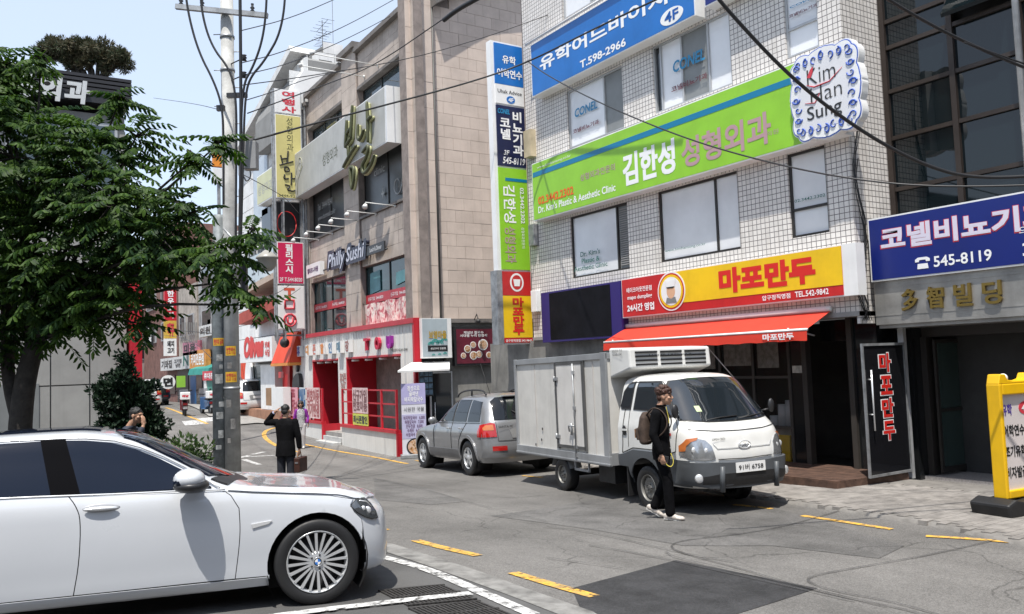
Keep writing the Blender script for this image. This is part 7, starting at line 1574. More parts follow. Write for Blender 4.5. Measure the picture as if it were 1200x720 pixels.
def head(mb, c, M_):                              # face looks along local +y
    c = Vector(c); f = lambda x, y, z: c+M_ @ Vector((x, y, z))
    mb.ball(c+M_ @ Vector((0, -.008, .025)), (.076, .095, .088), M_, 18, 14); mb.ball(f(0, .018, -.035), (.062, .074, .078), M_, 16, 12); mb.ball(f(0, .048, -.088), (.034, .034, .026), M_, 12, 8)
    mb.tube([f(0, .086, .022), f(0, .100, -.010), f(0, .108, -.024)], [.008, .012, .014], 8); mb.ball(f(0, .104, -.026), (.017, .013, .011), M_, 10, 8)
    mb.ball(f(0, .086, -.056), (.024, .014, .007), M_, 10, 6); mb.ball(f(0, .083, -.067), (.021, .014, .007), M_, 10, 6); mb.ball(f(0, .078, .030), (.052, .016, .010), M_, 12, 6)
    for s_ in (-1, 1):
        mb.ball(f(s_*.078, -.008, -.005), (.012, .022, .032), M_, 10, 8); mb.ball(f(s_*.045, .062, -.018), (.024, .022, .02), M_, 10, 8)
def face_bits(t, c, M_, skin):
    c = Vector(c); f = lambda x, y, z: c+M_ @ Vector((x, y, z))
    for s_ in (-1, 1):
        MB().ball(f(s_*.031, .084, .006), (.014, .009, .006), M_, 10, 6).build('eye', mat('eye_dark', (.03, .02, .015), .2, var=0), t, local=True)
        MB().tube([f(s_*.014, .094, .028), f(s_*.032, .094, .033), f(s_*.05, .082, .027)], .0025, 6).build('eyebrow', hairm, t, local=True)
    MB().tube([f(-.022, .092, -.061), f(0, .1, -.060), f(.022, .092, -.061)], .0035, 6).build('mouth', mat('lip', (.30, .10, .08), .4, var=0), t, local=True)
hairm = mat('dark_hair', (.022, .012, .008), .5, var=.4, scale=60, bump=.6, bscale=160); skinm = mat('skin', (.42, .24, .16), .5, var=.06, scale=6)
def hair(t, c, M_, style, m=None):
    c = Vector(c); f = lambda x, y, z: c+M_ @ Vector((x, y, z)); mb = MB(); rnd = random.Random(3)
    if style == 'curly':
        mb.ball(f(0, -.022, .062), (.088, .104, .078), M_, 16, 12)
        for i in range(70):
            a, e = rnd.uniform(0, 6.28), rnd.uniform(-.1, 1.5); x, y, z = .088*math.cos(a)*math.cos(e), -.018+.104*math.sin(a)*math.cos(e), .060+.088*math.sin(e)
            if y > .05 and z < .05: continue
            mb.ball(f(x, y, z), rnd.uniform(.014, .024), seg=8, rings=6)
        mb.ball(f(0, -.065, -.01), (.068, .045, .06), M_)
    elif style == 'short':
        mb.ball(f(0, -.018, .045), (.083, .100, .078), M_, 16, 12); mb.ball(f(0, -.06, -.015), (.070, .05, .06), M_)
        for i in range(50):
            a, e = rnd.uniform(0, 6.28), rnd.uniform(.1, 1.5); mb.ball(f(.08*math.cos(a)*math.cos(e), -.018+.095*math.sin(a)*math.cos(e), .048+.075*math.sin(e)), .014, seg=6, rings=4)
    else:
        mb.ball(f(0, -.02, .035), (.105, .115, .10), M_, 16, 12); mb.ball(f(0, -.05, -.05), (.11, .075, .09), M_)
        for s_ in (-1, 1): mb.ball(f(s_*.085, .01, -.04), (.035, .06, .085), M_)
    flesh(mb, 'hair', m or hairm, t, .007, 1)
def shoe(t, an, toe, m, sole):
    an, toe = Vector(an), Vector(toe); d = (toe-an); d.z = 0; L = d.length; d.normalize(); dn = (toe-an).normalized(); sd = Vector((d.y, -d.x, 0)); up_ = sd.cross(dn).normalized()
    if up_.z < 0: up_ = -up_
    M_ = Matrix((sd, dn, up_)).transposed(); mb = MB(); heel = an-dn*.05-up_*.04
    mb.ball(heel, (.036, .045, .042), M_); mb.ball(heel+dn*.08, (.042, .08, .040), M_); mb.ball(heel+dn*.17-up_*.006, (.048, .075, .032), M_); mb.ball(an-up_*.01, (.042, .05, .045), M_); flesh(mb, 'shoe', m, t, .007, 2)
    b = MB(); P_ = [(-.035, -.024), (.04, -.026), (.12, -.026), (.17, -.034), (.195, -.022), (.205, 0)]; P_ += [(x, -y) for x, y in P_[::-1][1:]]; b.ext([heel+dn*x+sd*y-up_*.043 for x, y in P_], up_*.018); b.build('sole', sole, t, local=True)
def body_mtx(p, h): h = Vector(h).normalized(); r_ = Vector((h.y, -h.x, 0)); return Matrix(((r_.x, h.x, 0, p.x), (r_.y, h.y, 0, p.y), (0, 0, 1, p.z), (0, 0, 0, 1)))
blackc = mat('black_cloth', (.003, .003, .004), .9, spec=.12, var=.3, scale=9, bump=.5, bscale=18); blackp = mat('black_trousers', (.003, .003, .004), .9, spec=.12, var=.25, scale=9, bump=.5, bscale=22)
# --- man walking past the truck
p = gp(779, 609); T = thing('person', 'man in black jacket with curly hair walking past the white truck', 'person', M=body_mtx(p, cR*.93-cH*.36) @ Matrix.Scale(1.0, 4))
hm = Matrix.Rotation(R(8), 3, 'Z'); hc = (0.0, .075, 1.635); b = MB(); head(b, hc, hm); limb(b, [(0, .0, 1.46), (0, .035, 1.56)], [.058, .052]); ellr(b, [(0, 0, .95, .13, .09), (0, 0, 1.2, .14, .095), (0, .0, 1.40, .15, .09), (0, .0, 1.46, .09, .07)])
limb(b, [(.19, -.0, 1.40), (.235, -.05, 1.14), (.235, .035, .90)], [.045, .037, .024]); limb(b, [(-.19, 0, 1.40), (-.235, -.06, 1.14), (-.20, -.02, .90)], [.045, .037, .024])
hand(b, (.235, .04, .885), (0, .22, -1), (-1, .25, 0), .9); hand(b, (-.20, -.02, .89), (0, .3, -1), (1, .25, 0), .7)
limb(b, [(.085, 0, .90), (.095, .08, .52), (.085, .10, .10)], [.075, .055, .035]); limb(b, [(-.085, 0, .90), (-.09, .0, .50), (-.08, -.15, .15)], [.075, .055, .035]); flesh(b, 'body', skinm, T, .0062, 2)
face_bits(T, hc, hm, skinm); hair(T, hc, hm, 'curly', mat('brown_hair', (.05, .018, .010), .5, var=.4, scale=60, bump=.6, bscale=160))
b = MB(); ellr(b, [(0, .005, .84, .172, .125), (0, .0, .92, .172, .125), (0, 0, 1.05, .163, .115), (0, .0, 1.2, .178, .122), (0, -.005, 1.34, .198, .125), (0, -.01, 1.42, .175, .108), (0, -.005, 1.475, .09, .08), (0, .01, 1.50, .074, .072)])
limb(b, [(.185, -.01, 1.405), (.245, -.05, 1.15), (.238, .03, .925)], [.070, .057, .048]); limb(b, [(-.185, -.01, 1.405), (-.245, -.06, 1.15), (-.205, -.02, .93)], [.070, .057, .048])
flesh(b, 'jacket', blackc, T, .009, 3); MB().tube([(.058*math.cos(a*.45), .02+.062*math.sin(a*.45), 1.515) for a in range(15)], .014, 6).build('collar', blackc, T, local=True)
for z in (.95, 1.05, 1.15, 1.25, 1.35): MB().ball((.02, .124, z), (.008, .006, .008), seg=6, rings=4).build('button', galv, T, local=True)
b = MB(); limb(b, [(.083, 0, .88), (.095, .085, .52), (.085, .095, .11)], [.094, .072, .066]); limb(b, [(-.083, 0, .88), (-.09, .01, .50), (-.08, -.14, .17)], [.094, .072, .066]); ellr(b, [(0, 0, .80, .155, .115), (0, 0, .92, .165, .12), (0, 0, 1.0, .15, .11)]); flesh(b, 'trousers', blackp, T, .009, 3)
sh_ = mat('cream_trainers', (.55, .50, .45), .6, var=.35, scale=16); so_ = mat('white_sole', (.45, .44, .42), .5, var=.05)
shoe(T, (.085, .10, .098), (.085, .34, .075), sh_, so_); shoe(T, (-.08, -.15, .155), (-.08, .03, .06), sh_, so_)
ylm = mat('yellow_cord', (.6, .5, .08), .5, var=0)
MB().tube([Vector(q) for q in chaikin([(.05, .10, 1.50), (.04, .125, 1.35), (.05, .13, 1.28)], 2)], .005, 5).build('lanyard', ylm, T, local=True); MB().tube([Vector(q) for q in chaikin([(.23, .07, .82), (.22, .11, .74), (.21, .17, .72), (.20, .20, .80), (.19, .16, .90)], 3)], .006, 5).build('hanging_cord', ylm, T, local=True)
Bp = thing('backpack', 'brown backpack with leather flap carried by the walking man', 'bag', M=T.matrix_basis @ Matrix.Translation((0, -.20, 1.0)))
brn = mat('brown_canvas', (.055, .035, .025), .8, var=.3, scale=10, bump=.4); lth = mat('tan_leather', (.22, .11, .05), .5, var=.2)
b = MB(); ellr(b, [(0, 0, .0, .12, .06), (0, -.005, .03, .145, .085), (0, -.01, .2, .15, .095), (0, .0, .36, .135, .075), (0, .01, .43, .10, .045)], 24); flesh(b, 'bag_body', brn, Bp, .01, 3)
b = MB(); ellr(b, [(0, -.085, .06, .10, .035), (0, -.10, .14, .105, .045), (0, -.095, .22, .10, .03)], 20); flesh(b, 'front_pocket', brn, Bp, .008, 2)
for s_ in (-1, 1):
    MB().box((s_*.05, -.135, .15), (.03, .012, .12)).build('leather_strap', lth, Bp, local=True)
    MB().tube([Vector(q) for q in chaikin([(s_*.09, .04, .40), (s_*.12, .13, .50), (s_*.125, .24, .47), (s_*.14, .325, .36), (s_*.155, .32, .22), (s_*.17, .2, .10), (s_*.12, .06, .05)], 3)], .017, 6, sc=(1.3, .5)).build('shoulder_strap', brn, Bp, local=True)
Ph = thing('mobile_phone', 'dark phone held in the lowered hand of the walking man', 'phone', M=T.matrix_basis @ Matrix.Translation((.205, .09, .80))); MB().box((0, 0, 0), (.012, .07, .13), M=Matrix.Rotation(R(-14), 3, 'X')).build('casing', dark, Ph, local=True, bevel=.004)
# --- man in the dark suit, seen from behind, hand on his head
p = gp(336, 579); T = thing('person', 'man in dark suit seen from behind with a hand raised to his head', 'person', M=body_mtx(p, cH*.98+cR*.15) @ Matrix.Scale(.945, 4))
hm = Matrix.Rotation(R(-8), 3, 'X'); hc = (0, .02, 1.625); b = MB(); head(b, hc, hm); limb(b, [(0, 0, 1.46), (0, .01, 1.56)], [.06, .056]); ellr(b, [(0, 0, .95, .13, .09), (0, 0, 1.2, .14, .095), (0, 0, 1.40, .15, .09), (0, 0, 1.46, .09, .07)])
limb(b, [(-.19, 0, 1.40), (-.40, .05, 1.42), (-.20, .0, 1.62)], [.045, .037, .024]); hand(b, (-.195, -.0, 1.625), (.8, -.0, .6), (.5, .2, -.8), .5)
limb(b, [(.19, 0, 1.40), (.25, 0, 1.12), (.27, .02, .87)], [.045, .037, .024]); hand(b, (.27, .02, .86), (0, .05, -1), (-1, 0, 0), 1.2)
limb(b, [(.09, 0, .9), (.10, .0, .5), (.10, -.01, .09)], [.07, .055, .04]); limb(b, [(-.09, 0, .9), (-.10, 0, .5), (-.11, .01, .09)], [.07, .055, .04]); flesh(b, 'body', skinm, T, .0062, 2); hair(T, hc, hm, 'short', mat('black_hair', (.01, .009, .009), .5, var=.3, scale=60, bump=.6, bscale=160))
suit = mat('dark_suit', (.004, .004, .005), .9, spec=.12, var=.25, scale=7, bump=.4, bscale=14)
b = MB(); ellr(b, [(0, -.01, .74, .205, .15), (0, -.01, .9, .195, .14), (0, 0, 1.05, .18, .125), (0, 0, 1.2, .195, .13), (0, 0, 1.35, .215, .125), (0, 0, 1.43, .18, .105), (0, 0, 1.485, .085, .078)]); limb(b, [(-.19, 0, 1.405), (-.41, .04, 1.40), (-.27, .01, 1.565)], [.074, .062, .05]); limb(b, [(.195, 0, 1.405), (.262, 0, 1.13), (.272, .02, .92)], [.074, .062, .052]); flesh(b, 'suit_jacket', suit, T, .010, 3)
MB().tube([(.27, .02, .895), (.27, .02, .925)], .036, 12).tube([Vector((-.26, .01, 1.575)), Vector((-.235, .005, 1.60))], .036, 12).build('shirt_cuff', mat('pale_shirt', (.3, .32, .45), .7), T, local=True, kind='stuff')
b = MB(); limb(b, [(.09, 0, .88), (.10, 0, .5), (.10, -.01, .08)], [.10, .085, .08]); limb(b, [(-.09, 0, .88), (-.10, 0, .5), (-.11, .01, .08)], [.10, .085, .08]); ellr(b, [(0, 0, .8, .165, .12), (0, 0, .95, .165, .12)]); flesh(b, 'trousers', mat('navy_trousers', (.012, .014, .022), .8, var=.2, bump=.4, bscale=18), T, .010, 3)
for x in (.10, -.11): shoe(T, (x, 0, .09), (x, .2, .07), black, black)
Bc = thing('briefcase', 'brown leather briefcase held by the man in the dark suit', 'bag', M=T.matrix_basis @ Matrix.Translation((.29, .03, .42))); lm_ = mat('dark_brown_leather', (.05, .018, .012), .45, var=.3, scale=8)
MB().box((0, 0, .15), (.12, .40, .29)).build('case', lm_, Bc, local=True, bevel=.02); MB().tube([Vector(q) for q in chaikin([(-.02, -.10, .29), (-.02, -.07, .42), (-.02, .05, .42), (-.02, .08, .29)], 2)], .009, 6).build('handle', lth, Bc, local=True); MB().box((0, -.205, .2), (.06, .01, .03)).build('clasp', steel, Bc, local=True)
# --- woman in purple
p = gp(353.5, 526); T = thing('person', 'woman in purple cardigan and white trousers walking by the phone shop', 'person', M=body_mtx(p, -cH*.95+cR*.1) @ Matrix.Scale(.885, 4))
hm = Matrix.Identity(3); hc = (0, .03, 1.62); b = MB(); head(b, hc, hm); limb(b, [(0, 0, 1.45), (0, .01, 1.55)], [.055, .05]); ellr(b, [(0, 0, .95, .13, .09), (0, 0, 1.4, .14, .085), (0, 0, 1.45, .08, .07)])
limb(b, [(.17, 0, 1.38), (.24, -.04, 1.12), (.22, .08, .92)], [.04, .033, .022]); hand(b, (.22, .08, .91), (0, .2, -1), (-1, 0, 0), .6); limb(b, [(-.17, 0, 1.38), (-.25, -.02, 1.12), (-.26, .02, .90)], [.04, .033, .022]); hand(b, (-.26, .02, .89), (0, .1, -1), (1, 0, 0), .6)
limb(b, [(.09, 0, .88), (.08, .05, .5), (.07, .1, .1)], [.07, .055, .04]); limb(b, [(-.09, 0, .88), (-.08, 0, .5), (-.07, -.08, .11)], [.07, .055, .04]); flesh(b, 'body', skinm, T, .008, 2); face_bits(T, hc, hm, skinm); hair(T, hc, hm, 'bob')
pm_ = bpy.data.materials.new('patterned_top'); pm_.use_nodes = True; voromat(pm_, [(.03, .03, .04), (.35, .35, .36), (.6, .6, .6)], 22, .8)
b = MB(); ellr(b, [(0, 0, .86, .155, .12), (0, 0, 1.05, .14, .105), (0, 0, 1.25, .155, .12), (0, 0, 1.4, .14, .09), (0, 0, 1.46, .07, .065)]); flesh(b, 'top', pm_, T, .012, 2)
pur = mat('purple_knit', (.22, .02, .28), .85, var=.2, scale=12); b = MB()
for s_ in (-1, 1): limb(b, [(s_*.165, -.01, 1.39), (s_*.245, -.03, 1.13), (s_*.235, .045, .96)], [.062, .052, .045])
ellr(b, [(0, -.035, .80, .185, .12), (0, -.035, 1.05, .165, .105), (0, -.03, 1.3, .18, .11), (0, -.03, 1.42, .16, .08), (0, -.03, 1.47, .08, .06)]); flesh(b, 'cardigan', pur, T, .012, 2)
b = MB(); limb(b, [(.085, 0, .86), (.08, .05, .5), (.07, .1, .12)], [.095, .075, .06]); limb(b, [(-.085, 0, .86), (-.08, 0, .5), (-.07, -.08, .13)], [.095, .075, .06]); ellr(b, [(0, 0, .8, .15, .11), (0, 0, .93, .15, .11)]); flesh(b, 'trousers', mat('white_trousers', (.6, .59, .6), .8, var=.1), T, .012, 2)
shoe(T, (.07, .1, .10), (.07, .3, .07), so_, so_); shoe(T, (-.07, -.08, .11), (-.07, .12, .07), so_, so_)
# --- man in navy jacket by the conifer, hand at his mouth
q = CAM+ray(153, 500)*12.4; p = Vector((q.x, q.y, G(q.x, q.y))); T = thing('person', 'man in navy jacket leaning forward by the dark conifer, hand at his mouth', 'person', M=body_mtx(p, cR*.95-cH*.15) @ Matrix.Scale(.96, 4))
hm = Matrix.Rotation(R(-6), 3, 'X'); hc = (0, .10, 1.57); b = MB(); head(b, hc, hm); limb(b, [(0, -.02, 1.39), (0, .06, 1.50)], [.06, .055]); ellr(b, [(0, -.05, .92, .13, .09), (0, -.05, 1.2, .14, .095), (0, -.03, 1.38, .13, .08)])
limb(b, [(.18, -.02, 1.32), (.20, .22, 1.12), (.06, .25, 1.42)], [.045, .037, .024]); hand(b, (.06, .25, 1.42), (-.2, -.1, .95), (-.2, -.9, 0), .5); limb(b, [(-.18, -.02, 1.32), (-.22, -.02, 1.06), (-.21, .10, .84)], [.045, .037, .024]); hand(b, (-.21, .10, .83), (0, .2, -1), (1, 0, 0), .6)
limb(b, [(.09, -.05, .88), (.10, 0, .48), (.10, -.04, .1)], [.07, .055, .04]); limb(b, [(-.09, -.05, .88), (-.10, .02, .48), (-.10, .04, .1)], [.07, .055, .04]); flesh(b, 'body', skinm, T, .0065, 2); face_bits(T, hc, hm, skinm); hair(T, hc, hm, 'short', mat('black_hair'))
b = MB(); ellr(b, [(0, -.05, .84, .18, .13), (0, -.05, 1.05, .17, .12), (0, -.06, 1.25, .19, .13), (0, -.04, 1.36, .165, .10), (0, 0, 1.42, .085, .075)]); limb(b, [(.18, -.03, 1.32), (.205, .20, 1.12), (.10, .245, 1.36)], [.072, .06, .048]); limb(b, [(-.18, -.03, 1.32), (-.225, -.02, 1.07), (-.212, .09, .87)], [.072, .06, .048]); flesh(b, 'jacket', mat('navy_jacket', (.02, .025, .045), .7, var=.2, bump=.4, bscale=16), T, .010, 3)
b = MB(); limb(b, [(.09, -.05, .86), (.10, 0, .48), (.10, -.03, .1)], [.10, .08, .07]); limb(b, [(-.09, -.05, .86), (-.10, .02, .48), (-.10, .04, .1)], [.10, .08, .07]); ellr(b, [(0, -.05, .78, .16, .12), (0, -.05, .93, .16, .12)]); flesh(b, 'trousers', blackp, T, .011, 3)
for x, y in ((.10, -.03), (-.10, .04)): shoe(T, (x, y, .09), (x, y+.2, .07), black, black)
# ------------------------------------------------------------ scooters
def scooter(lab, P_, h, c):
    t = thing('delivery_scooter', lab, 'scooter', M=body_mtx(P_, h) @ Matrix.Scale(1.0, 4), group='delivery scooters parked up the street')
    for y in (0, 1.25): MB().lathe([(.14, -.04), (.22, -.055), (.26, 0), (.22, .055), (.14, .04), (.14, -.04)], (0, y, .26), (1, 0, 0), 20).build('tyre', black, t, local=True); MB().lathe([(0, -.03), (.15, -.03), (.15, .03), (0, .03)], (0, y, .26), (1, 0, 0), 14).build('rim', galv, t, local=True)
    b = MB(); b.hexa([(-.13, -.05, .42), (.13, -.05, .42), (.12, .55, .30), (-.12, .55, .30)], [(-.12, -.15, .68), (.12, -.15, .68), (.14, .5, .70), (-.14, .5, .70)]); b.hexa([(-.14, .45, .24), (.14, .45, .24), (.14, 1.0, .24), (-.14, 1.0, .24)], [(-.14, .45, .30), (.14, .45, .30), (.14, 1.0, .30), (-.14, 1.0, .30)]); b.hexa([(-.19, .95, .26), (.19, .95, .26), (.10, 1.10, .30), (-.10, 1.10, .30)], [(-.2, 1.0, .85), (.2, 1.0, .85), (.1, 1.15, .85), (-.1, 1.15, .85)]); b.build('body', c, t, local=True, bevel=.03, kind=None)
    MB().box((0, .28, .75), (.24, .55, .09)).build('seat', black, t, local=True, bevel=.03); MB().tube([(-.34, 1.0, 1.02), (0, 1.08, .98), (.34, 1.0, 1.02)], .02, 8).build('handlebar', black, t, local=True)
    MB().hexa([(-.24, 1.12, .85), (.24, 1.12, .85), (.24, 1.14, .85), (-.24, 1.14, .85)], [(-.2, .98, 1.28), (.2, .98, 1.28), (.2, 1.0, 1.28), (-.2, 1.0, 1.28)]).build('windscreen', mat('clear_plastic', (.55, .58, .6), .1, var=0, alpha=.5), t, local=True)
    bx = MB().box((0, -.12, .98), (.44, .42, .36)).build('delivery_box', whites, t, local=True, bevel=.03); ltext('배달', LF((-.15, -.335, .92), (1, 0, 0), (0, -1, 0)), 0, .3, 0, .12, .004, redl, bx, .05)
    MB().box((0, -.17, .58), (.2, .06, .1)).build('tail_light', red, t, local=True); MB().box((0, -.26, .42), (.18, .02, .13)).build('number_plate', whites, t, local=True); MB().box((0, -.2, .5), (.2, .25, .03)).build('mudguard', black, t, local=True)
    for s_ in (-1, 1): MB().tube([(s_*.25, 1.02, 1.0), (s_*.32, 1.0, 1.2)], .008, 5).ball((s_*.33, .99, 1.22), (.06, .015, .04)).build('mirror', black, t, local=True)
    return t
scooter('scooter with white delivery box parked on the far yellow line', gp(217, 488), Vector((.15, 1, 0)), mat('maroon_scooter', (.10, .015, .02), .3, coat=.5, var=.05))
scooter('blue scooter mostly hidden behind the left of the utility pole', gp(247, 486), Vector((-.1, 1, 0)), mat('blue_scooter', (.04, .1, .22), .3, coat=.5, var=.05))
# ------------------------------------------------------------ yellow standing sign at the right
p = gp(1184, 606); T = thing('standing_sign', 'yellow plastic standing sign on a black rubber base at the right edge', 'sign', (p.x, p.y, p.z)); K = Frame((p.x, p.y), (1, -.12)); z0 = p.z+.1
MB().fb(K, -.75, 1.0, p.z-.09, p.z+.035, -.35, .32).build('kerb_block', conc, T, bevel=.02)
b = MB(); b.prism(K, [(-.34, z0-.06), (-.38, z0+.10), (-.22, z0+.16), (-.05, z0+.12), (.05, z0+.12), (.5, z0+.16), (.66, z0+.10), (.62, z0-.06)], -.28, .25); b.build('rubber_base', black, T, bevel=.03)
yp = mat('yellow_plastic', (.72, .42, .005), .4, var=.06, scale=3); zb = z0+.14; zt = zb+1.42
for (a0, a1, q0, q1) in ((-.16, -.10, zb, zt), (.56, .62, zb, zt), (-.10, .56, zt-.14, zt), (-.10, .56, zb, zb+.10)): MB().fb(K, a0, a1, q0, q1, -.09, .09).build('frame', yp, T, bevel=.015)
MB().prism(K, [(-.16, zt-.005), (-.12, zt+.12), (-.02, zt+.12), (.02, zt+.05), (.12, zt+.03), (.34, zt+.03), (.44, zt+.05), (.48, zt+.12), (.58, zt+.12), (.62, zt-.005)], -.085, .085).build('top_handle', yp, T, bevel=.012)
MB().ball(K.P(.06, zt+.07, 0), .055).build('lamp', whites, T); fcm = mat('printed_face', (.58, .53, .52), .4, var=.08)
MB().fb(K, -.10, .56, zb+.10, zt-.14, -.05, .04).build('panel', fcm, T)
for i, (tx, m) in enumerate((('유학', mat('ink_violet', (.06, .03, .25), var=0)), ('어학연수', letterk), ('조기유학', letterk), ('비자발급', letterk))): text(tx, K, -.07, .12+.12*min(i, 1)+.1*(i > 0), zt-.40-i*.26, zt-.26-i*.26, .043, m, T, .03)
b = MB(); disc(b, K, .38, zt-.32, .12, .08, .04, .045); b.build('emblem', redl, T); text('4F', K, .31, .45, zt-.36, zt-.28, .048, letterw, T, .05)
s = thing('doorway_poster', 'white notice board with crimson lettering inside the right doorway', 'sign', (13.9, 6.2, .6)); HF = Frame((14.3, 0), (0, -1)); MB().fb(HF, -6.9, -6.0, .6, 1.75, -.02, .02).build('panel', whites, s); MB().fb(HF, -6.9, -6.0, 1.62, 1.75, .02, .03).build('header', redl, s); text('코넬', HF, -6.85, -6.3, 1.3, 1.55, .03, redl, s, .03)
# ------------------------------------------------------------ trees and plants
def leafmat(name, c1, c2, tr=.35):
    m = bpy.data.materials.new(name); m.use_nodes = True; MATS[name] = m; n = m.node_tree; L = n.links; b = n.nodes['Principled BSDF']; out = n.nodes['Material Output']
    g = n.nodes.new('ShaderNodeNewGeometry'); no = n.nodes.new('ShaderNodeTexNoise'); no.inputs['Scale'].default_value = 2.2; no.inputs['Detail'].default_value = 5; L.new(g.outputs['Position'], no.inputs['Vector'])
    ad = n.nodes.new('ShaderNodeMath'); ad.operation = 'MULTIPLY_ADD'; L.new(g.outputs['Random Per Island'], ad.inputs[0]); ad.inputs[1].default_value = .6; L.new(no.outputs[0], ad.inputs[2])
    mr = n.nodes.new('ShaderNodeMapRange'); mr.inputs[1].default_value = .45; mr.inputs[2].default_value = 1.05; L.new(ad.outputs[0], mr.inputs[0])
    mx = n.nodes.new('ShaderNodeMix'); mx.data_type = 'RGBA'; L.new(mr.outputs[0], mx.inputs[0]); mx.inputs[6].default_value = tuple(c1)+(1,); mx.inputs[7].default_value = tuple(c2)+(1,); L.new(mx.outputs[2], b.inputs['Base Color'])
    b.inputs['Roughness'].default_value = .55; b.inputs['Specular IOR Level'].default_value = .2
    t = n.nodes.new('ShaderNodeBsdfTranslucent'); h = n.nodes.new('ShaderNodeHueSaturation'); h.inputs['Value'].default_value = 1.5; h.inputs['Saturation'].default_value = 1.15; L.new(mx.outputs[2], h.inputs['Color']); L.new(h.outputs[0], t.inputs['Color'])
    s = n.nodes.new('ShaderNodeMixShader'); s.inputs[0].default_value = tr; L.new(b.outputs[0], s.inputs[1]); L.new(t.outputs[0], s.inputs[2]); L.new(s.outputs[0], out.inputs['Surface']); return m
lf1 = leafmat('tree_leaf', (.012, .036, .011), (.058, .110, .018)); bark = mat('bark', (.028, .024, .02), .9, var=.35, scale=8, bump=.8, bscale=30)
rg = random.Random(11)
def frond(seed):                                   # a pinnate leaf: stalk and leaflets, drooping along +x
    rn = random.Random(seed); vs = []; fs = []; L_ = rn.uniform(.32, .48); n = rn.randint(6, 8)
    def at_(t): return Vector((L_*t, 0, -.26*L_*t*t))
    def leaflet(p, d, ln, w):
        up_ = Vector((0, 0, 1)); sd = d.cross(up_).normalized(); k = len(vs); q = p+d*ln*.5-Vector((0, 0, .015)); e = p+d*ln-Vector((0, 0, ln*.32))
        vs.extend([p, p+d*ln*.3+sd*w-Vector((0, 0, .012)), q+d*ln*.1+sd*w*.8-Vector((0, 0, .02)), e, q+d*ln*.1-sd*w*.8-Vector((0, 0, .02)), p+d*ln*.3-sd*w-Vector((0, 0, .012)), p+d*ln*.45])
        fs.extend([(k, k+1, k+6), (k+1, k+2, k+6), (k+2, k+3, k+6), (k+3, k+4, k+6), (k+4, k+5, k+6), (k+5, k, k+6)])
    for i in range(n):
        t = .22+.74*i/(n-1); p = at_(t); d0 = (at_(t+.02)-at_(t)).normalized()
        for s_ in (-1, 1):
            a = R(rn.uniform(52, 68))*s_; d = Vector((d0.x*math.cos(a), math.sin(a), d0.z*math.cos(a)-.15)).normalized(); leaflet(p, d, rn.uniform(.08, .12)*(1-.25*abs(t-.55)), .017)
    leaflet(at_(1), (at_(1)-at_(.95)).normalized(), .10, .017)
    k = len(vs)
    for t in (0, .5, 1.0): p = at_(t); vs.extend([p+Vector((0, .003, 0)), p-Vector((0, .003, 0))])
    fs.extend([(k, k+1, k+3, k+2), (k+2, k+3, k+5, k+4)]); return vs, fs
FR = [frond(i) for i in range(8)]; FM = []
for i, (vs, fs) in enumerate(FR): b = MB(); b.add(vs, fs); FM.append(b.mesh('leaf', [lf1], recalc=False))
base = at(20, 560, 9.6); base = Vector((base.x, base.y, G(base.x, base.y)))
T = thing('street_tree', 'large green street tree with drooping feathery leaves at the left edge', 'tree', base)
blobs = [(0, 110, 10, 26, .6), (15, 185, 9.6, 80, 1), (105, 200, 9.7, 66, 1), (85, 290, 9.6, 74, 1), (165, 262, 9.4, 56, .9), (160, 160, 9.7, 30, .5), (222, 250, 9.3, 32, .6), (258, 296, 9.0, 26, .7), (140, 335, 9.5, 42, .8), (205, 296, 9.2, 30, .6),
         (270, 330, 9.0, 16, .8), (20, 350, 9.8, 55, .8), (-60, 260, 9.6, 110, 1), (-40, 120, 9.8, 80, 1), (228, 186, 9.3, 14, .7), (298, 358, 9.0, 8, 1), (80, 375, 9.6, 22, .5), (296, 272, 9.0, 9, 1), (168, 380, 9.4, 10, .6), (255, 170, 9.2, 7, 1.2), (48, 70, 10, 12, .5), (5, 75, 10, 20, .6), (50, 335, 9.5, 48, 1.1), (-5, 395, 9.7, 34, .9), (110, 350, 9.4, 34, .9), (190, 290, 9.1, 36, .8), (130, 240, 9.2, 45, .8), (140, 118, 9.8, 12, .5)]
trunk = MB(); top_ = at(42, 400, 9.7); pts = [base-ZV*.1, at(22, 520, 9.6), at(28, 450, 9.65), top_]
trunk.tube([Vector(q) for q in chaikin([tuple(p) for p in pts], 2)], [.15-.045*i/12 for i in range(13)][:len(chaikin([tuple(p) for p in pts], 2))]+[.1]*max(0, len(chaikin([tuple(p) for p in pts], 2))-13), 12); trunk.build('trunk', bark, T)
b = MB(); t2 = [at(22, 500, 9.6), at(8, 440, 9.7), at(10, 380, 9.9), at(5, 300, 9.9)]; b.tube([Vector(q) for q in chaikin([tuple(p) for p in t2], 2)], .07, 8); 
blc = []
for u, v, d, r, w in blobs:
    c = at(u, v, d); blc.append((c, r/FOC*d, w)); m_ = top_.lerp(c, .5)+Vector((rg.uniform(-.1, .1), rg.uniform(-.1, .1), .22)); P_ = chaikin([tuple(top_), tuple(m_), tuple(c)], 2); b.tube([Vector(q) for q in P_], [.034-.028*i/(len(P_)-1) for i in range(len(P_))], 6)
    for k in range(5):
        e = c+Vector((rg.gauss(0, 1), rg.gauss(0, 1), rg.gauss(0, .6))).normalized()*r/FOC*d*.9; b.tube([c, c.lerp(e, .5)+ZV*.05, e], [.014, .009, .004], 5)
b.build('branch', bark, T, kind='stuff')
cand = []
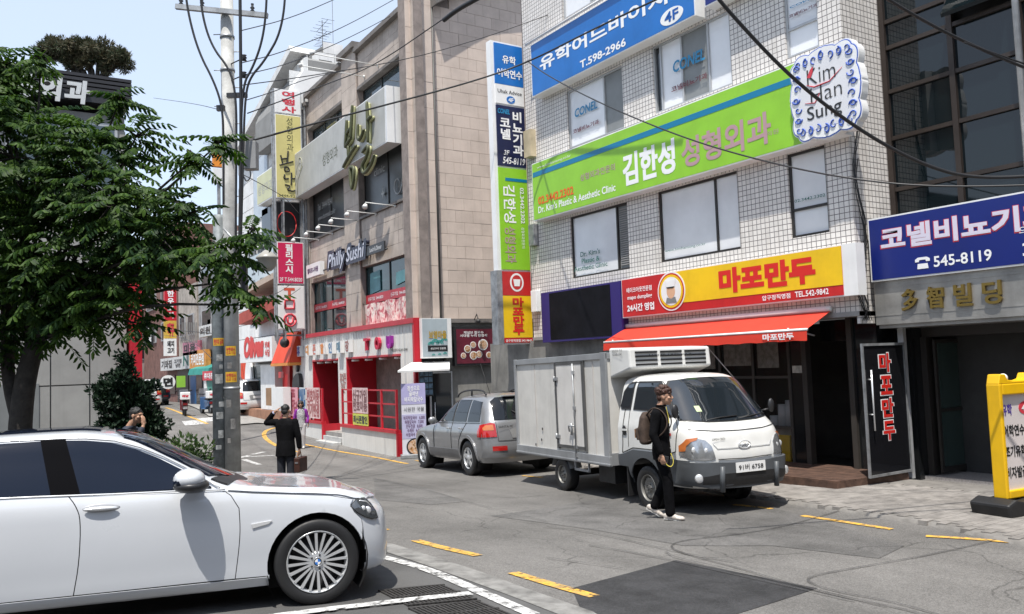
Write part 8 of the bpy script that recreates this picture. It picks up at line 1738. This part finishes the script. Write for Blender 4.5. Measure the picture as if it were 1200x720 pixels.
for c, r, w in blc:
    for i in range(int(330*w*r*r)+10):
        d = Vector((rg.gauss(0, 1), rg.gauss(0, 1), rg.gauss(0, 1))).normalized(); rr_ = r*rg.uniform(.35, 1.0)**.6; p = c+Vector((d.x, d.y, d.z*.9))*rr_
        out_ = Vector((d.x, d.y, 0)); yaw = math.atan2(out_.y, out_.x)+rg.gauss(0, .5); pitch_ = rg.uniform(-.3, .35)-d.z*.2
        cand.append((p-Vector((math.cos(yaw), math.sin(yaw), 0))*.2, yaw, pitch_, rg.uniform(-.35, .35), rg.uniform(.8, 1.15), rg.randrange(8)))
cand.sort(key=lambda q: (q[0]-CAM).length-.8*max(0, q[0].x))
ti = wm(T).inverted(); rest = MB()
for i, (p, yw, pt_, rl, sc, k) in enumerate(cand):
    M_ = Matrix.Translation(p) @ Matrix.Rotation(yw, 4, 'Z') @ Matrix.Rotation(pt_, 4, 'Y') @ Matrix.Rotation(rl, 4, 'X') @ Matrix.Scale(sc, 4)
    if i < 300: link('leaf', FM[k], T, M=ti @ M_)
    else: rest.add([M_ @ v for v in FR[k][0]], FR[k][1])
rest.build('foliage', lf1, T, kind='stuff', recalc=False)
def scatter(mb, blobs_, n, ln, w, rn, droop=0, up_=0):
    for c, rx, rz_ in blobs_:
        for i in range(int(n*rx*rx*rz_/max(rx, rz_))):
            d = Vector((rn.gauss(0, 1), rn.gauss(0, 1), rn.gauss(0, 1))).normalized(); k = rn.uniform(.3, 1)**.5; p = c+Vector((d.x*rx*k, d.y*rx*k, d.z*rz_*k)); e = (d+Vector((rn.gauss(0, .6), rn.gauss(0, .6), rn.gauss(0, .6)+up_-droop))).normalized()
            s_ = e.orthogonal().normalized(); s_ = Matrix.Rotation(rn.uniform(0, 6.28), 3, e) @ s_; L_ = ln*rn.uniform(.7, 1.3); mb.add([p, p+e*L_*.5+s_*w, p+e*L_, p+e*L_*.5-s_*w], [(0, 1, 2, 3)])
# dark conifer behind the white car
cb = CAM+ray(150, 520)*13.4; cb = Vector((cb.x, cb.y, G(cb.x, cb.y))); T = thing('conifer', 'dark clipped conifer shrub standing before the pale panelled wall', 'conifer', cb)
lfc = leafmat('conifer_leaf', (.006, .016, .010), (.016, .034, .016), .05); rn = random.Random(5); bl = []
for u, v, r in ((147, 425, 7), (148, 445, 14), (140, 462, 20), (158, 465, 20), (150, 485, 25), (168, 492, 20), (128, 470, 14), (160, 515, 30), (135, 520, 26), (178, 505, 14), (122, 458, 9), (150, 545, 34), (128, 500, 12)): bl.append((CAM+ray(u, v)*13.4, r*.0138, r*.0138))
b = MB(); scatter(b, bl, 5200*1.6, .09, .022, rn, up_=.6)
for c, rx, rz_ in bl:
    for k in range(5): e = c+Vector((rn.gauss(0, 1), rn.gauss(0, 1), rn.gauss(0, 1))).normalized()*rx*1.15; scatter(b, [(e, .09, .09)], 9000, .07, .018, rn, up_=.6)
b.build('foliage', lfc, T, kind='stuff', recalc=False); MB().tube([cb-ZV*.1, cb+ZV*1.2, CAM+ray(148, 440)*13.4], [.08, .06, .02], 8).build('trunk', bark, T)
# low shrub
sb = CAM+ray(213, 548)*12.2; sb = Vector((sb.x, sb.y, G(sb.x, sb.y))); T = thing('low_shrub', 'low broad leaved shrub behind the hood of the white car, left of the pole', 'shrub', sb); lfs = leafmat('shrub_leaf', (.03, .065, .022), (.08, .12, .04), .25)
bl = [(CAM+ray(u, v)*12.2, r*.0125, r*.0125*.8) for u, v, r in ((200, 530, 17), (218, 524, 18), (235, 532, 14), (208, 540, 20), (228, 546, 18), (192, 538, 10), (245, 522, 6), (215, 560, 18))]; b = MB(); scatter(b, bl, 3800, .085, .02, rn, up_=.5); b.build('foliage', lfs, T, kind='stuff', recalc=False)
b = MB()
for i in range(14): e = bl[i % 8][0]+Vector((rn.gauss(0, .08), rn.gauss(0, .08), .05)); b.tube([sb+Vector((rn.gauss(0, .06), rn.gauss(0, .06), 0)), sb.lerp(e, .55)+Vector((rn.gauss(0, .05), 0, 0)), e], [.012, .009, .005], 5)
b.build('stem', bark, T, kind='stuff')
# pine on the left roof
pb = at(112, 92, 21.5); T = thing('roof_pine', 'brownish flat topped pine growing behind the black roof band', 'pine', pb-ZV*.6); lfp = leafmat('pine_needles', (.03, .05, .025), (.11, .095, .06), .15); bl = []
for u, v, r in ((75, 62, 14), (60, 58, 12), (95, 62, 16), (118, 64, 15), (135, 70, 11), (143, 78, 7), (52, 66, 8), (105, 76, 8), (85, 78, 7), (128, 82, 6)): bl.append((at(u, v-3, 21.5), r*.0217*1.15, r*.0217*.8))
b = MB()
for c, rx, rz_ in bl:
    for k in range(int(75*rx)): d = Vector((rn.gauss(0, 1), rn.gauss(0, 1), rn.gauss(0, 1))).normalized(); q = c+Vector((d.x*rx, d.y*rx, d.z*rz_))*rn.uniform(.5, 1.2); scatter(b, [(q, .10, .08)], 14000, .11, .012, rn, up_=.4)
b.build('foliage', lfp, T, kind='stuff', recalc=False); b = MB()
for c, rx, rz_ in bl: b.tube([pb-ZV*.6, pb.lerp(c, .5), c], [.07, .05, .02], 6)
b.build('trunk', bark, T)
